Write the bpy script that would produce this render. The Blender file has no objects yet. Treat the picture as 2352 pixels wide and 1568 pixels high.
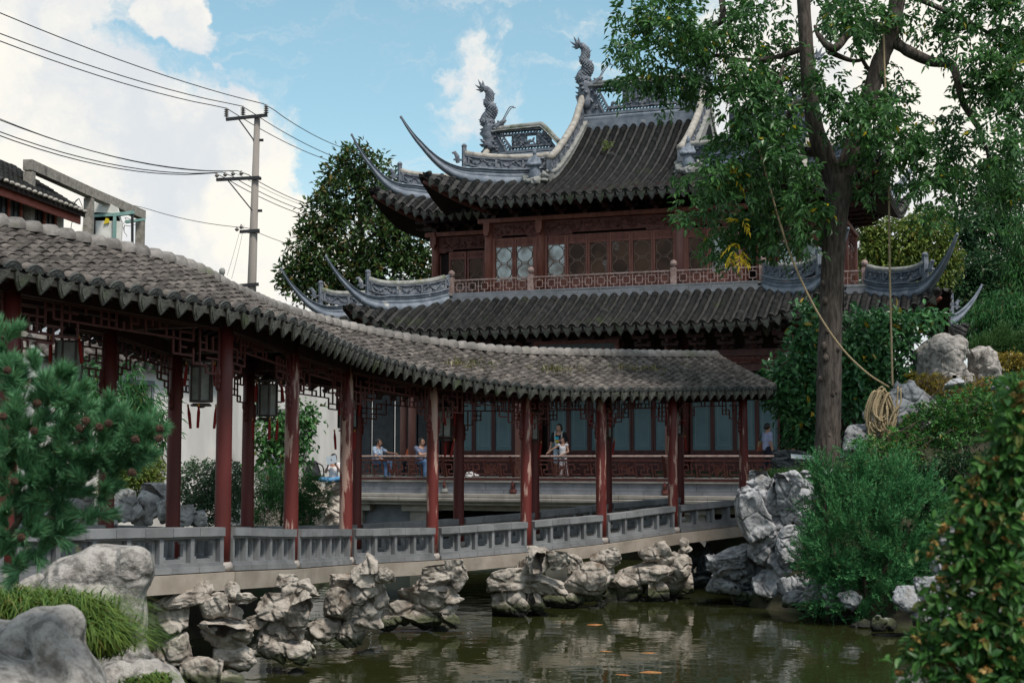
import bpy, math, random
import numpy as np
from mathutils import Vector, Matrix

random.seed(11)
RNG = np.random.default_rng(11)
SC = bpy.context.scene
COL = SC.collection
PI = math.pi
R = math.radians

# ---------------------------------------------------------------- camera, light, sky, exposure
F_PX, PITCH = 3267.0, math.atan(264.0 / 3267.0)
cam_data = bpy.data.cameras.new('camera')
cam = bpy.data.objects.new('camera', cam_data)
COL.objects.link(cam)
cam_data.sensor_width = 36.0
cam_data.lens = 36.0 * F_PX / 2352.0
cam_data.clip_start, cam_data.clip_end = 0.1, 6000
cam.rotation_euler = (PI / 2 + PITCH, 0, 0)
cam_data.dof.use_dof = True
cam_data.dof.focus_distance = 34.0
cam_data.dof.aperture_fstop = 5.0
SC.camera = cam
SC.render.engine = 'CYCLES'
SC.cycles.max_bounces = 6
SC.cycles.diffuse_bounces = 3
SC.cycles.glossy_bounces = 3
SC.cycles.transmission_bounces = 3
SC.cycles.transparent_max_bounces = 6
SC.cycles.caustics_reflective = False
SC.cycles.caustics_refractive = False
SC.view_settings.view_transform = 'Standard'
SC.view_settings.look = 'None'
SC.view_settings.gamma = 1.0
SC.view_settings.use_curve_mapping = False
SC.view_settings.exposure = 0.38

SUN_EL, SUN_AZ = R(60), R(142)      # azimuth clockwise from the view direction (+Y): behind the camera, to the right
sun_data = bpy.data.lights.new('sun', 'SUN')
sun_data.energy = 2.8
sun_data.angle = R(12)
sun_data.color = (1.0, 0.95, 0.87)
sun = bpy.data.objects.new('sun', sun_data)
COL.objects.link(sun)
_to_sun = Vector((math.sin(SUN_AZ) * math.cos(SUN_EL), math.cos(SUN_AZ) * math.cos(SUN_EL), math.sin(SUN_EL)))
sun.rotation_euler = _to_sun.to_track_quat('Z', 'Y').to_euler()


def P(x, y, d):
    """photo pixel (2352 px wide) at depth d along +Y -> world point (eye at the origin)"""
    px, pz = (x - 1176.0) / F_PX, (784.0 - y) / F_PX
    yy = math.cos(PITCH) - pz * math.sin(PITCH)
    zz = math.sin(PITCH) + pz * math.cos(PITCH)
    return Vector((px / yy * d, d, zz / yy * d))


def build_world():
    w = bpy.data.worlds.new('World')
    SC.world = w
    w.use_nodes = True
    nt = w.node_tree
    nt.nodes.clear()
    N, L = nt.nodes.new, nt.links.new

    def math_n(op, a, b=None, c=None):
        n = N('ShaderNodeMath')
        n.operation = op
        for i, v in enumerate((a, b, c)):
            if v is None:
                continue
            if isinstance(v, (int, float)):
                n.inputs[i].default_value = v
            else:
                L(v, n.inputs[i])
        return n.outputs[0]

    def vm(op, a, b=None):
        n = N('ShaderNodeVectorMath')
        n.operation = op
        for i, v in enumerate((a, b)):
            if v is None:
                continue
            if isinstance(v, (tuple, list, Vector)):
                n.inputs[i].default_value = v
            else:
                L(v, n.inputs[i])
        return n

    def noise(vec, scale, detail, rough=0.55, dist=0.0):
        n = N('ShaderNodeTexNoise')
        n.inputs['Scale'].default_value = scale
        n.inputs['Detail'].default_value = detail
        n.inputs['Roughness'].default_value = rough
        n.inputs['Distortion'].default_value = dist
        L(vec, n.inputs['Vector'])
        return n.outputs['Fac']

    def ramp(v, a, b):
        n = N('ShaderNodeMapRange')
        n.interpolation_type = 'SMOOTHSTEP'
        L(v, n.inputs[0])
        n.inputs[1].default_value = a
        n.inputs[2].default_value = b
        return n.outputs[0]

    tc = N('ShaderNodeTexCoord')
    d = tc.outputs['Generated']
    sep = N('ShaderNodeSeparateXYZ')
    L(d, sep.inputs[0])
    warp = N('ShaderNodeTexNoise')
    warp.inputs['Scale'].default_value = 9.0
    warp.inputs['Detail'].default_value = 6.0
    warp.inputs['Roughness'].default_value = 0.6
    L(d, warp.inputs['Vector'])
    wv = vm('SUBTRACT', warp.outputs['Color'], (0.5, 0.5, 0.5)).outputs[0]
    sc = vm('SCALE', wv)
    sc.inputs['Scale'].default_value = 0.15
    dw = vm('ADD', d, sc.outputs[0]).outputs[0]
    # cumulus banks: a direction, a radius, a weight for each
    blobs = [(0, 335, .066, 1.0), (290, 335, .066, 1.0), (150, 480, .115, 1.0), (430, 430, .072, 1.0), (560, 440, .072, 1.0), (670, 530, .066, .95), (610, 640, .10, 1.0), (300, 640, .12, 1.0), (30, 640, .12, 1.0),
             (715, 440, .026, .75), (180, 30, .030, .62), (225, 72, .018, .5), (385, 30, .034, .95), (400, 75, .022, .8), (475, 165, .020, .55), (510, 190, .014, .45), (10, 150, .026, .62), (120, 235, .022, .5),
             (1080, 170, .042, .56), (1015, 230, .034, .48), (1110, 110, .036, .46), (1130, 240, .026, .44), (1060, 280, .024, .36), (700, 107, .013, .40), (770, 106, .015, .46), (840, 102, .015, .46), (910, 94, .014, .44), (980, 84, .014, .42), (1060, 77, .013, .40), (640, 148, .012, .34), (590, 40, .014, .30), (1330, 60, .05, .34),
             (2150, 260, .20, .95), (1900, 320, .13, .8), (2300, 80, .18, .8), (900, 660, .12, .5), (800, 560, .05, .4),
             (-400, 200, .25, .9), (2900, 200, .3, .7)]
    total = None
    for (x, y, r, wt) in blobs:
        v = P(x, y, 1.0).normalized()
        dist = vm('DISTANCE', dw, tuple(v)).outputs['Value']
        n = N('ShaderNodeMapRange')
        n.interpolation_type = 'SMOOTHSTEP'
        L(dist, n.inputs[0])
        n.inputs[1].default_value, n.inputs[2].default_value = r * 1.25, r * 0.35
        n.inputs[3].default_value, n.inputs[4].default_value = 0.0, wt
        total = n.outputs[0] if total is None else math_n('MAXIMUM', total, n.outputs[0])
    # the rest of the sky, outside the frame, is the same broken cloud
    gen = ramp(noise(d, 3.2, 7.0, 0.58), 0.47, 0.60)
    front = ramp(sep.outputs['Y'], 0.70, 0.88)
    low = ramp(sep.outputs['Z'], 0.62, 0.45)
    inview = math_n('MULTIPLY', front, low)
    outside = math_n('MULTIPLY', gen, math_n('SUBTRACT', 1.0, inview))
    total = math_n('MAXIMUM', total, outside)
    fine = noise(dw, 16.0, 9.0, 0.62)
    dens = ramp(math_n('ADD', total, math_n('MULTIPLY', math_n('SUBTRACT', fine, 0.5), 1.4)), 0.30, 0.72)
    dens = math_n('MULTIPLY', dens, ramp(total, 0.02, 0.30))
    # thin high streaks
    mp = N('ShaderNodeMapping')
    mp.inputs['Scale'].default_value = (2.2, 2.2, 16.0)
    mp.inputs['Rotation'].default_value = (0, R(7), 0)
    L(dw, mp.inputs[0])
    streak = math_n('MULTIPLY', ramp(noise(mp.outputs[0], 3.0, 8.0, 0.6, 0.4), 0.50, 0.78), 0.62)
    dens = math_n('MAXIMUM', dens, streak)
    # haze low in the sky
    hz = math_n('MULTIPLY', ramp(sep.outputs['Z'], 0.24, 0.0), 0.70)
    dens = math_n('MAXIMUM', dens, hz)
    sky = N('ShaderNodeTexSky')
    sky.sky_type = 'NISHITA'
    sky.sun_disc = False
    sky.sun_elevation = SUN_EL
    sky.sun_rotation = SUN_AZ
    sky.air_density = 1.0
    sky.dust_density = 1.2
    sky.ozone_density = 1.0
    hs = N('ShaderNodeHueSaturation')
    hs.inputs['Hue'].default_value = 0.465
    hs.inputs['Saturation'].default_value = 0.95
    hs.inputs['Value'].default_value = 1.0
    L(sky.outputs[0], hs.inputs['Color'])
    bg1 = N('ShaderNodeBackground')
    bg1.inputs['Strength'].default_value = 0.132
    L(hs.outputs[0], bg1.inputs['Color'])
    shade = ramp(noise(dw, 9.0, 6.0, 0.55), 0.36, 0.62)
    cr = N('ShaderNodeMix')
    cr.data_type = 'RGBA'
    L(shade, cr.inputs[0])
    cr.inputs[6].default_value = (0.70, 0.735, 0.77, 1)
    cr.inputs[7].default_value = (0.95, 0.915, 0.83, 1)
    bg2 = N('ShaderNodeBackground')
    bg2.inputs['Strength'].default_value = 0.83
    L(cr.outputs[2], bg2.inputs['Color'])
    mix = N('ShaderNodeMixShader')
    L(dens, mix.inputs[0])
    L(bg1.outputs[0], mix.inputs[1])
    L(bg2.outputs[0], mix.inputs[2])
    out = N('ShaderNodeOutputWorld')
    L(mix.outputs[0], out.inputs[0])


build_world()

# ---------------------------------------------------------------- materials


def mat(name, c1, c2=None, scale=4.0, rough=0.8, bump=0.0, bscale=20.0, island=0.0, stretch=(1, 1, 1), detail=6.0,
        lo=0.35, hi=0.65, spec=0.4, c3=None, s3=1.3, lo3=0.55, hi3=0.7, vor=0.0, metal=0.0, local=False):
    """procedural surface: noise between two colours, optional patches of a third, random value per piece, bump"""
    m = bpy.data.materials.new(name)
    m.use_nodes = True
    nt = m.node_tree
    N, L = nt.nodes.new, nt.links.new
    b = nt.nodes['Principled BSDF']
    b.inputs['Roughness'].default_value = rough
    b.inputs['Specular IOR Level'].default_value = spec
    b.inputs['Metallic'].default_value = metal
    tc = N('ShaderNodeTexCoord')
    geo = N('ShaderNodeNewGeometry')
    mp = N('ShaderNodeMapping')
    mp.inputs['Scale'].default_value = stretch
    L(tc.outputs['Object'] if local else geo.outputs['Position'], mp.inputs[0])

    def noise(s, det):
        n = N('ShaderNodeTexNoise')
        n.inputs['Scale'].default_value = s
        n.inputs['Detail'].default_value = det
        n.inputs['Roughness'].default_value = 0.6
        L(mp.outputs[0], n.inputs['Vector'])
        return n.outputs['Fac']

    def rng(v, a, bb):
        n = N('ShaderNodeMapRange')
        n.interpolation_type = 'SMOOTHSTEP'
        L(v, n.inputs[0])
        n.inputs[1].default_value, n.inputs[2].default_value = a, bb
        return n.outputs[0]

    def mixc(f, a, bb):
        n = N('ShaderNodeMix')
        n.data_type = 'RGBA'
        L(f, n.inputs[0])
        for i, v in ((6, a), (7, bb)):
            if isinstance(v, tuple):
                n.inputs[i].default_value = (*v, 1)
            else:
                L(v, n.inputs[i])
        return n.outputs[2]
    col = None
    if c2 is not None:
        col = mixc(rng(noise(scale, detail), lo, hi), tuple(c1), tuple(c2))
    if c3 is not None:
        col = mixc(rng(noise(s3, 8.0), lo3, hi3), col if col is not None else tuple(c1), tuple(c3))
    if island > 0:
        oi = N('ShaderNodeObjectInfo')
        ad = N('ShaderNodeMath')
        ad.operation = 'ADD'
        L(geo.outputs['Random Per Island'], ad.inputs[0])
        L(oi.outputs['Random'], ad.inputs[1])
        fr = N('ShaderNodeMath')
        fr.operation = 'FRACT'
        L(ad.outputs[0], fr.inputs[0])
        mr = N('ShaderNodeMapRange')
        L(fr.outputs[0], mr.inputs[0])
        mr.inputs[3].default_value, mr.inputs[4].default_value = 1 - island, 1 + island
        hs = N('ShaderNodeHueSaturation')
        L(mr.outputs[0], hs.inputs['Value'])
        if col is None:
            hs.inputs['Color'].default_value = (*c1, 1)
        else:
            L(col, hs.inputs['Color'])
        col = hs.outputs[0]
    if col is None:
        b.inputs['Base Color'].default_value = (*c1, 1)
    else:
        L(col, b.inputs['Base Color'])
    if bump > 0:
        bp = N('ShaderNodeBump')
        bp.inputs['Strength'].default_value = bump
        bp.inputs['Distance'].default_value = 0.03
        h = noise(bscale, 8.0)
        if vor > 0:
            v = N('ShaderNodeTexVoronoi')
            v.feature = 'DISTANCE_TO_EDGE'
            v.inputs['Scale'].default_value = vor
            L(mp.outputs[0], v.inputs['Vector'])
            a2 = N('ShaderNodeMath')
            a2.operation = 'ADD'
            L(h, a2.inputs[0])
            L(rng(v.outputs[0], 0.0, 0.12), a2.inputs[1])
            h = a2.outputs[0]
        L(h, bp.inputs['Height'])
        L(bp.outputs[0], b.inputs['Normal'])
    return m


def leafmat(name, c1, c2, c3=None, p3=0.06, rough=0.45, trans=0.28, spec=0.35, bright=0.0):
    """leaf: colour differs from leaf to leaf; a share p3 of the leaves takes the third colour"""
    m = bpy.data.materials.new(name)
    m.use_nodes = True
    nt = m.node_tree
    N, L = nt.nodes.new, nt.links.new
    b = nt.nodes['Principled BSDF']
    out = nt.nodes['Material Output']
    geo = N('ShaderNodeNewGeometry')
    rp = geo.outputs['Random Per Island']
    ns = N('ShaderNodeTexNoise')
    ns.inputs['Scale'].default_value = 1.1
    ns.inputs['Detail'].default_value = 3
    L(geo.outputs['Position'], ns.inputs['Vector'])
    ad = N('ShaderNodeMath')
    ad.operation = 'MULTIPLY_ADD'
    L(ns.outputs['Fac'], ad.inputs[0])
    ad.inputs[1].default_value = 1.2
    ad.inputs[2].default_value = -0.55
    a2 = N('ShaderNodeMath')
    a2.operation = 'MULTIPLY_ADD'
    a2.use_clamp = True
    L(rp, a2.inputs[0])
    a2.inputs[1].default_value = 0.9
    L(ad.outputs[0], a2.inputs[2])
    mx = N('ShaderNodeMix')
    mx.data_type = 'RGBA'
    L(a2.outputs[0], mx.inputs[0])
    mx.inputs[6].default_value = (*c1, 1)
    mx.inputs[7].default_value = (*c2, 1)
    col = mx.outputs[2]
    if c3 is not None:
        wn = N('ShaderNodeTexWhiteNoise')
        wn.noise_dimensions = '1D'
        L(rp, wn.inputs['W'])
        cmp_ = N('ShaderNodeMath')
        cmp_.operation = 'LESS_THAN'
        L(wn.outputs['Value'], cmp_.inputs[0])
        cmp_.inputs[1].default_value = p3
        m3 = N('ShaderNodeMix')
        m3.data_type = 'RGBA'
        L(cmp_.outputs[0], m3.inputs[0])
        L(col, m3.inputs[6])
        m3.inputs[7].default_value = (*c3, 1)
        col = m3.outputs[2]
    L(col, b.inputs['Base Color'])
    b.inputs['Roughness'].default_value = rough
    b.inputs['Specular IOR Level'].default_value = spec
    tr = N('ShaderNodeBsdfTranslucent')
    L(col, tr.inputs['Color'])
    ms = N('ShaderNodeMixShader')
    ms.inputs[0].default_value = trans
    L(b.outputs[0], ms.inputs[1])
    L(tr.outputs[0], ms.inputs[2])
    L(ms.outputs[0], out.inputs['Surface'])
    return m


# ---------------------------------------------------------------- mesh building
class MB:
    """collects vertices and faces; build() links them as ONE mesh object"""

    def __init__(s):
        s.v, s.f, s.n = [], [], 0

    def add(s, verts, faces):
        verts = np.asarray(verts, dtype=np.float64).reshape(-1, 3)
        s.v.append(verts)
        groups = {}
        if isinstance(faces, np.ndarray):
            s.f.append(faces + s.n)
        else:
            for f in faces:
                groups.setdefault(len(f), []).append(f)
            for k, g in groups.items():
                s.f.append(np.asarray(g, dtype=np.int64) + s.n)
        s.n += len(verts)
        return s

    def box(s, c, d, rz=0.0, M=None):
        x, y, z = d[0] / 2, d[1] / 2, d[2] / 2
        v = np.array([(-x, -y, -z), (x, -y, -z), (x, y, -z), (-x, y, -z), (-x, -y, z), (x, -y, z), (x, y, z), (-x, y, z)])
        if rz:
            c_, s_ = math.cos(rz), math.sin(rz)
            v = v @ np.array([[c_, s_, 0], [-s_, c_, 0], [0, 0, 1]])
        v = v + np.asarray(c)
        return s.add(v, BOXF)

    def bar(s, a, b, w, h=None, up=(0, 0, 1)):
        """rectangular bar from a to b"""
        h = h or w
        a, b = np.asarray(a, float), np.asarray(b, float)
        t = b - a
        t = t / (np.linalg.norm(t) + 1e-9)
        sd = np.cross(t, up)
        if np.linalg.norm(sd) < 1e-4:
            sd = np.cross(t, (1, 0, 0))
        sd /= np.linalg.norm(sd)
        u = np.cross(sd, t)
        sd, u = sd * w / 2, u * h / 2
        v = [a - sd - u, a + sd - u, b + sd - u, b - sd - u, a - sd + u, a + sd + u, b + sd + u, b - sd + u]
        return s.add(v, BOXF)

    def tube(s, pts, rad, n=8, cap=True):
        pts = np.asarray(pts, float)
        m = len(pts)
        rad = np.full(m, rad) if np.isscalar(rad) else np.asarray(rad, float)
        t = np.gradient(pts, axis=0)
        t /= np.linalg.norm(t, axis=1)[:, None] + 1e-9
        ref = np.array([0.13, 0.21, 0.97]) if abs(t[:, 2]).mean() < 0.8 else np.array([0.9, 0.3, 0.1])
        sd = np.cross(t, ref)
        sd /= np.linalg.norm(sd, axis=1)[:, None] + 1e-9
        up = np.cross(sd, t)
        a = np.arange(n) * 2 * PI / n
        ring = (pts[:, None, :] + rad[:, None, None] * (np.cos(a)[None, :, None] * sd[:, None, :] + np.sin(a)[None, :, None] * up[:, None, :]))
        s.add(ring.reshape(-1, 3), _gridfaces(m, n, True))
        if cap:
            b = s.n - m * n
            s.f.append(np.array([[b + i for i in range(n)][::-1]]))
            s.f.append(np.array([[b + (m - 1) * n + i for i in range(n)]]))
        return s

    def lathe(s, prof, c=(0, 0, 0), n=12, sx=1.0, sy=1.0):
        """prof: list of (radius, z)"""
        prof = np.asarray(prof, float)
        a = np.arange(n) * 2 * PI / n
        ring = np.stack([prof[:, 0][:, None] * np.cos(a)[None] * sx, prof[:, 0][:, None] * np.sin(a)[None] * sy,
                         np.repeat(prof[:, 1][:, None], n, 1)], -1) + np.asarray(c)
        m = len(prof)
        s.add(ring.reshape(-1, 3), _gridfaces(m, n, True))
        b = s.n - m * n
        s.f.append(np.array([[b + i for i in range(n)][::-1]]))
        s.f.append(np.array([[b + (m - 1) * n + i for i in range(n)]]))
        return s

    def band(s, pts, zb, zt, hw, closed_ends=True):
        """upright slab along a path: from zb to zt above each path point, half width hw"""
        pts = np.asarray(pts, float)
        m = len(pts)
        zb = np.full(m, zb) if np.isscalar(zb) else np.asarray(zb, float)
        zt = np.full(m, zt) if np.isscalar(zt) else np.asarray(zt, float)
        hw = np.full(m, hw) if np.isscalar(hw) else np.asarray(hw, float)
        t = np.gradient(pts, axis=0)
        t[:, 2] = 0
        t /= np.linalg.norm(t, axis=1)[:, None] + 1e-9
        sd = np.stack([-t[:, 1], t[:, 0], np.zeros(m)], 1) * hw[:, None]
        lo, hi = pts.copy(), pts.copy()
        lo[:, 2] += zb
        hi[:, 2] += zt
        ring = np.stack([lo - sd, lo + sd, hi + sd, hi - sd], 1)
        s.add(ring.reshape(-1, 3), _gridfaces(m, 4, True))
        b = s.n - m * 4
        s.f.append(np.array([[b + 3, b + 2, b + 1, b]]))
        s.f.append(np.array([[b + (m - 1) * 4 + i for i in range(4)]]))
        return s

    def grid(s, pts):
        """pts (m, n, 3) surface"""
        pts = np.asarray(pts, float)
        m, n = pts.shape[:2]
        return s.add(pts.reshape(-1, 3), _gridfaces(m, n, False))

    def prism(s, poly, a, b):
        """closed polygon poly (list of (p,q)) swept: a, b are functions/offset frames (origin, P axis, Q axis, depth vector)"""
        o, pa, qa = (np.asarray(x, float) for x in a)
        dv = np.asarray(b, float)
        v0 = np.array([o + p * pa + q * qa for p, q in poly])
        n = len(poly)
        s.add(np.vstack([v0, v0 + dv]), [list(range(n))[::-1], list(range(n, 2 * n))] + [[i, (i + 1) % n, n + (i + 1) % n, n + i] for i in range(n)])
        return s

    def cone(s, a, b, r, n=6):
        return s.tube([a, b], [r, 0.002], n)

    def mesh(s, name, smooth=False):
        me = bpy.data.meshes.new(name)
        if not s.v:
            return me
        V = np.vstack(s.v)
        me.vertices.add(len(V))
        me.vertices.foreach_set('co', V.ravel())
        nl = sum(f.size for f in s.f)
        npoly = sum(len(f) for f in s.f)
        me.loops.add(nl)
        me.polygons.add(npoly)
        me.loops.foreach_set('vertex_index', np.concatenate([f.ravel() for f in s.f]).astype(np.int32))
        tot = np.concatenate([np.full(len(f), f.shape[1]) for f in s.f])
        st = np.concatenate([[0], np.cumsum(tot)[:-1]])
        me.polygons.foreach_set('loop_start', st.astype(np.int32))
        me.polygons.foreach_set('loop_total', tot.astype(np.int32))
        me.polygons.foreach_set('use_smooth', np.full(npoly, bool(smooth)))
        me.update(calc_edges=True)
        return me

    def build(s, name, m, parent=None, smooth=False, loc=None, **props):
        me = s.mesh(name, smooth)
        me.materials.append(m)
        return put(name, me, parent, loc, **props)


BOXF = np.array([[0, 3, 2, 1], [4, 5, 6, 7], [0, 1, 5, 4], [1, 2, 6, 5], [2, 3, 7, 6], [3, 0, 4, 7]])


def _gridfaces(m, n, wrap):
    i = np.arange(m - 1)[:, None]
    j = np.arange(n if wrap else n - 1)[None, :]
    j2 = (j + 1) % n
    return np.stack([i * n + j, i * n + j2, (i + 1) * n + j2, (i + 1) * n + j], -1).reshape(-1, 4)


def put(name, me, parent=None, loc=None, rot=None, scale=None, **props):
    o = bpy.data.objects.new(name, me)
    COL.objects.link(o)
    if parent is not None:
        o.parent = parent
    if loc is not None:
        o.location = loc
    if rot is not None:
        o.rotation_euler = rot
    if scale is not None:
        o.scale = scale
    for k, v in props.items():
        o[k] = v
    return o


def thing(name, label, cat, loc=(0, 0, 0), rz=0.0, group=None):
    o = bpy.data.objects.new(name, None)
    COL.objects.link(o)
    o.location = loc
    o.rotation_euler = (0, 0, rz)
    o['label'], o['category'] = label, cat
    if group:
        o['group'] = group
    return o


def tag(o, label, cat, group=None):
    o['label'], o['category'] = label, cat
    if group:
        o['group'] = group
    return o


def catmull(pts, n):
    """smooth curve through pts, n samples, roughly even in arc length"""
    p = np.asarray(pts, float)
    q = np.vstack([2 * p[0] - p[1], p, 2 * p[-1] - p[-2]])
    out = []
    for i in range(1, len(q) - 2):
        t = np.linspace(0, 1, 24, endpoint=False)[:, None]
        a, b, c, d = q[i - 1], q[i], q[i + 1], q[i + 2]
        out.append(0.5 * (2 * b + (c - a) * t + (2 * a - 5 * b + 4 * c - d) * t ** 2 + (3 * b - a - 3 * c + d) * t ** 3))
    out.append(p[-1:])
    out = np.vstack(out)
    s = np.concatenate([[0], np.cumsum(np.linalg.norm(np.diff(out, axis=0), axis=1))])
    u = np.linspace(0, s[-1], n)
    return np.stack([np.interp(u, s, out[:, k]) for k in range(3)], 1)


# ---- noise and implicit surfaces
def _hash(i, j, k, seed):
    h = (i * 374761393 + j * 668265263 + k * 2147483647 + seed * 974634777).astype(np.int64) & 0xffffffff
    h = ((h ^ (h >> 13)) * 1274126177) & 0xffffffff
    h = ((h ^ (h >> 16)) * 2246822519) & 0xffffffff
    return ((h ^ (h >> 15)) & 0xffff) / 65535.0


def vnoise(p, seed=0):
    f = np.floor(p)
    t = p - f
    t = t * t * (3 - 2 * t)
    i, j, k = (f[..., a].astype(np.int64) for a in range(3))
    r = 0
    for a in (0, 1):
        for b in (0, 1):
            for c in (0, 1):
                w = (t[..., 0] if a else 1 - t[..., 0]) * (t[..., 1] if b else 1 - t[..., 1]) * (t[..., 2] if c else 1 - t[..., 2])
                r = r + w * _hash(i + a, j + b, k + c, seed)
    return r * 2 - 1


def fbm(p, seed=0, oct=4, ridged=False):
    a, s, r = 1.0, 1.0, 0
    for o in range(oct):
        n = vnoise(p * s + 17.3 * o, seed + o)
        r = r + a * ((1 - 2 * abs(n)) if ridged else n)
        a *= 0.5
        s *= 2.03
    return r


def surfnet(f, lo, hi, h):
    """naive surface nets of f < 0 inside"""
    lo, hi = np.asarray(lo, float), np.asarray(hi, float)
    n = np.maximum(3, np.ceil((hi - lo) / h).astype(int) + 1)
    ax = [lo[a] + h * np.arange(n[a]) for a in range(3)]
    G = np.stack(np.meshgrid(*ax, indexing='ij'), -1)
    v = f(G)
    ins = v < 0
    acc = np.zeros((*(n - 1), 3))
    cnt = np.zeros(tuple(n - 1))
    nx, ny, nz = n
    for axis in range(3):
        sl0 = [slice(None)] * 3
        sl1 = [slice(None)] * 3
        sl0[axis], sl1[axis] = slice(0, -1), slice(1, None)
        a, b = v[tuple(sl0)], v[tuple(sl1)]
        cr = (a < 0) != (b < 0)
        t = np.where(cr, a / np.where(cr, a - b, 1), 0)
        p = G[tuple(sl0)].copy()
        p[..., axis] += t * h
        o1, o2 = [k for k in range(3) if k != axis]
        for d1 in (0, 1):
            for d2 in (0, 1):
                s1 = [slice(None)] * 3
                s1[o1] = slice(d1, d1 + n[o1] - 1)
                s1[o2] = slice(d2, d2 + n[o2] - 1)
                c = cr[tuple(s1)]
                cnt += c
                acc += p[tuple(s1)] * c[..., None]
    act = cnt > 0
    idx = -np.ones(tuple(n - 1), dtype=np.int64)
    idx[act] = np.arange(act.sum())
    V = acc[act] / cnt[act][:, None]
    faces = []
    for axis in range(3):
        o1, o2 = (axis + 1) % 3, (axis + 2) % 3
        sl0 = [slice(1, -1)] * 3
        sl1 = [slice(1, -1)] * 3
        sl0[axis], sl1[axis] = slice(0, -1), slice(1, None)
        a, b = ins[tuple(sl0)], ins[tuple(sl1)]
        w = np.argwhere(a != b)
        if not len(w):
            continue
        flip = a[tuple(w.T)]
        base = w.copy()
        base[:, o1] += 1
        base[:, o2] += 1
        q = []
        for d1, d2 in ((1, 1), (0, 1), (0, 0), (1, 0)):
            c = base.copy()
            c[:, o1] -= d1
            c[:, o2] -= d2
            q.append(idx[tuple(c.T)])
        q = np.stack(q, 1)
        q[~flip] = q[~flip][:, ::-1]
        faces.append(q)
    Fq = np.vstack(faces)
    return V, Fq[(Fq >= 0).all(1)]


def smin(a, b, k):
    h = np.clip(0.5 + 0.5 * (b - a) / k, 0, 1)
    return b * (1 - h) + a * h - k * h * (1 - h)


def sd_cap(p, a, b, ra, rb):
    a, b = np.asarray(a, float), np.asarray(b, float)
    ab = b - a
    t = np.clip(((p - a) @ ab) / (ab @ ab + 1e-9), 0, 1)
    return np.linalg.norm(p - a - t[..., None] * ab, axis=-1) - (ra + (rb - ra) * t)


def sd_ell(p, c, r):
    q = (p - np.asarray(c, float)) / np.asarray(r, float)
    return (np.linalg.norm(q, axis=-1) - 1) * min(r)

# ---------------------------------------------------------------- palette
M_TILE_D = mat('tile_dark', (.018, .018, .018), (.044, .042, .040), 3.0, .75, .5, 30, island=.25, c3=(.045, .055, .025), s3=.9, lo3=.58, hi3=.72, spec=.35)
M_TILE = mat('tile_grey', (.055, .048, .044), (.145, .126, .113), 6.0, .85, .5, 40, island=.34, c3=(.055, .06, .03), s3=.55, lo3=.64, hi3=.80, spec=.25)
M_TILE_OLD = mat('tile_pale', (.13, .118, .108), (.23, .21, .195), 6.0, .85, .4, 40, island=.25, c3=(.11, .115, .075), s3=1.5, lo3=.58, hi3=.72)
M_DRIP = mat('tile_drip', (.085, .084, .074), (.155, .152, .130), 9.0, .8, .6, 50, island=.22, c3=(.09, .11, .055), s3=1.8, lo3=.52, hi3=.7)
M_STONE_B = mat('brick_clay_grey', (.115, .14, .175), (.20, .225, .265), 3.5, .75, .35, 25, c3=(.40, .39, .37), s3=2.2, lo3=.60, hi3=.72)
M_CARVE = mat('carved_grey', (.085, .10, .125), (.19, .205, .235), 6, .8, .6, 30, c3=(.34, .33, .32), s3=3.0, lo3=.60, hi3=.70)
M_COPE = mat('coping_pale', (.25, .23, .20), (.38, .35, .31), 5, .8, .4, 30, c3=(.16, .155, .15), s3=2.6, lo3=.58, hi3=.70)
M_COPE_D = mat('coping_dull', (.19, .19, .18), (.31, .31, .29), 5, .8, .4, 30, c3=(.12, .14, .09), s3=2.0)
M_BLOCK = mat('stone_block', (.145, .155, .175), (.20, .21, .235), 2.5, .8, .12, 50, island=.06, c3=(.17, .175, .185), s3=1.4, lo3=.58, hi3=.8)
M_LEDGE = mat('stone_ledge', (.26, .235, .205), (.36, .33, .295), 2.0, .8, .15, 50, c3=(.16, .145, .125), s3=1.2, lo3=.55, hi3=.75)
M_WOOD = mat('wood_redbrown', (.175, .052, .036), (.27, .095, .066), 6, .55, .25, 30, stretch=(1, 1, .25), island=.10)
M_WOOD_CARVE = mat('wood_carved', (.10, .032, .026), (.18, .064, .050), 9, .6, .8, 26)
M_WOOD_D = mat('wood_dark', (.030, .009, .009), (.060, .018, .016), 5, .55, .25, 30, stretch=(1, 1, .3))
M_FRETW = mat('fretwork_highlit', (.15, .045, .036), (.24, .085, .068), 9, .5)  # lighter red puts the highlights along the bars into the colour
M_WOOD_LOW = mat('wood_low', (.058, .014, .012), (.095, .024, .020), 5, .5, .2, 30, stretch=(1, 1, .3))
M_PINKCOL = mat('column_faded', (.23, .10, .085), (.33, .17, .14), 3, .6, .2, 20, stretch=(1, 1, .2))
M_RAILW = mat('rail_weathered', (.20, .13, .115), (.34, .25, .225), 8, .75, .3, 30)
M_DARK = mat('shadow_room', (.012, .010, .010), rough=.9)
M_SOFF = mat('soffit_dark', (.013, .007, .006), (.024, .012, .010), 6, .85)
M_BEAMRED = mat('corner_beam_red', (.10, .028, .02), (.16, .05, .035), 6, .6)
M_GLASS_UP = mat('glass_upper', (.050, .022, .013), (.120, .055, .030), 1.3, .25, spec=.15, c3=(.26, .25, .24), s3=.9, lo3=.60, hi3=.66)  # third colour: grey patches painted in as reflections on the panes
M_GLASS_LOW = mat('glass_frosted_blue', (.075, .145, .165), (.11, .19, .21), 1.2, .45, spec=.5)
M_GLASS_MARK = mat('glass_etched', (.17, .25, .265), rough=.6)
M_LATT = mat('lattice_tan', (.19, .105, .075), (.27, .165, .12), 8, .6)
M_METAL = mat('iron_dark', (.02, .02, .022), rough=.5)
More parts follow.
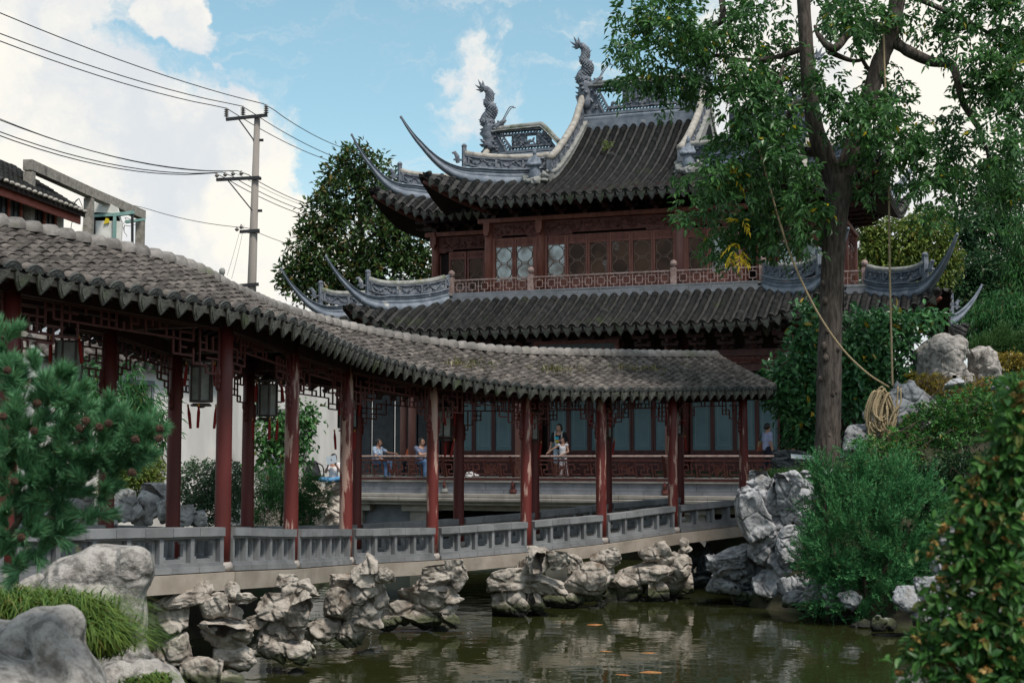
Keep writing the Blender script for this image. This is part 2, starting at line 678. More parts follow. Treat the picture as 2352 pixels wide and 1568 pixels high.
M_WHITEWALL = mat('plaster_white', (.55, .53, .505), (.70, .68, .65), 1.3, .9, .2, 8, stretch=(1, 1, .3), c3=(.40, .385, .36), s3=1.1, lo3=.54, hi3=.74)
M_GLASS_SKY = mat('glass_reflecting', (.33, .33, .33), (.12, .10, .09), 1.6, .06, metal=.75, bump=.10, bscale=1.5)

# ---------------------------------------------------------------- the two-storey pavilion
TOWER_RZ = R(-20)
tower = thing('garden_pavilion', 'two-storey red wooden pavilion with upswept grey tiled roofs and ridge dragons', 'pavilion', (2.325, 43.65, 0), TOWER_RZ)
TW = Matrix.Translation((2.325, 43.65, 0)) @ Matrix.Rotation(TOWER_RZ, 4, 'Z')


def TL(a, b, z):
    return TW @ Vector((a, b, z))


def drip_mesh(w, h, name='drip_tile', th=.03, pan=True):
    k, q = w / 2, h
    poly = [(-k, .25 * q), (-k, -.05 * q), (-.82 * k, -.38 * q), (-.42 * k, -.72 * q), (0, -q), (.42 * k, -.72 * q), (.82 * k, -.38 * q), (k, -.05 * q), (k, .25 * q), (.55 * k, .06 * q), (0, -.02 * q), (-.55 * k, .06 * q)]
    mb = MB()
    mb.prism(poly, ((0, 0, 0), (1, 0, 0), (0, -.35, 1)), (0, th, 0))
    inner = [(p * .72, (z + .3 * q) * .72 - .3 * q) for p, z in poly[1:8]]
    mb.prism(inner, ((0, -.012, 0), (1, 0, 0), (0, -.35, 1)), (0, .02, 0))
    # the pan tile that runs back under the courses
    t = np.linspace(-1, 1, 5)
    pts = np.stack([np.stack([t * k, np.full(5, y), .18 * q - (1 - t ** 2) * .3 * q + y * .1], 1) for y in (0.0, .16)], 0)
    if pan:
        mb.grid(pts)
    return mb.mesh(name)


class Slope:
    """one tiled roof slope; u along the eave, v inward, hips on either side"""

    def __init__(s, O, U, V, u0, u1, D, vh, hs0, hs1, zf, rise=1.0):
        s.O, s.U, s.V = np.array([*O, 0.0]), np.array([*U, 0.0]), np.array([*V, 0.0])
        s.u0, s.u1, s.D, s.vh, s.hs0, s.hs1, s.zf, s.rise = u0, u1, D, vh, hs0, hs1, zf, rise

    def lim(s, v):
        f = np.minimum(np.maximum(v, 0), s.vh) / s.vh
        return s.u0 + s.hs0 * f, s.u1 - s.hs1 * f

    def pos(s, u, v):
        u, v = np.broadcast_arrays(np.asarray(u, float), np.asarray(v, float))
        a, b = s.lim(v)
        g = np.maximum(0, 1 - np.maximum(v, 0) / s.vh)
        c = np.zeros_like(u)
        if s.hs0:
            c = c + np.maximum(0, 1 - np.maximum(u - a, 0) / 3.0) ** 2.3
        if s.hs1:
            c = c + np.maximum(0, 1 - np.maximum(b - u, 0) / 3.0) ** 2.3
        z = s.zf(np.maximum(v, -.3)) + s.rise * c * g ** 1.4
        vv = v - .22 * c * g
        p = s.O + u[..., None] * s.U + vv[..., None] * s.V
        p[..., 2] = z
        return p

    def vend(s, u):
        v = s.D
        if s.hs0 and u < s.u0 + s.hs0:
            v = min(v, (u - s.u0) / s.hs0 * s.vh)
        if s.hs1 and u > s.u1 - s.hs1:
            v = min(v, (s.u1 - u) / s.hs1 * s.vh)
        return v

    def build(s, parent, name, rows, pan, soff, spacing=.33, rr=.105, step=.14, drips=None):
        n = max(1, int(round((s.u1 - s.u0) / spacing)))
        sp = (s.u1 - s.u0) / n
        ang = np.linspace(0, PI, 7)
        for i in range(n):
            u = s.u0 + (i + .5) * sp
            ve = s.vend(u)
            if ve < .12:
                continue
            nc = max(2, int(ve / step))
            vs = np.linspace(-.06, ve, nc + 1)
            st = np.empty(2 * nc)
            st[0::2], st[1::2] = vs[:-1], vs[1:] + .012
            p = s.pos(np.full(2 * nc, u), st)
            pe = s.pos(np.full(2 * nc, u), st + .05)
            T = pe - p
            T /= np.linalg.norm(T, axis=1)[:, None]
            Nn = np.cross(s.U, T)
            Nn *= np.sign(Nn[:, 2:3])
            r = np.empty(2 * nc)
            jit = RNG.normal(0, .006, nc)
            r[0::2], r[1::2] = rr + .016 + jit, rr - .010 + jit
            ring = p[:, None] + r[:, None, None] * (np.cos(ang)[None, :, None] * s.U + np.sin(ang)[None, :, None] * Nn[:, None] * .95)
            rows.add(ring.reshape(-1, 3), _gridfaces(2 * nc, 7, False))
            b = rows.n - 14 * nc
            rows.f.append(np.array([[b + k for k in range(7)]]))
            if drips is not None and i > 0:
                um = u - sp / 2
                q = s.pos(um, -.03)
                q2 = s.pos(um + .05, -.03)
                drips.append((q - np.array([0, 0, .045]) - s.V * .02, q2 - q, s.V))
        m1, m2 = 44, 14
        vv = np.linspace(-.02, s.D, m2)
        a, b = s.lim(vv)
        t = np.linspace(0, 1, m1)
        uu = a[:, None] + (b - a)[:, None] * t[None]
        g = s.pos(uu, np.repeat(vv[:, None], m1, 1))
        pan.grid(g)
        lo = g[::2].copy()
        lo[..., 2] -= .16
        soff.grid(lo[:, ::-1])
        soff.grid(np.stack([g[0], lo[0]], 0))


def conc(D, z0, z1, k=.5):
    return lambda v: z0 + (z1 - z0) * ((1 - k) * (v / D) + k * np.sign(v) * (v / D) ** 2)


def add_drips(parent, drips, me, m):
    for q, t, V in drips:
        x = Vector(t).normalized()
        y = Vector(V)
        z = x.cross(y).normalized()
        y = z.cross(x)
        o = put('drip_tile', me, parent)
        o.matrix_local = Matrix(((x[0], y[0], z[0], q[0]), (x[1], y[1], z[1], q[1]), (x[2], y[2], z[2], q[2]), (0, 0, 0, 1)))


def hip_ridge(parent, base, ext, lift, panel=(.02, .60), mats=None, sc=1.0, scroll=False):
    """curved corner ridge: base = points from its inner start to the roof corner; then an upswept tip"""
    mb_, mc_, mk_ = mats
    base = np.asarray(base, float)
    d = base[-1] - base[-3]
    d[2] = 0
    d /= np.linalg.norm(d)
    k = np.arange(1, 9)[:, None] / 8.0
    pts = np.vstack([base, base[-1] + d * ext * k])
    pts = catmull(pts[::2] if len(pts) % 2 else pts, 40)
    L = np.concatenate([[0], np.cumsum(np.linalg.norm(np.diff(pts[:, :2], axis=0), axis=1))])
    s = L / L[-1]
    lf = lift * np.maximum(0, (s - .48) / .52) ** 2.5
    g = np.where(s < .5, 1, 1 - .86 * (np.maximum(0, s - .5) / .5) ** .85) * sc
    c = pts.copy()
    c[:, 2] += lf
    b = MB()
    b.band(c, -.16 * g, .15 * g, .15 * g ** .6)
    b.tube(c + np.stack([0 * g, 0 * g, .21 * g], 1), .125 * g ** .9, 10)
    b.band(c, .29 * g, .37 * g, .115 * g ** .6)
    b.band(c, .385 * g, .43 * g, .145 * g ** .6)
    # scalloped underside of the tip
    for j in range(26, 38, 2):
        b.cone(c[j] - np.array([0, 0, .10 * g[j]]), c[j] - np.array([0, 0, .26 * g[j]]) - d * .06, .06 * g[j] + .01, 6)
    b.lathe([(.02, -.03), (.05, 0), (.04, .05), (.01, .07)], c[-1], 8)
    rd = b.build('hip_ridge', mb_, parent, True)
    i0, i1 = int(panel[0] * 40), int(panel[1] * 40)
    q = c[i0:i1 + 1]
    gq = g[i0:i1 + 1]
    p = MB()
    p.band(q, .44 * sc, .78 * sc, .055)
    p.band(q, .44 * sc, .49 * sc, .10)
    p.band(q, .74 * sc, .79 * sc, .10)
    side = np.array([-d[1], d[0], 0])
    m = len(q)
    for f in (0, .33, .66, .999):
        j = int(f * (m - 1))
        p.bar(q[j] + (0, 0, .44 * sc), q[j] + (0, 0, .78 * sc), .20, .07, up=d)
    for sg in (-1, 1):
        t = np.linspace(0, 1, 60)
        w = np.stack([np.interp(t, np.linspace(0, 1, m), q[:, a]) for a in range(3)], 1)
        w[:, 2] += (.61 + .085 * np.sin(t * 34)) * sc
        p.tube(w + side * sg * .065, .022, 5)
        for j in range(2, 58, 2):
            e = RNG.normal(0, .05, 3)
            e[2] *= 1.2
            p.tube([w[j] + side * sg * .06, w[j] + e + side * sg * .10], [.035, .012], 5)
    p.build('ridge_panel', mc_, rd, False)
    k = MB()
    k.tube(q + np.array([0, 0, .845 * sc]), .105 * sc, 10)
    k.build('ridge_coping', mk_, rd, True)
    f = MB()
    e = c[i1]
    f.bar(e + (0, 0, .2 * sc), e + (0, 0, 1.02 * sc), .16, .12, up=d)
    f.lathe([(.02, 0), (.09, .03), (.10, .09), (.04, .15)], e + np.array([0, 0, 1.0 * sc]), 8)
    # little guardian beast in front of the post
    e2 = e + d * .22
    f.tube([e2 + (0, 0, .50 * sc), e2 + d * .02 + (0, 0, .72 * sc), e2 + d * .12 + (0, 0, .86 * sc)], [.07, .08, .05], 7)
    f.tube([e2 + d * .08 + (0, 0, .84 * sc), e2 + d * .2 + (0, 0, .82 * sc)], [.06, .03], 6)
    f.bar(e + d * .02 + (0, 0, .60 * sc), e2 + d * .14 + (0, 0, .60 * sc), .10, .05)
    f.build('ridge_finial', mc_, rd, False)
    if scroll:
        z = MB()
        t = np.linspace(0, 2.2 * 2 * PI, 40)
        rr = .20 * (1 - t / t[-1] * .85)
        for zc, ks in ((.68, 1.0), (.12, .8)):
            o = c[0] + np.array([0, 0, zc * sc]) - d * .05
            z.tube(o + np.outer(np.cos(t) * rr * ks, d) + np.outer(np.sin(t) * rr * ks, (0, 0, 1)), .045, 6)
        for j in range(4):
            z.tube([c[0] - d * (.03 + .05 * j) + (0, 0, .55 - .11 * j), c[0] - d * (.20 + .05 * j) + (0, 0, .50 - .11 * j)], [.07, .02], 6)
        z.build('ridge_scroll', mb_, rd, True)
    return rd


def dragon(parent, o, s, name='ridge_dragon'):
    """carved dragon biting a ridge end: body post, head looking inward (s = +1 looks to +a), tail rearing up"""
    o = np.asarray(o, float)

    def q(a, z, b=0):
        return o + np.array([a * s, b, z])
    m = MB()
    m.tube(catmull([q(0, 0), q(.02, .35), q(-.02, .7), q(.03, 1.0)], 10), [.20, .24, .25, .22, .24, .26, .25, .24, .24, .24], 10)
    for j in range(26):
        an, zz = RNG.uniform(0, 2 * PI), RNG.uniform(.0, .95)
        e = q(.22 * math.cos(an), zz, .22 * math.sin(an))
        m.tube([e, e + np.array([.14 * math.cos(an) * s, .14 * math.sin(an), RNG.uniform(-.08, .12)])], [.08, .02], 6)
    for j in range(4):
        m.tube(catmull([q(-.12, .35 + .19 * j), q(-.26, .40 + .19 * j), q(-.38, .46 + .19 * j)], 5), [.07, .06, .045, .03, .01], 6)
    body = m.build(name, M_CARVE, parent, True)
    t = MB()
    pa = catmull([q(.02, .95), q(-.10, 1.18, .05), q(.05, 1.42, .05), q(.10, 1.60), q(-.02, 1.80, -.04), q(.02, 2.02, 0), q(.0, 2.22, .02), q(-.12, 2.36), q(-.22, 2.38)], 34)
    r = np.interp(np.linspace(0, 1, 34), [0, .12, .35, .6, .85, 1], [.24, .27, .22, .16, .13, .09])
    t.tube(pa, r, 12)
    for j in range(5, 30, 4):
        t.cone(pa[j] + np.array([.8 * r[j] * s * (1 if j % 8 == 1 else -1), 0, 0]), pa[j] + np.array([(r[j] + .10) * s * (1 if j % 8 == 1 else -1), 0, .05]), .045, 6)
    # overlapping scales
    for j in range(2, 31):
        for k in range(9):
            an = 2 * PI * (k + .5 * (j % 2)) / 9
            c = pa[j] + np.array([math.cos(an), math.sin(an), 0]) * r[j] * .97
            t.tube([c - np.array([0, 0, .035]), c + np.array([math.cos(an) * .018, math.sin(an) * .018, .03])], [.045, .012], 5, cap=False)
    e = pa[-1]
    for ang, ln in ((200, .32), (165, .36), (128, .34), (95, .32), (232, .28)):
        dv = np.array([math.cos(R(ang)) * s, RNG.uniform(-.15, .15), math.sin(R(ang))])
        bend = np.array([0, 0, .08])
        t.tube(catmull([e, e + dv * ln * .5, e + dv * ln + bend * (1 if ang > 120 else -.3)], 6), [.075, .07, .055, .04, .022, .006], 7)
    t.build('dragon_tail', M_CARVE, body, True)
    h = MB()
    h.tube(catmull([q(.0, .70), q(.22, .82), q(.48, 1.0), q(.66, 1.12)], 8), [.17, .17, .15, .14, .12, .10, .085, .06], 9)
    h.tube(catmull([q(.10, .62), q(.35, .74), q(.60, .92)], 6), [.11, .10, .08, .06, .05, .03], 8)
    for j in range(5):
        for sy in (-1, 1):
            h.cone(q(.36 + .06 * j, .88 + .04 * j, .06 * sy), q(.38 + .06 * j, .80 + .04 * j, .06 * sy), .02, 5)
    for sy in (-1, 1):
        h.lathe([(.0, -.04), (.05, 0), (.0, .04)], q(.38, 1.06, .09 * sy), 8)
        h.tube(catmull([q(.55, 1.1, .05 * sy), q(.72, 1.38, .07 * sy), q(.86, 1.56, .09 * sy), q(1.02, 1.55, .1 * sy)], 12), .018, 5)
        h.tube(catmull([q(.15, .95, .10 * sy), q(-.02, 1.06, .14 * sy), q(-.22, 1.08, .12 * sy)], 6), [.05, .05, .04, .03, .02, .01], 6)
    h.build('dragon_head', M_CARVE, body, True)
    return body


def lattice_ring_band(m, p0, p1, h, b, nrm):
    """open band of small crossed bars between p0 and p1 (lower edge), height vector h"""
    p0, p1, h = np.asarray(p0, float), np.asarray(p1, float), np.asarray(h, float)
    n = max(2, int(np.linalg.norm(p1 - p0) / .12))
    for i in range(n):
        a, c = p0 + (p1 - p0) * i / n, p0 + (p1 - p0) * (i + 1) / n
        m.bar(a, c + h, .022, .07, up=nrm)
        m.bar(c, a + h, .022, .07, up=nrm)


def main_ridge(parent, a0, a1, b, z0, H, slope_end=0):
    """pierced main ridge wall with mouldings, lattice bands, carved panels and two see-through openings"""
    up, N_ = np.array([0, 0, 1.0]), (0, 1, 0)
    w = a1 - a0
    m = MB()
    m.box(((a0 + a1) / 2, b, z0 + .10), (w, .30, .36))
    m.tube([(a0, b, z0 + .34), (a1, b, z0 + .34)], [.15, .15], 12)
    m.box(((a0 + a1) / 2, b, z0 + .49), (w, .26, .06))
    rd = m.build('main_ridge', M_STONE_B, parent, False)
    zz0, zz1 = z0 + .52, z0 + H - .16
    hh = zz1 - zz0
    t = MB()
    # frame and lattice, a trapezoid that widens upward
    i0, i1, j0, j1 = a0 + .75, a1 - .75, a0 + .28, a1 - .28
    if slope_end:
        i0, i1, j0, j1 = a0 + .75, a1 - .2, a0 + .28, a1 - .75
    lb = .17
    for (pa, pb) in (((i0, zz0 + .03), (i1, zz0 + .03)), ((i0 + .1, zz0 + lb), (i1 - .1, zz0 + lb)), ((j0, zz1 - .03), (j1, zz1 - .03)), ((j0 + .2, zz1 - lb), (j1 - .2, zz1 - lb)),
                     ((i0, zz0), (j0, zz1)), ((i0 + .2, zz0 + .1), (j0 + .22, zz1 - .1)), ((i1, zz0), (j1, zz1)), ((i1 - .2, zz0 + .1), (j1 - .22, zz1 - .1))):
        t.bar((pa[0], b, pa[1]), (pb[0], b, pb[1]), .05, .20, up=N_)
    lattice_ring_band(t, (i0 + .05, b, zz0 + .04), (i1 - .05, b, zz0 + .04), up * (lb - .05), b, N_)
    lattice_ring_band(t, (j0 + .12, b, zz1 - lb), (j1 - .12, b, zz1 - lb), up * (lb - .05), b, N_)
    lattice_ring_band(t, (i0 + .04, b, zz0 + .05), (j0 + .04, b, zz1 - .05), np.array([.15, 0, 0]), b, N_)
    lattice_ring_band(t, (i1 - .18, b, zz0 + .05), (j1 - .18, b, zz1 - .05), np.array([.15, 0, 0]), b, N_)
    t.build('ridge_lattice', M_CARVE, rd, False)
    # carved plates around the openings, solid end triangles
    c = MB()
    z2, z3 = zz0 + lb + .02, zz1 - lb - .02
    hz = z3 - z2
    wi = (i1 - i0)
    ops = ([.5] if slope_end else [.14, .86])
    xs = [i0 + .18]
    for f in ops:
        cx = i0 + wi * f + (.0 if slope_end else 0)
        xs += [cx - hz * .42, cx + hz * .42]
    xs += [i1 - .18]
    for k in range(0, len(xs), 2):
        x0, x1 = xs[k], xs[k + 1]
        if x1 - x0 > .02:
            c.box(((x0 + x1) / 2, b, (z2 + z3) / 2), (x1 - x0, .10, hz))
            for _ in range(int(60 * (x1 - x0) * hz) + 6):
                e = np.array([RNG.uniform(x0, x1), b - .05, RNG.uniform(z2, z3)])
                dd = RNG.normal(0, .07, 3)
                dd[1] = -.03
                c.tube([e, e + dd * .5 + (0, -.04, 0), e + dd], [.02, .035, .012], 5)
    for f in range(len(ops)):
        x0, x1 = xs[1 + 2 * f], xs[2 + 2 * f]
        c.box(((x0 + x1) / 2, b, z2 + .03), (x1 - x0, .12, .06))
        c.box(((x0 + x1) / 2, b, z3 - .03), (x1 - x0, .12, .06))
        cx = (x0 + x1) / 2
        c.tube(catmull([(cx - .14, b, z2 + .06), (cx - .08, b, z2 + .2), (cx + .02, b, z2 + .16), (cx + .10, b, z2 + .30)], 8), [.05, .06, .07, .06, .05, .05, .04, .03], 6)
        c.tube([(cx + .12, b, z2 + .05), (cx + .06, b, z2 + .18)], [.05, .03], 6)
    for sgn, ii, jj in ((-1, i0, j0), (1, i1, j1)):
        edge = a0 if sgn < 0 else a1
        if not (slope_end and sgn > 0):
            c.prism([(edge, zz0), (ii, zz0), (jj, zz1), (edge, zz1)] if sgn < 0 else [(ii, zz0), (edge, zz0), (edge, zz1), (jj, zz1)],
                    ((0, b - .05, 0), (1, 0, 0), (0, 0, 1)), (0, .1, 0))
            for _ in range(16):
                e = np.array([edge - sgn * RNG.uniform(.1, .6), b - .05, RNG.uniform(zz0, zz1)])
                dd = RNG.normal(0, .09, 3)
                dd[1] = -.04
                c.tube([e, e + dd * .5 + (0, -.05, 0), e + dd], [.02, .04, .012], 5)
    c.build('ridge_carving', M_CARVE, rd, False)
    k = MB()
    if slope_end:
        pts = catmull([(a0, b, z0 + H - .06), (a1 - .95, b, z0 + H - .02), (a1 - .75, b, z0 + H - .04), (a1 - .1, b, z0 + H - .72)], 24)
    else:
        pts = [(a0, b, z0 + H - .06), (a1, b, z0 + H - .06)]
    k.tube(pts, .10, 10)
    pts = np.asarray(pts, float)
    k.band(pts, -.13, -.08, .17)
    k.build('ridge_coping', M_COPE_D, rd, True)
    return rd


def build_tower_roofs():
    z0u, zru = 8.30, 11.9
    me_d = drip_mesh(.26, .25, pan=False)
    me_d.materials.append(M_DRIP)
    drips = []
    rows, pan, soff = MB(), MB(), MB()
    cz = conc(6.1, z0u, zru)
    ex, ef, vh, hs = 5.85, .9, 2.6, 3.55
    front = Slope((0, ef), (1, 0), (0, 1), -ex, ex, 6.1, vh, hs, hs, cz, 1.05)
    front.build(tower, 'front', rows, pan, soff, drips=drips)
    ry = 7.0
    dep = 2 * (ry - ef)
    zs = lambda v: cz(v * vh / hs)
    for sg in (-1, 1):
        sl = Slope((sg * ex, ry), (0, -sg), (-sg, 0), -dep / 2, dep / 2, hs, hs, vh, vh, zs, 1.05)
        sl.build(tower, 'side', rows, pan, soff, step=.2)
    back = Slope((0, 2 * ry - ef), (-1, 0), (0, -1), -ex, ex, 6.1, vh, hs, hs, cz, 1.05)
    back.build(tower, 'back', MB(), pan, soff)
    # gable walls
    gw = MB()
    zt = cz(vh)
    for sg in (-1, 1):
        gw.prism([(ef + vh - .1, zt - .3), (2 * ry - ef - vh + .1, zt - .3), (2 * ry - ef - vh, zt + .2), (ry, zru - .05), (ef + vh, zt + .2)], ((sg * 2.22, 0, 0), (0, 1, 0), (0, 0, 1)), (-sg * .12, 0, 0))
    gw.build('gable_wall', M_STONE_B, tower)
    for sg in (-1, 1):
        hp = [front.pos((front.lim(np.array(v))[0 if sg < 0 else 1]), v) for v in np.linspace(vh, 0, 13)]
        hip_ridge(tower, hp, .75, 1.75, (.03, .58), (M_STONE_B, M_CARVE, M_COPE))
        hpb = [back.pos((back.lim(np.array(v))[1 if sg < 0 else 0]), v) for v in np.linspace(vh, 0, 13)]
        hip_ridge(tower, hpb, .75, 1.75, (.03, .58), (M_STONE_B, M_CARVE, M_COPE))
        # descending gable ridge
        for (fr, y) in ((front, 1), (back, -1)):
            vs = np.linspace(6.0, vh - .45, 16)
            pts = fr.pos(np.full(16, sg * 2.25 * y), vs)
            m = MB()
            m.band(pts, -.12, .28, .16)
            m.band(pts, .30, .36, .20)
            rd = m.build('gable_ridge', M_COPE_D, tower)
            h = np.interp(np.linspace(0, 1, 16), [0, .25, 1], [1.15, .80, .74])
            p = MB()
            p.band(pts, .36, h, .05)
            for j in range(1, 16, 2):
                p.bar(pts[j] + (0, 0, .36), pts[j] + (0, 0, h[j]), .16, .08, up=(0, 1, 0))
            for j in range(60):
                f = RNG.uniform(0, 15)
                e = np.array([np.interp(f, range(16), pts[:, a]) for a in range(3)]) + (0, 0, RNG.uniform(.42, .70))
                for sd in (-1, 1):
                    dd = RNG.normal(0, .08, 3)
                    dd[0] = sd * .06
                    p.tube([e + (sd * .05, 0, 0), e + dd], [.035, .012], 5)
            p.build('ridge_panel', M_CARVE, rd)
            k = MB()
            k.tube(pts + np.stack([0 * h, 0 * h, h + .08], 1), .125, 10)
            k.build('ridge_coping', M_COPE, rd, True)
    main_ridge(tower, -2.2, 2.2, ry, zru - .05, 1.72)
    dragon(tower, (-2.18, ry, zru + .72), 1)
    dragon(tower, (2.18, ry, zru + .72), -1)
    # wings
    zrw, rw, efw = 10.75, 7.0, 2.9
    cw = conc(4.1, 8.35, zrw)
    for sg in (-1, 1):
        U = (1, 0)
        if sg < 0:
            fr = Slope((0, efw), U, (0, 1), -8.65, -3.2, 4.1, 2.1, 2.65, 0, cw, 1.05)
            bk = Slope((0, 2 * rw - efw), (-1, 0), (0, -1), 3.2, 8.65, 4.1, 2.1, 0, 2.65, cw, 1.05)
            sd = Slope((-8.65, rw), (0, 1), (1, 0), -4.1, 4.1, 2.65, 2.65, 2.1, 2.1, lambda v: cw(v * 2.1 / 2.65), 1.05)
        else:
            fr = Slope((0, efw), U, (0, 1), 3.2, 8.65, 4.1, 2.1, 0, 2.65, cw, 1.05)
            bk = Slope((0, 2 * rw - efw), (-1, 0), (0, -1), -8.65, -3.2, 4.1, 2.1, 2.65, 0, cw, 1.05)
            sd = Slope((8.65, rw), (0, -1), (-1, 0), -4.1, 4.1, 2.65, 2.65, 2.1, 2.1, lambda v: cw(v * 2.1 / 2.65), 1.05)
        fr.build(tower, 'w', rows, pan, soff, drips=drips)
        bk.build(tower, 'w', MB(), pan, soff)
        sd.build(tower, 'w', rows, pan, soff, step=.2, drips=drips if sg > 0 else None)
        hp = [fr.pos(fr.lim(np.array(v))[0 if sg < 0 else 1], v) for v in np.linspace(2.1, 0, 13)]
        hip_ridge(tower, hp, .75, 1.75, (.03, .58), (M_STONE_B, M_CARVE, M_COPE), .95)
        hp = [bk.pos(bk.lim(np.array(v))[1 if sg < 0 else 0], v) for v in np.linspace(2.1, 0, 13)]
        hip_ridge(tower, hp, .75, 1.75, (.03, .58), (M_STONE_B, M_CARVE, M_COPE), .95)
        g2 = MB()
        zt2 = cw(2.1)
        g2.prism([(efw + 2.0, zt2 - .3), (2 * rw - efw - 2.0, zt2 - .3), (2 * rw - efw - 2.1, zt2 + .2), (rw, zrw - .05), (efw + 2.1, zt2 + .2)], ((sg * 5.97, 0, 0), (0, 1, 0), (0, 0, 1)), (-sg * .12, 0, 0))
        g2.build('gable_wall', M_STONE_B, tower)
        vs = np.linspace(4.05, 1.7, 12)
        pts = fr.pos(np.full(12, sg * 5.97), vs)
        m = MB()
        m.band(pts, -.12, .55, .14)
        m.tube(pts + np.array([0, 0, .66]), .12, 10)
        m.build('gable_ridge', M_COPE, tower, True)
        if sg < 0:
            main_ridge(tower, -5.95, -3.1, rw, zrw - .05, 1.5, slope_end=1)
        else:
            main_ridge(tower, 3.1, 5.95, rw, zrw - .05, 1.5)
        dragon(tower, (sg * 5.93, rw, zrw + .6), -sg)
    # lower roof, front of the centre block
    zl, zlt = 3.90, 5.12
    cl = conc(2.4, zl, zlt, .25)
    lf = Slope((0, -1.0), (1, 0), (0, 1), -7.65, 7.65, 2.4, 2.4, 2.4, 2.4, cl, .95)
    lf.build(tower, 'l', rows, pan, soff, drips=drips)
    for sg in (-1, 1):
        V = (-sg, 0)
        sd = Slope((sg * 7.65, 1.4), (0, -sg), V, (0 if sg > 0 else -2.4), (2.4 if sg > 0 else 0), 2.4, 2.4, 0 if sg > 0 else 2.4, 2.4 if sg > 0 else 0, cl, .95)
        sd.build(tower, 'l', rows, pan, soff, step=.2)
        hp = [lf.pos(lf.lim(np.array(v))[0 if sg < 0 else 1], v) for v in np.linspace(2.4, 0, 13)]
        hip_ridge(tower, hp, .70, 1.45, (.03, .66), (M_STONE_B, M_CARVE, M_COPE_D), .95, scroll=True)
        # wing
        if sg < 0:
            wf = Slope((0, 1.1), (1, 0), (0, 1), -10.45, -5.0, 2.4, 2.4, 2.4, 0, cl, .95)
            ws = Slope((-10.45, 7.0), (0, 1), (1, 0), -5.9, 5.9, 2.4, 2.4, 2.4, 2.4, cl, .95)
        else:
            wf = Slope((0, 1.1), (1, 0), (0, 1), 5.0, 10.45, 2.4, 2.4, 0, 2.4, cl, .95)
            ws = Slope((10.45, 7.0), (0, -1), (-1, 0), -5.9, 5.9, 2.4, 2.4, 2.4, 2.4, cl, .95)
        wf.build(tower, 'l', rows, pan, soff, drips=drips)
        ws.build(tower, 'l', rows, pan, soff, step=.2)
        hp = [wf.pos(wf.lim(np.array(v))[0 if sg < 0 else 1], v) for v in np.linspace(2.4, 0, 13)]
        hip_ridge(tower, hp, .70, 1.45, (.03, .66), (M_STONE_B, M_CARVE, M_COPE_D), .95, scroll=True)
        hp = [ws.pos(ws.lim(np.array(v))[1 if sg < 0 else 0], v) for v in np.linspace(2.4, 0, 13)]
        hip_ridge(tower, hp, .70, 1.45, (.03, .66), (M_STONE_B, M_CARVE, M_COPE_D), .95, scroll=True)
    rows.build('cover_tiles', M_TILE_D, tower, True, kind='stuff')
    pan.build('roof', M_TILE_D, tower)
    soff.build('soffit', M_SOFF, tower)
    add_drips(tower, drips[:300], me_d, M_DRIP)
    if len(drips) > 300:
        m = MB()
        V = np.array([v.co[:] for v in me_d.vertices])
        Fs = [tuple(p.vertices) for p in me_d.polygons]
        for q, t, Vv in drips[300:]:
            x = np.asarray(t) / np.linalg.norm(t)
            z = np.cross(x, Vv)
            z /= np.linalg.norm(z)
            y = np.cross(z, x)
            m.add(V[:, :1] * x + V[:, 1:2] * y + V[:, 2:] * z + q, Fs)
        m.build('drip_tile', M_DRIP, tower, kind='stuff')
    # red angle beams under the corners
    for (ca, cb, za, ins) in ((-5.9, .85, 9.05, (-4.2, 2.5, 8.2)), (5.9, .85, 9.05, (4.2, 2.5, 8.2)), (-8.7, 2.85, 9.1, (-7.0, 4.5, 8.2)), (8.7, 2.85, 9.1, (7.0, 4.5, 8.2)),
                              (-7.6, -1.0, 4.60, (-5.9, .6, 3.7)), (7.6, -1.0, 4.60, (5.9, .6, 3.7)), (10.4, 1.1, 4.60, (8.8, 2.6, 3.7))):
        a, b = np.array(ins), np.array([ca, cb, za])
        bm_ = MB()
        bm_.tube(catmull([a, (a * .45 + b * .55) - (0, 0, .08), b], 9), [.09, .09, .09, .085, .08, .07, .065, .06, .05], 6)
        bm_.build('corner_beam', M_BEAMRED, tower, True)
    # statues on the front roof
    for sg, nm in ((-1, 'robed roof figure on the left'), (1, 'robed roof figure on the right')):
        q = front.pos(sg * 2.62, 1.75)

        def f(p, sg=sg):
            d = smin(sd_cap(p, (0, 0, .15), (0, 0, .62), .19, .13), sd_cap(p, (0, 0, .6), (0, 0, .78), .15, .10), .06)
            d = smin(d, sd_ell(p, (0, -.01, .95), (.075, .085, .10)), .03)
            d = smin(d, sd_cap(p, (0, 0, 1.02), (0, 0, 1.10), .05, .03), .02)
            for s2 in (-1, 1):
                d = smin(d, sd_cap(p, (.14 * s2, 0, .74), (.19 * s2, -.08, .55), .065, .07), .03)
                d = smin(d, sd_cap(p, (.19 * s2, -.08, .55), (.06 * s2, -.18, .52), .075, .05), .03)
            d = d + .02 * fbm(p * np.array([9, 9, 3.0]), 3, 3)
            return d
        V, Fq = surfnet(f, (-.4, -.35, -.02), (.4, .35, 1.2), .028)
        m = MB().add(V, Fq)
        me = m.mesh('roof_statue', True)
        me.materials.append(M_STONE_B)
        st = put('roof_statue', me, tower, tuple(q + np.array([0, 0, .12])))

        def f2(p):
            d = sd_ell(p, (0, 0, 0), (.45, .34, .2))
            d = smin(d, sd_ell(p, (.34, 0, .2), (.16, .14, .3)), .1)
            d = smin(d, sd_ell(p, (-.3, .02, .08), (.2, .2, .22)), .1)
            return d + .06 * fbm(p * 6, 8, 4, True)
        V, Fq = surfnet(f2, (-.7, -.55, -.35), (.7, .55, .62), .04)
        me = MB().add(V, Fq).mesh('statue_base', True)
        me.materials.append(M_COPE_D)
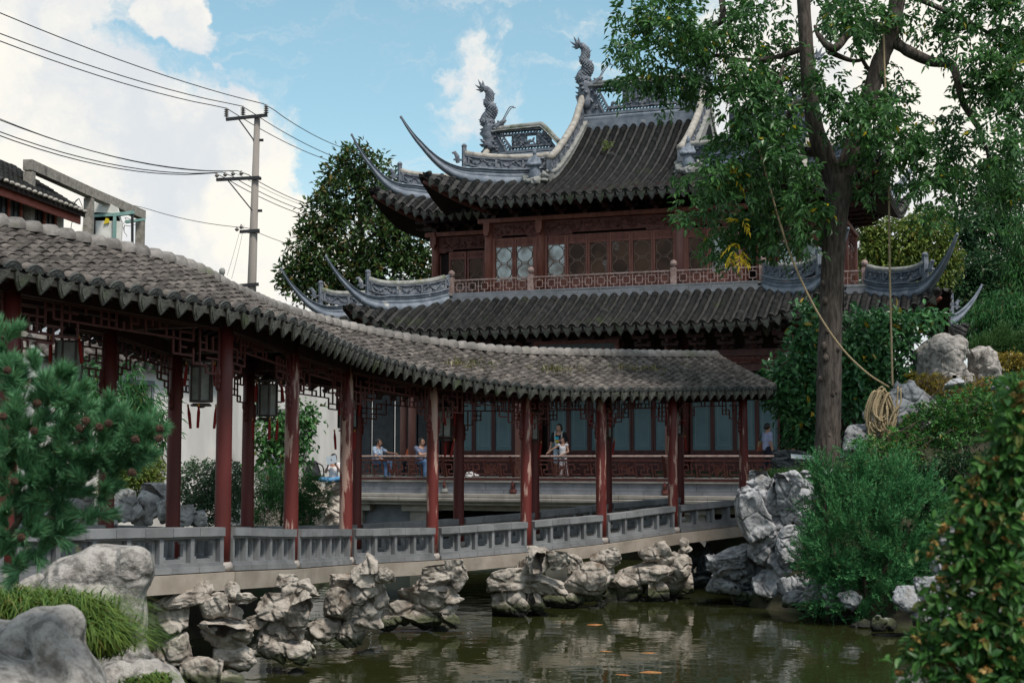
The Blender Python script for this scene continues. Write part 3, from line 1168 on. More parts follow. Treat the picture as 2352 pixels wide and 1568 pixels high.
        put('statue_base', me, st, (0, 0, -.02))


build_tower_roofs()


def stepped_lattice(m, x0, x1, z0, z1, y, n, bw=.016):
    """n stacked cells with stepped corners, thin bars"""
    h = (z1 - z0) / n
    w = x1 - x0
    for k in range(n):
        a, b = z0 + k * h, z0 + (k + 1) * h
        for sx in (-1, 1):
            for sz in (-1, 1):
                X = lambda t: (x0 + t * w / 2) if sx < 0 else (x1 - t * w / 2)
                Z = lambda t: (a + t * h / 2) if sz < 0 else (b - t * h / 2)
                path = [(.12, 1.0), (.12, .62), (.26, .62), (.26, .44), (.42, .44), (.42, .26), (.60, .26), (.60, .10), (1.0, .10)]
                for (p, q), (p2, q2) in zip(path[:-1], path[1:]):
                    m.bar((X(p), y, Z(q)), (X(p2), y, Z(q2)), bw, bw, up=(0, 1, 0))
                m.bar((X(0), y, Z(.62)), (X(.12), y, Z(.62)), bw, bw, up=(0, 1, 0))
                m.bar((X(.60), y, Z(0)), (X(.60), y, Z(.10)), bw, bw, up=(0, 1, 0))
                m.bar((X(.0), y, Z(.30)), (X(.26), y, Z(.44)), bw, bw, up=(0, 1, 0))


def leaf_meshes(w, zb, zt, glass0, glass1, kind):
    """one hinged leaf: frame with carved small panels, a pane, and a thin lattice"""
    fr = MB()
    t = .065
    for x in (-w / 2 + t / 2, w / 2 - t / 2):
        fr.box((x, 0, (zb + zt) / 2), (t, .07, zt - zb))
    zs = [zb, glass0 - t, glass1, zt - t] + ([zt - .32] if kind == 'up' else [])
    for z in (zb + t / 2, glass0 - t / 2, glass1 + t / 2, zt - t / 2):
        fr.box((0, 0, z), (w - 2 * t + .004, .062, t))
    fr.box((0, .012, (zb + glass0) / 2), (w - 2 * t, .03, glass0 - zb - t))
    fr.box((0, .0, (zb + glass0) / 2), (w - 2 * t - .12, .045, glass0 - zb - t - .14))
    fr.box((0, .012, (glass1 + zt) / 2), (w - 2 * t, .03, zt - glass1 - t))
    fr.box((0, .0, (glass1 + zt) / 2 + .005), (w - 2 * t - .10, .045, max(.04, zt - glass1 - t - .11)))
    for k in range(9):
        x = -w * .28 + w * .56 * k / 8
        fr.tube([(x, -.022, (glass1 + zt) / 2 - .02), (x + .02, -.03, (glass1 + zt) / 2 + .02)], .012, 5)
    pn = MB().box((0, .02, (glass0 + glass1) / 2), (w - 2 * t, .012, glass1 - glass0))
    la = MB()
    if kind == 'up':
        stepped_lattice(la, -w / 2 + t, w / 2 - t, glass0, glass1, .0, 2, .02)
    else:
        x, z0, z1 = w / 2 - t, glass0, glass1
        for ins, bw in ((.10, .03), (.145, .012)):
            for a, b in (((-x + ins, z0 + ins * 1.6), (x - ins, z0 + ins * 1.6)), ((-x + ins, z1 - ins * 1.6), (x - ins, z1 - ins * 1.6)),
                         ((-x + ins, z0 + ins * 1.6), (-x + ins, z1 - ins * 1.6)), ((x - ins, z0 + ins * 1.6), (x - ins, z1 - ins * 1.6))):
                la.bar((a[0], .012, a[1]), (b[0], .012, b[1]), bw, .006, up=(0, 1, 0))
        for sx in (-1, 1):
            for zz in (z0 + .06, z1 - .06):
                la.bar((sx * (x - .02), .012, zz), (sx * (x - .12), .012, zz + (.11 if zz < (z0 + z1) / 2 else -.11)), .02, .006, up=(0, 1, 0))
    return fr.mesh('casement'), pn.mesh('pane'), la.mesh('lattice')


def build_tower_body():
    def colm(a, b, z0, z1, r, m, nm='column', base=True):
        k = MB()
        k.lathe([(r, z0), (r * 1.0, z0 + (z1 - z0) * .6), (r * .93, z1)], (a, b, 0), 14)
        return k.build(nm, m, tower, True)
    # upper storey
    up_w = .72
    kinds = {}

    def leaves(kind, w, zb, zt, g0, g1, mats, nm):
        ms = leaf_meshes(w, zb, zt, g0, g1, kind)
        for me, mm in zip(ms, mats):
            me.materials.append(mm)

        mirror = ms[1].copy()
        mirror.materials.clear()
        mirror.materials.append(M_GLASS_SKY)

        def place(a, b, rz=0.0, sky=False):
            o = put(nm, ms[0], tower, (a, b, 0), (0, 0, rz))
            put('pane', mirror if sky else ms[1], o)
            put('lattice', ms[2], o)
        return place
    upleaf = leaves('up', up_w, 5.32, 7.28, 5.86, 6.98, (M_WOOD, M_GLASS_UP, M_LATT), 'casement')
    wleaf = leaves('up', .66, 5.32, 7.22, 5.86, 6.94, (M_WOOD, M_GLASS_UP, M_LATT), 'casement')
    bz = 2.5
    for i in range(6):
        upleaf(-1.83 + .732 * i, bz, sky=i == 0)
    for s in (-1, 1):
        for i in range(2):
            upleaf(s * (2.93 + .735 * i), bz, sky=(s < 0 or i == 1))
        for i in range(3):
            wleaf(s * (4.75 + .70 * i), 4.5, sky=(s < 0 and i == 0) or (s > 0 and i > 0))
        for i in range(5):
            wleaf(s * 7.0, 5.25 + .86 * i, s * PI / 2)
        for i in range(2):
            wleaf(s * 4.2, 3.05 + .72 * i, s * PI / 2)
    for a in (-4.2, -2.35, 2.35, 4.2):
        colm(a, bz, 5.3, 7.95, .155, M_PINKCOL if a > 2.3 else M_WOOD)
    for s in (-1, 1):
        colm(s * 7.0, 4.5, 5.3, 7.95, .15, M_WOOD if s < 0 else M_PINKCOL)
        colm(s * 7.0, 9.5, 5.3, 7.95, .15, M_WOOD)
        colm(s * 7.0, 7.0, 5.3, 7.95, .12, M_WOOD)

    def beam(a0, b0, a1, b1, z0, z1, th, m, nm):
        k = MB()
        k.bar((a0, b0, (z0 + z1) / 2), (a1, b1, (z0 + z1) / 2), th, z1 - z0)
        return k.build(nm, m, tower)

    def frieze(a0, a1, b, z0, z1, rot=False):
        k = MB()
        F = (lambda p, q, z: (q, p, z)) if rot else (lambda p, q, z: (p, q, z))
        k.bar(F(a0, b, (z0 + z1) / 2), F(a1, b, (z0 + z1) / 2), .07, z1 - z0)
        o = -.045 if not rot else .045
        for _ in range(int(34 * abs(a1 - a0))):
            x, z = RNG.uniform(min(a0, a1) + .1, max(a0, a1) - .1), RNG.uniform(z0 + .08, z1 - .08)
            dx, dz = RNG.normal(0, .05), RNG.normal(0, .04)
            k.tube([F(x, b + o, z), F(x + dx, b + o * 1.5, z + dz), F(x + 2 * dx, b + o, z + dz * .5)], [.012, .026, .010], 5)
        # stepped hanging brackets at the lower edge
        w = abs(a1 - a0)
        for s in (0, 1):
            e = min(a0, a1) if s == 0 else max(a0, a1)
            d = 1 if s == 0 else -1
            k.bar(F(e, b, z0 - .03), F(e + d * w * .22, b, z0 - .03), .06, .06)
            k.bar(F(e, b, z0 - .08), F(e + d * w * .12, b, z0 - .08), .055, .05)
        return k.build('frieze_panel', M_WOOD_CARVE, tower)
    for a0, a1 in ((-4.08, -2.47), (-2.23, 2.23), (2.47, 4.08)):
        frieze(a0, a1, bz - .02, 7.36, 7.78)
    for s in (-1, 1):
        frieze(s * 4.35, s * 6.88, 4.5, 7.30, 7.76)
        frieze(4.6, 9.4, s * 7.02, 7.30, 7.74, rot=True)
    beam(-4.55, bz - .06, 4.55, bz - .06, 7.80, 7.94, .26, M_WOOD, 'lintel')
    for s in (-1, 1):
        beam(s * 4.2, 4.44, s * 7.35, 4.44, 7.78, 7.92, .26, M_WOOD, 'lintel')
        beam(s * 7.05, 4.2, s * 7.05, 9.8, 7.775, 7.915, .24, M_WOOD, 'lintel')
        for (a, b) in ((4.2, bz - .2), (7.0, 4.3), (2.35, bz - .2)):
            k = MB()
            k.box((s * a, b, 7.62), (.22, .18, .34)).box((s * a, b - .06, 7.42), (.16, .12, .12))
            k.build('beam_end', M_WOOD, tower)
    # jambs behind and dark rooms
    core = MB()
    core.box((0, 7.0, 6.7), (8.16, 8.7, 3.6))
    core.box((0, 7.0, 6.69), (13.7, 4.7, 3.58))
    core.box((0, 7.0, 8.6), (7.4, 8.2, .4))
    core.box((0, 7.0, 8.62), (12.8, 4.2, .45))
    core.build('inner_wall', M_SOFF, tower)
    for a0, a1 in ((-4.05, -2.5), (-2.2, 2.2), (2.5, 4.05)):
        for a in (a0 + .03, a1 - .03):
            MB().box((a, bz, 6.33), (.09, .10, 2.04)).build('jamb', M_WOOD, tower)
    # dougong brackets in the dark under the eaves
    k = MB()
    k.box((0, 0, 0), (.16, .26, .14)).box((0, -.14, .13), (.42, .14, .10)).box((0, -.34, .14), (.12, .5, .12)).box((0, -.42, .27), (.60, .13, .10))
    k.box((0, -.62, .40), (.12, .6, .11)).box((0, -.74, .52), (.62, .12, .10))
    for x in (-.25, .25):
        k.box((x, -.42, .36), (.12, .14, .09))
        k.box((x, -.74, .62), (.12, .14, .09))
    k.tube(catmull([(0, -.5, .20), (0, -.75, .12), (0, -.92, .20)], 6), [.06, .06, .05, .04, .03, .01], 6)
    bme = k.mesh('bracket')
    bme.materials.append(M_WOOD_D)
    for i in range(11):
        put('bracket', bme, tower, (-4.0 + .8 * i, bz, 8.0))
    for s in (-1, 1):
        for i in range(4):
            put('bracket', bme, tower, (s * (4.9 + .7 * i), 4.5, 8.0))
        for i in range(6):
            put('bracket', bme, tower, (s * 7.0, 4.8 + .85 * i, 8.0), (0, 0, s * PI / 2))
    for i in range(15):
        put('bracket', bme, tower, (-5.95 + .85 * i, .55, 3.15), scale=(.85, .85, .85))
    # balcony
    for a in (-5.15, -2.37, 2.37, 5.15):
        k = MB()
        k.box((a, 1.5, 5.60), (.17, .17, .58))
        k.lathe([(.05, 5.88), (.06, 5.93), (.10, 5.97), (.115, 6.03), (.09, 6.10), (.03, 6.14)], (a, 1.5, 0), 12)
        k.build('balcony_post', M_RAILW, tower)
    for s in (-1, 1):
        k = MB()
        k.box((s * 8.0, 3.5, 5.60), (.17, .17, .58))
        k.lathe([(.05, 5.88), (.06, 5.93), (.10, 5.97), (.115, 6.03), (.09, 6.10), (.03, 6.14)], (s * 8.0, 3.5, 0), 12)
        k.build('balcony_post', M_RAILW, tower)

    def bal(p0, p1, n):
        p0, p1 = np.asarray(p0, float), np.asarray(p1, float)
        L = np.linalg.norm(p1 - p0)
        t = (p1 - p0) / L
        up = np.array([-t[1], t[0], 0])
        zb, zt = 5.36, 5.80
        k = MB()
        X = lambda u, z: (*(p0 + t * u), z)
        for z, w in ((zb, .035), (zt, .045), (zb - .06, .03)):
            k.bar(X(.08, z), X(L - .08, z), w, w)
        c = (L - .16) / n
        for i in range(n + 1):
            u = .08 + c * i
            k.bar(X(u, zb), X(u, zt), .022, .022, up=up)
        zm, q = (zb + zt) / 2, .11
        for i in range(n):
            u = .08 + c * (i + .5)
            for a, b in (((u - q, zm - q), (u + q, zm - q)), ((u - q, zm + q), (u + q, zm + q)), ((u - q, zm - q), (u - q, zm + q)), ((u + q, zm - q), (u + q, zm + q)),
                         ((u - c / 2, zm), (u - q, zm)), ((u + q, zm), (u + c / 2, zm)), ((u, zb), (u, zm - q)), ((u, zm + q), (u, zt))):
                k.bar(X(*a), X(*b), .022, .022, up=up)
        k.build('balcony_railing', M_RAILW, tower)
    bal((-5.15, 1.5), (-2.37, 1.5), 6)
    bal((-2.37, 1.5), (2.37, 1.5), 11)
    bal((2.37, 1.5), (5.15, 1.5), 6)
    for s in (-1, 1):
        bal((s * 5.15, 1.5), (s * 5.15, 3.5), 4)
        bal((s * 5.15, 3.5), (s * 8.0, 3.5), 6)
        bal((s * 8.0, 3.5), (s * 8.0, 10.5), 14)
    # grey brick course under the balcony
    bm1 = MB().box((0, 0, 0), (.71, .12, .15)).mesh('stone_block')
    bm1.materials.append(M_BLOCK)
    for r, z in ((0, 5.13), (1, 5.285)):
        for i in range(15):
            a = -5.04 + .72 * i + (.36 if r else 0)
            if a < 5.2:
                put('stone_block', bm1, tower, (a, 1.37, z))
    for s in (-1, 1):
        for i in range(4):
            put('stone_block', bm1, tower, (s * (5.6 + .72 * i), 3.37, 5.13))
            put('stone_block', bm1, tower, (s * (5.6 + .72 * i), 3.37, 5.285))
    sl = MB()
    sl.box((0, 4.2, 5.14), (10.4, 5.5, .30)).box((0, 7.0, 5.135), (16.0, 7.2, .29))
    sl.box((0, 4.2, 5.30), (10.6, 5.78, .04)).box((0, 7.0, 5.298), (16.3, 7.4, .04))
    sl.build('balcony_floor', M_COPE_D, tower)
    # lower storey
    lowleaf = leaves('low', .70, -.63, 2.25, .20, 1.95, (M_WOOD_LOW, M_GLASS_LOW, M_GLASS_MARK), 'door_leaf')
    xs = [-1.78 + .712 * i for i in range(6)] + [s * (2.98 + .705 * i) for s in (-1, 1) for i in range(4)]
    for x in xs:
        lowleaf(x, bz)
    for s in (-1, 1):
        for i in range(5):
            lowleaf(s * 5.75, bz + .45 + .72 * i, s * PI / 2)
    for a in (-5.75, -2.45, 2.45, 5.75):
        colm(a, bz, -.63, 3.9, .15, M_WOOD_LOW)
    for a in (-6.1, -2.42, 2.42, 6.1):
        colm(a, .5, -.60, 3.6, .125, M_PINKCOL)
    for a, b in ((-8.2, .6), (-7.35, 2.6), (8.8, 2.6)):
        colm(a, b, -.60, 3.6, .125, M_PINKCOL)
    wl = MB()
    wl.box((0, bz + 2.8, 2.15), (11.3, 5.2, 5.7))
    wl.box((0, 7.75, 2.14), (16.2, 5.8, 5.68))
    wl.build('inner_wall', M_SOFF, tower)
    wr = MB()
    for i, a in enumerate((-6.35, -7.25, -8.15, -9.05, -9.95)):
        wr.box((a, 4.6, .85), (.84, .10, 3.0))
    wr.box((-6.82, 4.5, .85), (.06, .12, 3.0)).box((-5.98, 4.2, .85), (.06, .7, 3.0))
    wr.build('recess_panel', mat('panel_slate', (.05, .055, .065), (.08, .085, .095), 4, .7), tower)
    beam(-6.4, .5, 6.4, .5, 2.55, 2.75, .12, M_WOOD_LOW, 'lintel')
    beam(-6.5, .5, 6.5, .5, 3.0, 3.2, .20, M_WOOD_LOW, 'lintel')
    frieze(2.6, 5.95, .5, 2.78, 2.98)
    frieze(-2.3, 2.3, .5, 2.78, 2.98)
    frieze(-5.95, -2.6, .5, 2.78, 2.98)
    beam(-5.8, bz - .03, 5.8, bz - .03, 2.27, 2.5, .16, M_WOOD_LOW, 'lintel')
    # plaque under the lower eave, top strokes of its characters in rust brown
    pl = MB()
    pl.box((-.30, -.18, 3.05), (2.62, .06, .95))
    pq = pl.build('plaque', mat('plaque_slate', (.045, .05, .052), (.07, .075, .075), 5, .6), tower)
    fr = MB()
    for (c, d) in (((-.30, -.20, 3.50), (2.72, .12, .10)), ((-.30, -.20, 2.60), (2.72, .12, .10)), ((-1.60, -.20, 3.05), (.12, .12, .84)), ((1.0, -.20, 3.05), (.12, .12, .84))):
        fr.box(c, d)
    for i in range(60):
        x = -1.55 + 2.5 * i / 60
        fr.tube([(x, -.26, 3.49 + .02 * math.sin(i * 2.1)), (x + .03, -.27, 3.51 + .02 * math.cos(i * 1.7))], .016, 5)
    fr.build('plaque_frame', M_WOOD_CARVE, pq)
    M_RUST = mat('rust_letter', (.16, .055, .03), rough=.6)
    strokes = [[((-.14, .16), (.14, .16)), ((0, .25), (0, -.2)), ((-.12, .02), (.12, .02)), ((-.16, -.2), (.16, -.2)), ((-.05, .22), (-.12, .08))],
               [((-.15, .12), (.15, .12)), ((0, .24), (-.14, -.2)), ((.02, .05), (.15, -.2)), ((-.08, -.05), (.08, -.05))],
               [((-.14, .2), (-.14, -.2)), ((-.14, .2), (.14, .2)), ((.14, .2), (.14, -.2)), ((-.14, 0), (.14, 0)), ((0, .26), (0, -.16)), ((-.14, -.2), (.14, -.2))],
               [((-.16, .14), (.16, .14)), ((0, .26), (0, .02)), ((0, .1), (-.16, -.2)), ((0, .1), (.16, -.2)), ((-.1, -.08), (.1, -.08))]]
    for k, st in enumerate(strokes):
        cx = -1.15 + .57 * k
        ch = MB()
        for (p, q) in st:
            ch.bar((cx + p[0], -.215, 3.08 + p[1]), (cx + q[0], -.215, 3.08 + q[1]), .045, .014, up=(0, 1, 0))
        ch.build('character', M_RUST, pq)


build_tower_body()

# ---------------------------------------------------------------- terrace in front of the pavilion
terrace = thing('stone_terrace', 'grey stone waterside terrace with a dark red bench rail below the pavilion', 'terrace', (2.325, 43.65, 0), TOWER_RZ)


def build_terrace():
    m = MB()
    m.box((.6, 3.0, -.72), (17.6, 6.2, .16))
    m.box((.6, 5.2, -1.5), (17.4, 5.6, 1.5))
    m.build('terrace_floor', M_LEDGE, terrace)
    blk = [MB().box((0, 0, 0), (.90 + d, .12, h)).mesh('stone_block') for d, h in ((.0, .235), (-.2, .235), (.14, .235))]
    for me in blk:
        me.materials.append(M_BLOCK)
    for r in range(2):
        x = -7.9 - .3 * r
        while x < 8.6:
            k = random.randrange(3)
            w = (.90, .70, 1.04)[k]
            put('stone_block', blk[k], terrace, (x + w / 2, .02 - .004 * random.random(), -.92 - .243 * r))
            x += w + .008
    # ledge: flat top, roll and fillet, in lengths
    x = -8.2
    k = 0
    while x < 8.8:
        w = (2.1, 2.7, 2.4)[k % 3]
        l = MB()
        l.box((x + w / 2, -.20, -1.21), (w - .012, .62, .09))
        l.tube([(x, -.40, -1.33), (x + w - .012, -.40, -1.33)], [.115, .115], 10)
        l.box((x + w / 2, -.14, -1.47), (w - .012, .50, .07))
        l.build('ledge_stone', M_LEDGE, terrace)
        x += w
        k += 1
    for a, w in ((-5.55, .95), (-1.0, .95), (3.3, .95), (7.4, .95), (-8.0, 1.2)):
        p = MB()
        p.box((a, .05, -1.62), (w * 1.25, .52, .20)).box((a, .10, -2.5), (w * .72, .40, 1.6))
        p.build('pier_stone', M_LEDGE, terrace)
    for a0, a1 in ((-5.1, -1.3), (-.6, 2.9), (3.7, 7.0)):
        p = MB()
        p.box(((a0 + a1) / 2, .12, -1.60), (a1 - a0, .30, .18))
        p.build('lintel_stone', M_LEDGE, terrace)
    p = MB()
    p.box((-6.9, .22, -2.4), (1.9, .2, 1.8)).box((-3.2, .45, -2.9), (4.0, .2, .6))
    p.build('wall_stone', M_BLOCK, terrace)
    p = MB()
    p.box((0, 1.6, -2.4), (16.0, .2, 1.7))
    p.build('recess_wall', M_DARK, terrace)  # near-black sheet stands in for the shade below the terrace
    # rail: sloping goose-neck posts, two rails, a fretwork panel per bay
    posts = [-8.1, -4.72, -2.42, 2.42, 6.05, 8.4]
    for a in posts:
        k = MB()
        k.tube(catmull([(a, .02, -.72), (a, -.10, -.45), (a, -.26, -.10), (a, -.30, .03)], 8), .055, 6)
        k.tube(catmull([(a, -.02, -1.02), (a, -.10, -.92), (a, -.06, -.80), (a, .0, -.70)], 6), [.03, .05, .05, .06, .06, .05], 6)
        k.build('rail_post', M_WOOD_LOW, terrace)
        k = MB()
        k.box((a, -.02, -.86), (.13, .12, .30))
        k.lathe([(.08, -1.16), (.125, -1.10), (.11, -1.02), (.07, -1.0)], (a, -.03, 0), 10)
        k.build('rail_bracket', M_COPE_D if a == -4.72 else M_WOOD_LOW, terrace)
    k = MB()
    k.bar((-8.2, .0, -.70), (8.5, .0, -.70), .22, .07)
    k.build('bench_sill', M_WOOD_LOW, terrace)
    for a0, a1 in zip(posts[:-1], posts[1:]):
        k = MB()
        k.tube([(a0, -.30, .005), (a1, -.30, .005)], [.036, .036], 8)
        k.build('hand_rail', M_RAILW, terrace)
        k = MB()
        k.tube([(a0, -.245, -.115), (a1, -.245, -.115)], [.030, .030], 8)
        n = max(2, int((a1 - a0) / .42))
        c = (a1 - a0) / n
        Y = lambda z: -.245 + (z + .115) * -.42
        for i in range(n):
            x0 = a0 + c * i
            B = lambda p, z0, q, z1: k.bar((x0 + p * c, Y(z0), z0), (x0 + q * c, Y(z1), z1), .032, .032, up=(0, 1, 0))
            if i % 5 == 3:
                for _ in range(14):
                    B(random.random(), random.uniform(-.6, -.2), random.random(), random.uniform(-.6, -.2))
                B(0, -.66, 0, -.12)
                B(1, -.66, 1, -.12)
                continue
            f = 1 if i % 2 else 0
            B(0, -.24, .62, -.24)
            B(.62, -.24, .62, -.40)
            B(.34, -.40, .62, -.40)
            B(.34, -.40, .34, -.54)
            B(.34, -.54, 1.0, -.54)
            B(.82, -.20, .82, -.54) if f else B(.16, -.20, .16, -.62)
            B(.82, -.36, 1.0, -.36)
            B(0, -.62, .5, -.62)
            B(.5, -.115, .5, -.02) if i % 3 == 0 else None
        k.build('fretwork', M_FRETW, terrace)


build_terrace()

# ---------------------------------------------------------------- covered walkway on a low stone bridge
def red_column_mat():
    m = mat('column_red', (.105, .016, .013), (.155, .026, .021), 2.5, .5, .15, 30, stretch=(1, 1, .16), c3=(.42, .27, .22), s3=7, lo3=.535, hi3=.59)
    return m


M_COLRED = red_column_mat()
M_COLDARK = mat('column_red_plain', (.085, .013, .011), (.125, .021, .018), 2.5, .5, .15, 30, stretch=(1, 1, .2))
M_FRET = mat('fretwork_red', (.070, .014, .012), (.11, .024, .020), 6, .55)
M_RAILS = mat('railing_stone', (.150, .152, .156), (.215, .218, .222), 2.0, .8, .12, 60, island=.13, c3=(.09, .09, .092), s3=2.3, lo3=.52, hi3=.78)
M_BEAMS = mat('bridge_beam', (.27, .225, .18), (.38, .325, .27), 1.6, .85, .15, 60, c3=(.17, .145, .12), s3=1.0, lo3=.52, hi3=.75, island=.08)
M_PLASTERB = mat('column_base_pale', (.27, .24, .215), (.38, .34, .31), 5, .9, .3, 20)
M_EAVEB = mat('eave_board', (.13, .11, .095), (.22, .19, .165), 4, .8)
NODES = np.array([(-7.5, 14.3, -1.35), (-5.96, 16.84, -1.47), (-4.04, 20, -1.58), (-3.46, 22.4, -1.73), (-2.9, 25, -1.86), (-1.52, 27.3, -1.95),
                  (.286, 29.2, -1.92), (1.92, 30.8, -1.85), (3.67, 32.6, -1.716), (5.58, 34.4, -1.62)])
RIDGE_Z = np.array([3.22, 3.06, 2.90, 2.72, 2.61, 2.43, 2.325, 2.37, 2.47, 2.58]) - .16
DROP = .82
NB = len(NODES)
DIRS = np.gradient(NODES[:, :2], axis=0)
DIRS[2] = .5 * (NODES[2, :2] - NODES[1, :2]) / 3.7 + .5 * (NODES[3, :2] - NODES[2, :2]) / 2.47
DIRS /= np.linalg.norm(DIRS, axis=1)[:, None]
PERP = np.stack([-DIRS[:, 1], DIRS[:, 0]], 1)
BACKN = NODES.copy()
BACKN[:, :2] += 2.0 * PERP


def cr(p, t):
    p = np.asarray(p, float)
    q = np.vstack([2 * p[0] - p[1], p, 2 * p[-1] - p[-2]])
    t = np.asarray(t, float)
    i = np.clip(np.floor(t).astype(int), 0, len(p) - 2)
    f = (t - i)[:, None]
    a, b, c, d = q[i], q[i + 1], q[i + 2], q[i + 3]
    return 0.5 * (2 * b + (c - a) * f + (2 * a - 5 * b + 4 * c - d) * f ** 2 + (3 * b - a - 3 * c + d) * f ** 3)


EAVE = np.column_stack([NODES[:, :2] - .76 * PERP, RIDGE_Z - DROP])
RIDG = np.column_stack([NODES[:, :2] + 1.0 * PERP, RIDGE_Z])
BEAV = np.column_stack([NODES[:, :2] + 2.76 * PERP, RIDGE_Z - DROP])
walk = thing('covered_walkway', 'long zigzag covered walkway with red columns and grey tiled roof over the pond', 'walkway')
bridge = thing('stone_bridge', 'low grey stone footbridge with pierced panel balustrade under the covered walkway', 'bridge')


def prof(t, zr, drop=DROP):
    return zr - drop * (1.14 * t - .14 * t * t)


def tile_geo(r=.096, ln=.19, th=.020):
    a = np.linspace(0, PI, 8)
    def ring(rr, y, dz=0):
        return np.stack([np.cos(a) * rr, np.full(8, y), np.sin(a) * rr * .80 + dz], 1)
    m = MB()
    m.grid(np.stack([ring(r * .90, 0), ring(r, ln), ring(r - th, ln), ring(r * .9 - th, ln * .3)], 0)[:, ::-1])
    return m


def build_corridor_roof():
    tt = np.linspace(0, NB - 1 + .06, 900)
    ev = cr(EAVE, np.minimum(tt, NB - 1)) + np.maximum(0, tt - (NB - 1))[:, None] * np.append(DIRS[-1] * 2.6, .1)
    rv = cr(RIDG, np.minimum(tt, NB - 1)) + np.maximum(0, tt - (NB - 1))[:, None] * np.append(DIRS[-1] * 2.6, .1)
    bv = cr(BEAV, np.minimum(tt, NB - 1)) + np.maximum(0, tt - (NB - 1))[:, None] * np.append(DIRS[-1] * 2.6, .1)
    s = np.concatenate([[0], np.cumsum(np.linalg.norm(np.diff(ev, axis=0), axis=1))])
    n = int(s[-1] / .305)
    su = np.linspace(.15, s[-1] - .05, n)
    I = lambda arr, u: np.stack([np.interp(u, s, arr[:, k]) for k in range(3)], -1)
    tg = tile_geo()
    tme = tg.mesh('tile', True)
    tme.materials.append(M_TILE)
    TV = np.vstack(tg.v)
    TF = tg.f[0]
    NT, EXP = 14, None
    mats_, keys = [], []
    pan = MB()
    fr = np.linspace(0, 1, NT + 1)
    ends, drs = [], []
    for i in range(n):
        e, r = I(ev, su[i]), I(rv, su[i])
        pts = r[None] + (e - r)[None] * fr[:, None]
        pts[:, 2] = prof(fr, r[2], r[2] - e[2])
        ac = I(ev, min(su[i] + .05, s[-1])) - I(ev, su[i] - .05)
        ac /= np.linalg.norm(ac)
        for j in range(NT):
            y = pts[j + 1] - pts[j]
            L = np.linalg.norm(y)
            y = y / L
            x = ac - y * (ac @ y)
            x /= np.linalg.norm(x)
            z = np.cross(x, y)
            if z[2] < 0:
                z = -z
                x = -x
            # each tile lies on the one below: lower end lifted, small slips
            y2 = y + z * (.125 + RNG.normal(0, .025)) + x * RNG.normal(0, .04)
            y2 /= np.linalg.norm(y2)
            x2 = np.cross(y2, z)
            x2 /= np.linalg.norm(x2)
            z2 = np.cross(x2, y2)
            o = pts[j] + z * .012 + x * RNG.normal(0, .006) - y * .02
            sc_ = L / .135
            mats_.append((o, x2, y2 * sc_, z2))
            keys.append(np.linalg.norm(o))
            if j == NT - 1:
                ends.append((pts[-1] + y * .045 + z * .01, x, y, z))
        # stepped pan channel beside each course
        if i < n - 1:
            um = (su[i] + su[i + 1]) / 2
            e2, r2 = I(ev, um), I(rv, um)
            p2 = r2[None] + (e2 - r2)[None] * fr[:, None]
            p2[:, 2] = prof(fr, r2[2], r2[2] - e2[2])
            w = ac * .15
            st = np.repeat(p2, 2, 0)[1:-1]
            st[0::2, 2] -= .010
            st[1::2, 2] += .012
            g = np.stack([st - w + (0, 0, -.02), st - w * .4 - (0, 0, .055), st + w * .4 - (0, 0, .055), st + w - (0, 0, .02)], 1)
            pan.grid(g)
            drs.append((e2 + np.array([0, 0, -.01]), ac, e2 - r2))
    order = np.argsort(keys)
    # tiles that show in the frame, nearest first, are objects; the rest is one mesh of the same tiles
    vis = [k for k in order if (P(-20, 0, 1)[0] * mats_[k][0][1] < mats_[k][0][0])]
    sel = set(vis[:300])
    rest = MB()
    for k, (o, x, y, z) in enumerate(mats_):
        if k in sel:
            b = put('tile', tme, walk)
            b.matrix_local = Matrix(((x[0], y[0], z[0], o[0]), (x[1], y[1], z[1], o[1]), (x[2], y[2], z[2], o[2]), (0, 0, 0, 1)))
        else:
            rest.add(TV[:, :1] * x + TV[:, 1:2] * y + TV[:, 2:] * z + o, TF)
    rest.build('tile', M_TILE, walk, True, kind='stuff')
    pan.build('pan_tiles', M_TILE_D, walk, kind='stuff')
    # eave ends
    k = MB()
    a = np.linspace(0, PI, 9)
    for rr, y0, y1 in ((.122, 0, .03), (.085, .03, .036)):
        poly = [(math.cos(t) * rr, math.sin(t) * rr * .82) for t in a]
        k.prism(poly, ((0, y0, 0), (1, 0, 0), (0, 0, 1)), (0, y1 - y0, 0))
    for t in np.linspace(.3, PI - .3, 7):
        k.bar((math.cos(t) * .02, .036, math.sin(t) * .02), (math.cos(t) * .08, .036, math.sin(t) * .066), .012, .012)
    eme = k.mesh('end_tile')
    eme.materials.append(mat('tile_end_dark', (.045, .048, .050), (.085, .09, .08), 12, .8, .4, 40))
    for o, x, y, z in ends:
        b = put('end_tile', eme, walk)
        b.matrix_local = Matrix(((x[0], y[0], z[0], o[0]), (x[1], y[1], z[1], o[1]), (x[2], y[2], z[2], o[2]), (0, 0, 0, 1)))
    dme = drip_mesh(.22, .185)
    dme.materials.append(M_DRIP)
    for q, t, dn in drs:
        dn = np.array([dn[0], dn[1], 0])
        dn /= np.linalg.norm(dn)
        x = t
        y = -dn - x * (-dn @ x)
        y /= np.linalg.norm(y)
        z = np.cross(x, y)
        b = put('drip_tile', dme, walk)
        q = q + dn * .075 - np.array([0, 0, .045])
        b.matrix_local = Matrix(((x[0], y[0], z[0], q[0]), (x[1], y[1], z[1], q[1]), (x[2], y[2], z[2], q[2]), (0, 0, 0, 1)))
    # ridge tiles, each overlapping the next
    sr = np.concatenate([[0], np.cumsum(np.linalg.norm(np.diff(rv, axis=0), axis=1))])
    rm = MB()
    a = np.linspace(-.25, PI + .25, 9)
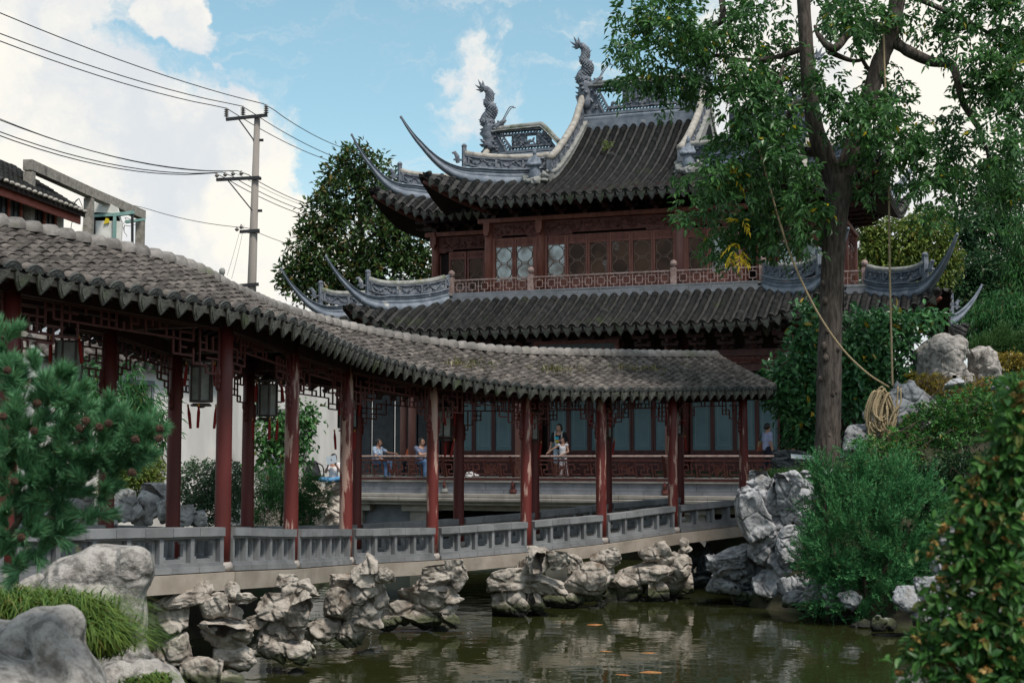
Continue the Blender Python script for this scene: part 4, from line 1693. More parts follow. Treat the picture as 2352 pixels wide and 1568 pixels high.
    R_ = lambda r, y: np.stack([np.cos(a) * r, np.full(9, y), np.sin(a) * r * .85], 1)
    rm.grid(np.stack([R_(.115, 0), R_(.155, .22), R_(.155, .31), R_(.125, .33)], 0)[:, ::-1])
    rme = rm.mesh('ridge_tile', True)
    rme.materials.append(M_TILE_OLD)
    for u in np.arange(.1, sr[-1] - .1, .265):
        c0 = np.stack([np.interp([u, u + .2], sr, rv[:, k]) for k in range(3)], -1)
        y = c0[1] - c0[0]
        y /= np.linalg.norm(y)
        x = np.cross(y, (0, 0, 1))
        x /= np.linalg.norm(x)
        y2 = y + np.array([0, 0, .12]) + x * RNG.normal(.12, .05)
        y2 /= np.linalg.norm(y2)
        z = np.cross(x, y2)
        o = c0[0] + (0, 0, .035)
        b = put('ridge_tile', rme, walk)
        b.matrix_local = Matrix(((x[0], y2[0], z[0], o[0]), (x[1], y2[1], z[1], o[1]), (x[2], y2[2], z[2], o[2]), (0, 0, 0, 1)))
    # boards under the tiles, the far slope, the eave boards
    m = MB()
    us = np.linspace(0, s[-1], 160)
    e, r, bk = I(ev, us), I(rv, us), I(bv, us)
    f5 = np.linspace(0, 1, 6)
    g1 = np.stack([np.concatenate([(r + (e - r) * f)[:, :2], prof(f, r[:, 2], r[:, 2] - e[:, 2])[:, None] - .115], 1) for f in f5], 1)
    g2 = np.stack([np.concatenate([(r + (bk - r) * f)[:, :2], prof(f, r[:, 2], r[:, 2] - bk[:, 2])[:, None] - .03], 1) for f in f5], 1)
    m.grid(g1)
    m.grid(g2)
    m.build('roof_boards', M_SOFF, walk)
    bt = MB()
    for i in range(0, n, 1):
        e1, r1 = I(bv, su[i]), I(rv, su[i])
        pts = r1[None] + (e1 - r1)[None] * f5[:, None]
        pts[:, 2] = prof(f5, r1[2], r1[2] - e1[2]) + .01
        bt.tube(pts, .11, 6, cap=False)
    bt.build('far_slope_tiles', M_TILE, walk, True, kind='stuff')
    eb = MB()
    dn = (e - r)
    dn[:, 2] = 0
    dn /= np.linalg.norm(dn, axis=1)[:, None]
    eb.band(e + dn * .0, -.115, -.045, .022)
    eb.build('eave_board', M_EAVEB, walk)
    rf = MB()
    for i in range(0, n):
        e1, r1 = I(ev, su[i]), I(rv, su[i])
        a, b = r1 + (0, 0, -.14), e1 - (e1 - r1) * .02 + (0, 0, -.14)
        rf.bar(a, b, .07, .07)
        e1 = I(bv, su[i])
        rf.bar(a, e1 + (0, 0, -.14), .07, .07)
    rf.build('rafters', M_SOFF, walk, kind='stuff')
    # closing wall and barge course at the pavilion end
    q = MB()
    e1, r1, b1 = ev[-1], rv[-1], bv[-1]
    q.add([e1 - (0, 0, .1), r1 - (0, 0, .05), b1 - (0, 0, .1), e1 - (0, 0, .25), b1 - (0, 0, .25)], [[0, 1, 2, 4, 3]])
    q.build('gable_board', M_SOFF, walk)
    for f in range(12):
        a, b = f / 12, (f + 1) / 12
        p0, p1 = r1 + (e1 - r1) * a, r1 + (e1 - r1) * b
        p0[2], p1[2] = prof(a, r1[2], r1[2] - e1[2]) + .04, prof(b, r1[2], r1[2] - e1[2]) + .055
        k = MB()
        k.tube([p0, p1 + (p1 - p0) * .25], [.10, .125], 8)
        k.build('verge_tile', M_TILE, walk, True)


build_corridor_roof()


def fret_panel(p0, p1, top, hmax, hmin, seed):
    """hanging fretwork between two columns: small bars, lower edge stepping up toward the middle"""
    rnd = random.Random(seed)
    p0, p1 = np.asarray(p0, float), np.asarray(p1, float)
    L = np.linalg.norm((p1 - p0)[:2])
    nx = max(8, int(L / .125))
    ny = 6
    ch = hmax / ny
    t = (p1 - p0) / nx
    up = np.array([-t[1], t[0], 0])
    X = lambda i, j: (p0 + t * i) + np.array([0, 0, -j * ch])
    dep = []
    for i in range(nx):
        f = abs((i + .5) / nx - .5) * 2
        dep.append(ny if f > .86 else (ny - 1 if f > .70 else (ny - 2 if f > .48 else max(2, int(hmin / ch)))))
    m = MB()
    w = .024
    for i in range(nx):
        for j in range(dep[i] + 1):
            if j == 0 or j == dep[i] or rnd.random() < .50:
                m.bar(X(i, j), X(i + 1, j), w, w)
    for i in range(nx + 1):
        dl = dep[i - 1] if i > 0 else 0
        dr = dep[i] if i < nx else 0
        for j in range(max(dl, dr)):
            if j >= min(dl, dr) or i in (0, nx) or rnd.random() < .64:
                m.bar(X(i, j), X(i, j + 1), w, w, up=up)
    for i in (0, nx):
        q = X(i, ny) + (t / np.linalg.norm(t)) * (.016 if i == 0 else -.016)
        m.lathe([(.03, .1), (.045, .0), (.03, -.05), (.05, -.10), (.03, -.15), (.04, -.19), (.01, -.24)], q, 6)
    return m


def build_corridor_frame():
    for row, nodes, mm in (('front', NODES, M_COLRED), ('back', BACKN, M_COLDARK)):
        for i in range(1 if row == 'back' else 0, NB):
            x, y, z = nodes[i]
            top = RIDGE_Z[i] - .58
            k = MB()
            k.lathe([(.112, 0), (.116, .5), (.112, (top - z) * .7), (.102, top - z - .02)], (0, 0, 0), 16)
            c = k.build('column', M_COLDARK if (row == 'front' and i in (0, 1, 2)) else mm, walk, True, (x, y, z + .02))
            b = MB()
            b.lathe([(.15, -.02), (.15, .05), (.135, .09), (.12, .10)], (0, 0, 0), 12)
            b.build('column_base', M_PLASTERB, c, True)
    for i in range(NB - 1):
        for nodes, sd in ((NODES, 0), (BACKN, 1)):
            a, b = nodes[i].copy(), nodes[i + 1].copy()
            a[2], b[2] = RIDGE_Z[i] - .86, RIDGE_Z[i + 1] - .86
            k = MB()
            k.bar(a, b, .12, .20)
            k.bar(a + (0, 0, .19), b + (0, 0, .19), .14, .10)
            k.build('eave_beam', M_WOOD_D, walk)
            t = (b - a) / np.linalg.norm(b - a)
            f = fret_panel(a + t * .13 - (0, 0, .12), b - t * .13 - (0, 0, .12), 0, .62, .30, 31 * i + sd)
            f.build('hanging_fretwork', M_FRET, walk)
    for i in range(NB):
        a, b = NODES[i].copy(), BACKN[i].copy()
        a[2] = b[2] = RIDGE_Z[i] - .82
        k = MB()
        k.bar(a, b, .13, .18)
        c = (a + b) / 2
        k.bar(c, c + (0, 0, .62), .12, .12)
        k.build('cross_beam', M_WOOD_D, walk)
    for i in range(NB - 1):
        a = np.append((NODES[i, :2] + BACKN[i, :2]) / 2, RIDGE_Z[i] - .22)
        b = np.append((NODES[i + 1, :2] + BACKN[i + 1, :2]) / 2, RIDGE_Z[i + 1] - .22)
        k = MB()
        k.bar(a, b, .13, .16)
        k.build('ridge_beam', M_WOOD_D, walk)


build_corridor_frame()

NPAN = [5, 6, 5, 5, 4, 5, 4, 4, 4]


def build_bridge():
    for i in range(NB - 1):
        # deck slab and facing beam of the bay
        f0, f1, b0, b1 = NODES[i], NODES[i + 1], BACKN[i], BACKN[i + 1]
        po0, po1 = np.append(PERP[i], 0), np.append(PERP[i + 1], 0)
        q = [f0 - po0 * .10, f1 - po1 * .10, b1 + po1 * .10, b0 + po0 * .10]
        k = MB()
        top, bot = -.012, -.13
        k.add([p + (0, 0, top) for p in q] + [p + (0, 0, bot) for p in q], [[0, 1, 2, 3], [7, 6, 5, 4], [0, 4, 5, 1], [1, 5, 6, 2], [2, 6, 7, 3], [3, 7, 4, 0]])
        k.build('deck_slab', M_BEAMS, bridge)
        for a, b, sg in ((f0, f1, -1), (b0, b1, 1)):
            a2, b2 = a + po0 * sg * .13, b + po1 * sg * .13
            k = MB()
            g = (b2 - a2) / np.linalg.norm(b2 - a2) * .004
            k.bar(a2 + (0, 0, -.135) + g, b2 + (0, 0, -.135) - g, .18, .24)
            k.build('deck_beam', M_BEAMS, bridge)
            # balustrade of the bay, a mesh per kind shared along the bay
            c, d = a + po0 * sg * .015, b + po1 * sg * .015
            L = np.linalg.norm((d - c)[:2])
            t = (d - c) / L
            t3 = t.copy()
            pn = np.array([-t[1], t[0], 0])
            pn /= np.linalg.norm(pn)

            def bx(m, u0, u1, z0, z1, th):
                v = []
                for z in (z0, z1):
                    for u, w in ((u0, -1), (u1, -1), (u1, 1), (u0, 1)):
                        v.append(t3 * u + pn * w * th / 2 + np.array([0, 0, z]))
                m.add(v, BOXF)
            n = NPAN[i]
            c0 = .13
            W = (L - 2 * c0) / n
            pw = .070
            po = MB()
            bx(po, -pw / 2, pw / 2, .128, .455, .20)
            pme = po.mesh('baluster_post')
            pme.materials.append(M_RAILS)
            pa = MB()
            u0, u1 = pw / 2 + .014, W - pw / 2 - .014
            z0, z1 = .13, .452
            th = .05
            lw, bh, th_t = .11 * (u1 - u0), .048, .034
            bx(pa, u0, u1, z0, z0 + bh, th)
            bx(pa, u0, u1, z1 - th_t, z1, th)
            bx(pa, u0, u0 + lw, z0 + bh, z1 - th_t, th)
            bx(pa, u1 - lw, u1, z0 + bh, z1 - th_t, th)
            cz, cu = .034, .10 * (u1 - u0)
            for (ua, ub) in ((u0 + lw, u0 + lw + cu), (u1 - lw - cu, u1 - lw)):
                bx(pa, ua, ub, z0 + bh, z0 + bh + cz, th - .004)
                bx(pa, ua, ub, z1 - th_t - cz, z1 - th_t, th - .004)
            ame = pa.mesh('railing_panel')
            ame.materials.append(M_RAILS)
            for j in range(n + 1):
                put('baluster_post', pme, bridge, tuple(c + t * (c0 + W * j)))
                if j < n:
                    put('railing_panel', ame, bridge, tuple(c + t * (c0 + W * j)))
            m = max(3, int(L / .52))
            cs = (L - .2) / m
            co, ba = MB(), MB()
            bx(co, .004, cs - .004, .482, .60, .27)
            bx(ba, .004, cs - .004, .0, .075, .27)
            cme, bme = co.mesh('coping_stone'), ba.mesh('base_course')
            cme.materials.append(M_RAILS)
            bme.materials.append(M_RAILS)
            for j in range(m):
                put('coping_stone', cme, bridge, tuple(c + t * (.10 + cs * j) + np.array([0, 0, RNG.normal(0, .003)])))
                put('base_course', bme, bridge, tuple(c + t * (.10 + cs * j)))
            r = MB()
            bx(r, .10, L - .10, .452, .485, .19)
            bx(r, .10, L - .10, .072, .13, .20)
            o = r.build('railing_rail', M_RAILS, bridge, loc=tuple(c))


build_bridge()


def build_lanterns():
    M_FR = mat('lantern_frame', (.02, .008, .006), rough=.4)
    M_PN = mat('lantern_pane', (.17, .19, .18), (.27, .29, .27), 5, .5)
    M_TS = mat('tassel_red', (.23, .012, .010), rough=.8)
    M_GD = mat('tassel_gold', (.45, .20, .03), rough=.5)
    fr, pn = MB(), MB()
    r = .17
    h = .26
    A = [(math.cos(k * PI / 3), math.sin(k * PI / 3)) for k in range(7)]
    for k in range(6):
        (x, y), (x2, y2) = A[k], A[k + 1]
        fr.bar((x * r, y * r, -h), (x * r, y * r, h), .03, .03)
        for z, rr in ((-h, r), (h, r), (h + .07, r * 1.25), (-h - .06, r * .9)):
            fr.bar((x * rr, y * rr, z), (x2 * rr, y2 * rr, z), .028, .03)
        fr.bar((x * r, y * r, h), (x * r * 1.4, y * r * 1.4, h + .10), .025, .025)
        pn.bar((x * r * .93, y * r * .93, 0), (x2 * r * .93, y2 * r * .93, 0), .006, 2 * h - .03)
    fr.lathe([(r * 1.2, h + .06), (.08, h + .14), (.05, h + .2)], (0, 0, 0), 6)
    fr.tube([(0, 0, h + .2), (0, 0, h + .9)], .012, 6)
    fr.lathe([(.04, -h - .1), (r * .9, -h - .03)], (0, 0, 0), 6)
    ts, gd = MB(), MB()
    ts.tube([(0, 0, 0), (.004, .003, -.10), (0, 0, -.33)], [.012, .026, .022], 7)
    gd.tube([(0, 0, .04), (0, 0, 0)], [.016, .016], 6)
    me = [m.mesh(nm) for m, nm in ((fr, 'frame'), (pn, 'pane'), (ts, 'tassel'), (gd, 'tassel_cap'))]
    for m_, mm in zip(me, (M_FR, M_PN, M_TS, M_GD)):
        m_.materials.append(mm)
    where = ['over the far left end behind the pine', 'between the leftmost two front columns', 'just left of the second front column', 'between the third and fourth front columns', 'above the woman with the tablet',
             'above the two leaning men', 'above the mother and child', 'before the blue doors', 'nearest the big tree trunk']
    for i in range(NB - 1):
        c = (NODES[i] + NODES[i + 1] + BACKN[i] + BACKN[i + 1]) / 4
        o = thing('hanging_lantern', 'dark hexagonal lantern with red tassels ' + where[i], 'lantern', (c[0], c[1], (RIDGE_Z[i] + RIDGE_Z[i + 1]) / 2 - 1.56), .3 * i, 'lanterns hanging under the walkway roof')
        put('frame', me[0], o)
        put('pane', me[1], o)
        for k in range(6):
            x, y = A[k]
            t = put('tassel', me[2], o, (x * r * 1.42, y * r * 1.42, h + .03 if k % 2 else -h - .08), (RNG.normal(0, .12), RNG.normal(0, .12), 0))
            put('tassel_cap', me[3], t)


build_lanterns()

# ---------------------------------------------------------------- white garden wall with openings
M_COPEW = M_TILE


def build_white_wall():
    def seg(name, label, x0, d0, x1, d1, top, openings, side=None):
        a, b = P(x0, 1048, d0), P(x1, 1048, d1)
        a.z = b.z = 0
        t = (b - a)
        L = t.length
        t.normalize()
        o = thing(name, label, 'wall', tuple(a), math.atan2(t.y, t.x))
        m = MB()
        zb = -2.2
        xs = 0.0
        for (u0, u1, z0, z1) in openings:
            m.box(((xs + u0) / 2, 0, (zb + top) / 2), (u0 - xs, .3, top - zb))
            m.box(((u0 + u1) / 2, 0, (zb + z0) / 2), (u1 - u0, .3, z0 - zb))
            m.box(((u0 + u1) / 2, 0, (z1 + top) / 2), (u1 - u0, .3, top - z1))
            xs = u1
        m.box(((xs + L) / 2, 0, (zb + top) / 2), (L - xs, .3, top - zb))
        m.build('wall_face', M_WHITEWALL, o)
        c = MB()
        c.box((L / 2, 0, top + .05), (L, .5, .1))
        c.build('wall_cornice', M_COPE_D, o)
        tm, dm = MB(), None
        n = int(L / .3)
        k = tile_geo(.11, .2)
        tme = k.mesh('coping_tile', True)
        tme.materials.append(M_TILE)
        dme = drip_mesh(.22, .20)
        dme.materials.append(M_TILE_OLD)
        for i in range(n):
            for j in range(3):
                put('coping_tile', tme, o, (.15 + i * .3, -.05 - .14 * j, top + .40 - .10 * j), (-.62, 0, PI))
            put('drip_tile', dme, o, (.3 + i * .3, -.46, top + .08))
        rg = MB()
        rg.tube([(0, .0, top + .44), (L, .0, top + .44)], .12, 8)
        rg.add([(0, -.45, top + .08), (L, -.45, top + .08), (L, 0, top + .40), (0, 0, top + .40)], [[0, 1, 2, 3]])
        rg.build('wall_ridge', M_TILE, o)
        return o, L
    w1, L1 = seg('garden_wall', 'white plaster garden wall with a black lattice window behind bamboo', 60, 29, 497, 34, 1.95, [(2.62, 3.34, -.05, 1.58)])
    k = MB()
    x0, x1, z0, z1 = 2.62, 3.34, -.05, 1.58
    for i in range(4):
        for j in range(9):
            cx, cz = x0 + (i + .5 * (j % 2)) * .24, z0 + j * .21
            for s in range(3):
                an = s * PI / 3 + PI / 6
                k.bar((cx - .11 * math.cos(an), -.02, cz - .11 * math.sin(an)), (cx + .11 * math.cos(an), -.02, cz + .11 * math.sin(an)), .022, .03, up=(0, 1, 0))
    k.build('window_lattice', M_METAL, w1)
    k = MB()
    for (c, d) in (((2.98, -.16, z1 + .06), (.92, .06, .10)), ((2.98, -.16, z0 - .04), (.86, .06, .08)), ((2.57, -.16, .765), (.08, .06, 1.7)), ((3.39, -.16, .765), (.08, .06, 1.7))):
        k.box(c, d)
    k.build('window_frame', M_BLOCK, w1)
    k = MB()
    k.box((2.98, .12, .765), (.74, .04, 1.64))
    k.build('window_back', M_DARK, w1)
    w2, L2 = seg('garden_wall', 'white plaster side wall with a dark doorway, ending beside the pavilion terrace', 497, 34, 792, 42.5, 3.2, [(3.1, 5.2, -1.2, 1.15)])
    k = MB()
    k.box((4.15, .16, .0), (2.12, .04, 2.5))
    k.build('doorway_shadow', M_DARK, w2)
    k = MB()
    for (c, d) in (((4.15, -.14, 1.2), (2.3, .08, .1)), ((3.05, -.14, 0), (.1, .08, 2.4)), ((5.25, -.14, 0), (.1, .08, 2.4)), ((4.9, .05, 0), (.5, .06, 2.4))):
        k.box(c, d)
    k.build('door_frame', M_COPE_D, w2)


build_white_wall()

# ---------------------------------------------------------------- ground, pond
POND = np.array([(-1.9, 8.2), (-2.6, 11), (-3.7, 14.5), (-5.4, 17.4), (-6.8, 18.9), (-6.4, 21.5), (-5.1, 25), (-4.7, 30), (-4.9, 38), (-5.2, 47), (8.5, 42.5),
                 (9.3, 38.5), (6.6, 35.6), (5.2, 33.4), (4.7, 31.5), (4.9, 29.8), (5.7, 28.0), (6.6, 26.3), (7.9, 24.6), (9.2, 21), (8.4, 14), (5.5, 9), (2.5, 7.4)])
WATER_Z = -3.1


def pond_dist(x, y):
    """signed distance to the pond's edge, negative inside"""
    p = np.stack([x, y], -1)
    d = np.full(x.shape, 1e9)
    ins = np.zeros(x.shape, bool)
    n = len(POND)
    for i in range(n):
        a, b = POND[i], POND[(i + 1) % n]
        ab = b - a
        t = np.clip(((p - a) @ ab) / (ab @ ab), 0, 1)
        d = np.minimum(d, np.linalg.norm(p - a - t[..., None] * ab, axis=-1))
        c = (a[1] > y) != (b[1] > y)
        xx = a[0] + (y - a[1]) / (b[1] - a[1] + 1e-12) * ab[0]
        ins ^= c & (x < xx)
    return np.where(ins, -d, d)


def ground_h(x, y):
    d = pond_dist(x, y)
    lft = np.minimum(-3.4 + 1.75 * np.clip(d, 0, 1.0), -1.65)
    far = np.clip((y - 27.5) / 2.5, 0, 1)
    rgt = (-3.4 + 2.35 * np.clip(d, 0, 1.2) + .42 * np.clip(d - 1.2, 0, 8)) * far + (-3.4 + .9 * np.clip(d, 0, 1.0) + .34 * np.clip(d - 1.0, 0, 7)) * (1 - far)
    w = np.clip((x - 2.5) / 2.0, 0, 1) * np.clip((y - 18) / 4, 0, 1) * np.clip((70 - y) / 12, 0, 1) * np.clip((46 - x) / 15, 0, 1)
    h = lft * (1 - w) + rgt * w
    h = np.where(d < 0, np.maximum(-3.4 + d * .9, -4.6), h)
    p = np.stack([x, y, 0 * x], -1)
    return h + .10 * fbm(p * .55, 4, 3) * (d > .3)


def build_ground():
    far = np.array([12, 30, 70, 160, 400, 1000, 2600.0])
    xs = np.concatenate([-22 - far[::-1], np.arange(-22, 30.01, .5), 30 + far])
    ys = np.concatenate([-6 - far[::-1], np.arange(-6, 62.01, .5), 62 + far])
    X, Y = np.meshgrid(xs, ys, indexing='ij')
    m = MB()
    m.grid(np.stack([X, Y, ground_h(X, Y)], -1))
    g = m.build('ground', mat('earth_moss', (.030, .024, .016), (.055, .050, .026), 1.6, .95, .5, 12, c3=(.030, .055, .016), s3=.8, lo3=.45, hi3=.65), None, True)
    g['kind'] = 'structure'
    w = MB()
    w.grid(np.array([[(-12, 5, WATER_Z), (12, 5, WATER_Z)], [(-12, 48, WATER_Z), (12, 48, WATER_Z)]]))
    wm = bpy.data.materials.new('pond_water')
    wm.use_nodes = True
    nt = wm.node_tree
    b = nt.nodes['Principled BSDF']
    b.inputs['Base Color'].default_value = (.022, .025, .008, 1)
    b.inputs['Roughness'].default_value = .03
    b.inputs['IOR'].default_value = 1.33
    b.inputs['Specular IOR Level'].default_value = .5
    geo = nt.nodes.new('ShaderNodeNewGeometry')
    mp = nt.nodes.new('ShaderNodeMapping')
    mp.inputs['Scale'].default_value = (1.0, 1.0, 1.0)
    nt.links.new(geo.outputs['Position'], mp.inputs[0])
    n1 = nt.nodes.new('ShaderNodeTexNoise')
    n1.inputs['Scale'].default_value = 2.2
    n1.inputs['Detail'].default_value = 3.0
    n1.inputs['Roughness'].default_value = .45
    nt.links.new(mp.outputs[0], n1.inputs['Vector'])
    bp = nt.nodes.new('ShaderNodeBump')
    bp.inputs['Strength'].default_value = .055
    bp.inputs['Distance'].default_value = .12
    nt.links.new(n1.outputs['Fac'], bp.inputs['Height'])
    nt.links.new(bp.outputs[0], b.inputs['Normal'])
    o = w.build('water', wm)
    o['kind'] = 'structure'


build_ground()

# ---------------------------------------------------------------- rocks


def rockmat(name, c1, c2, stain, wet=True, sc=4.2, s3=2.1, bs=14):
    m = mat(name, c1, c2, sc, .85, 1.0, bs, c3=stain, s3=s3, lo3=.54, hi3=.68, lo=.34, hi=.58, vor=2.6)
    if not wet:
        return m
    nt = m.node_tree
    N, L = nt.nodes.new, nt.links.new
    b = nt.nodes['Principled BSDF']
    src = b.inputs['Base Color'].links[0].from_socket
    geo = N('ShaderNodeNewGeometry')
    sp = N('ShaderNodeSeparateXYZ')
    L(geo.outputs['Position'], sp.inputs[0])
    nz = N('ShaderNodeTexNoise')
    nz.inputs['Scale'].default_value = 2.5
    nz.inputs['Detail'].default_value = 5
    ma = N('ShaderNodeMath')
    ma.operation = 'MULTIPLY_ADD'
    L(nz.outputs['Fac'], ma.inputs[0])
    ma.inputs[1].default_value = -.30
    L(sp.outputs['Z'], ma.inputs[2])
    for lo, hi, col in ((WATER_Z + .06, WATER_Z + .20, (.055, .062, .028)), (WATER_Z - .06, WATER_Z + .07, (.010, .011, .007))):
        r = N('ShaderNodeMapRange')
        r.interpolation_type = 'SMOOTHSTEP'
        L(ma.outputs[0], r.inputs[0])
        r.inputs[1].default_value, r.inputs[2].default_value = hi, lo
        mx = N('ShaderNodeMix')
        mx.data_type = 'RGBA'
        L(r.outputs[0], mx.inputs[0])
        L(src, mx.inputs[6])
        mx.inputs[7].default_value = (*col, 1)
        src = mx.outputs[2]
    L(src, b.inputs['Base Color'])
    return m


M_ROCK_W = rockmat('rock_warm', (.185, .155, .128), (.42, .375, .325), (.15, .112, .08))
M_ROCK_C = rockmat('rock_cool', (.13, .13, .135), (.38, .38, .39), (.12, .105, .09))
M_ROCK_F = rockmat('rock_pale', (.165, .148, .134), (.385, .355, .325), (.12, .105, .092), wet=False, sc=9, s3=4.5, bs=30)
M_ROCK_L = rockmat('rock_light', (.26, .25, .245), (.52, .51, .50), (.20, .185, .17), wet=False)
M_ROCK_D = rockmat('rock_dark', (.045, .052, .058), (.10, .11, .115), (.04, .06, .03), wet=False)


def make_rock(seed, kind):
    r = np.random.default_rng(seed)
    nn = r.normal(size=(11, 3))
    nn /= np.linalg.norm(nn, axis=1)[:, None]
    dd = r.uniform(.34, .52, 11)
    holes = [(r.uniform(-.45, .45, 3), r.uniform(.06, .15)) for _ in range(7 if kind else 4)]
    lumps = [(r.uniform(-.28, .28, 3), r.uniform(.16, .28)) for _ in range(4)]

    def f(p):
        q = p + .05 * np.stack([fbm(p * 3 + s, seed + s, 2) for s in (0, 31, 67)], -1)
        c = (q @ nn.T) - dd
        d = np.log(np.exp(np.clip(c * 30, -60, 60)).sum(-1)) / 30
        if kind:
            e = None
            for c0, r0 in lumps:
                l = np.linalg.norm((q - c0) * np.array([1, 1, 1.15]), axis=-1) - r0
                e = l if e is None else smin(e, l, .08)
            d = np.maximum(d, e)
        d = d + .024 * fbm(p * 4.5, seed + 5, 4, True) + .014 * fbm(p * 14, seed + 9, 3)
        for c0, r0 in holes:
            c1 = c0 / (np.linalg.norm(c0) + 1e-6) * .42
            d = -smin(-d, np.linalg.norm((p - c1) * np.array([1, 1, 1.3]), axis=-1) - r0, .05)
        return d
    V, Fq = surfnet(f, (-.66,) * 3, (.66,) * 3, .031)
    lo, hi = V.min(0), V.max(0)
    V = (V - (lo + hi) / 2) / (hi - lo)
    return V, Fq


ROCKS = []
for _k in range(12):
    _v, _f = make_rock(40 + _k, _k % 2)
    ROCKS.append(MB().add(_v, _f).mesh('stone', True))
_rock_m = {}


def rock_mesh(k, m):
    key = (k % len(ROCKS), m.name)
    if key not in _rock_m:
        me = ROCKS[key[0]].copy()
        me.materials.append(m)
        _rock_m[key] = me
    return _rock_m[key]


PERMS = [Matrix.Rotation(a, 3, 'X') @ Matrix.Rotation(b, 3, 'Z') for a in (0, PI / 2, PI, 3 * PI / 2) for b in (0, PI / 2, PI, 3 * PI / 2)]


def stone(name, c, dims, m, parent=None, tilt=.2, kind=None, **props):
    """one stone: a rock shape turned by quarter turns to fit the box dims, then tilted a little"""
    k = random.randrange(len(ROCKS))
    if kind is not None and random.random() < .8:
        k = 2 * (k // 2)
    pm = random.choice(PERMS)
    S = Matrix.Diagonal(Vector(dims))
    loc = pm.transposed() @ S @ pm
    sc_ = [abs(loc[i][i]) for i in range(3)]
    rot = Matrix.Rotation(random.uniform(-tilt, tilt), 3, 'Y') @ Matrix.Rotation(random.uniform(-.3, .3), 3, 'Z') @ Matrix.Rotation(random.uniform(-tilt, tilt), 3, 'X') @ pm
    o = put(name, rock_mesh(k, m), parent, **props)
    o.location = c
    o.rotation_euler = rot.to_euler()
    o.scale = sc_
    return o


def pile(label, cat, stones, depth, conv, m, group=None, name='rock_pier', djit=.25, shrink=1.04):
    if group:
        shrink, djit = 1.08, .10
        stones = [s for s in stones if len(s) < 5 or s[4] < .55]
    """stones: (x, y, w, h[, back]) in the coordinates of conv -> photo pixels"""
    x0 = np.mean([conv(s[0], s[1])[0] for s in stones])
    base = P(x0, 1048, depth)
    t = thing(name, label, cat, (base.x, base.y, WATER_Z), group=group)
    k = conv.k
    for s in stones:
        x, y = conv(s[0], s[1])
        back = s[4] if len(s) > 4 else 0
        d = depth + back + random.uniform(-djit, djit)
        c = P(x, y, d)
        w, h = s[2] * k * d / F_PX * shrink, s[3] * k * d / F_PX * 1.04
        stone('stone', (c.x - base.x, c.y - base.y, c.z - WATER_Z), (w, max(.25, .75 * (w + h) / 2), h), m, t, kind=0)
    # a footing stone under water carries the pile
    xs = [conv(s[0], s[1])[0] for s in stones]
    w = (max(xs) - min(xs)) * depth / F_PX
    stone('stone', (0, .15, -.38), (max(.6, w * .8), .8, .9), m, t, tilt=.05)
    return t


class Conv:
    def __init__(s, ox, oy, k):
        s.ox, s.oy, s.k = ox, oy, k / 1.063

    def __call__(s, x, y):
        return ((s.ox + s.k * 1.063 * x) / 1.063, (s.oy + s.k * 1.063 * y) / 1.063)


CA, CB, CC, CD_ = Conv(330, 1350, .2764), Conv(900, 1300, .3614), Conv(1200, 1000, .3189), Conv(0, 0, 1.063)


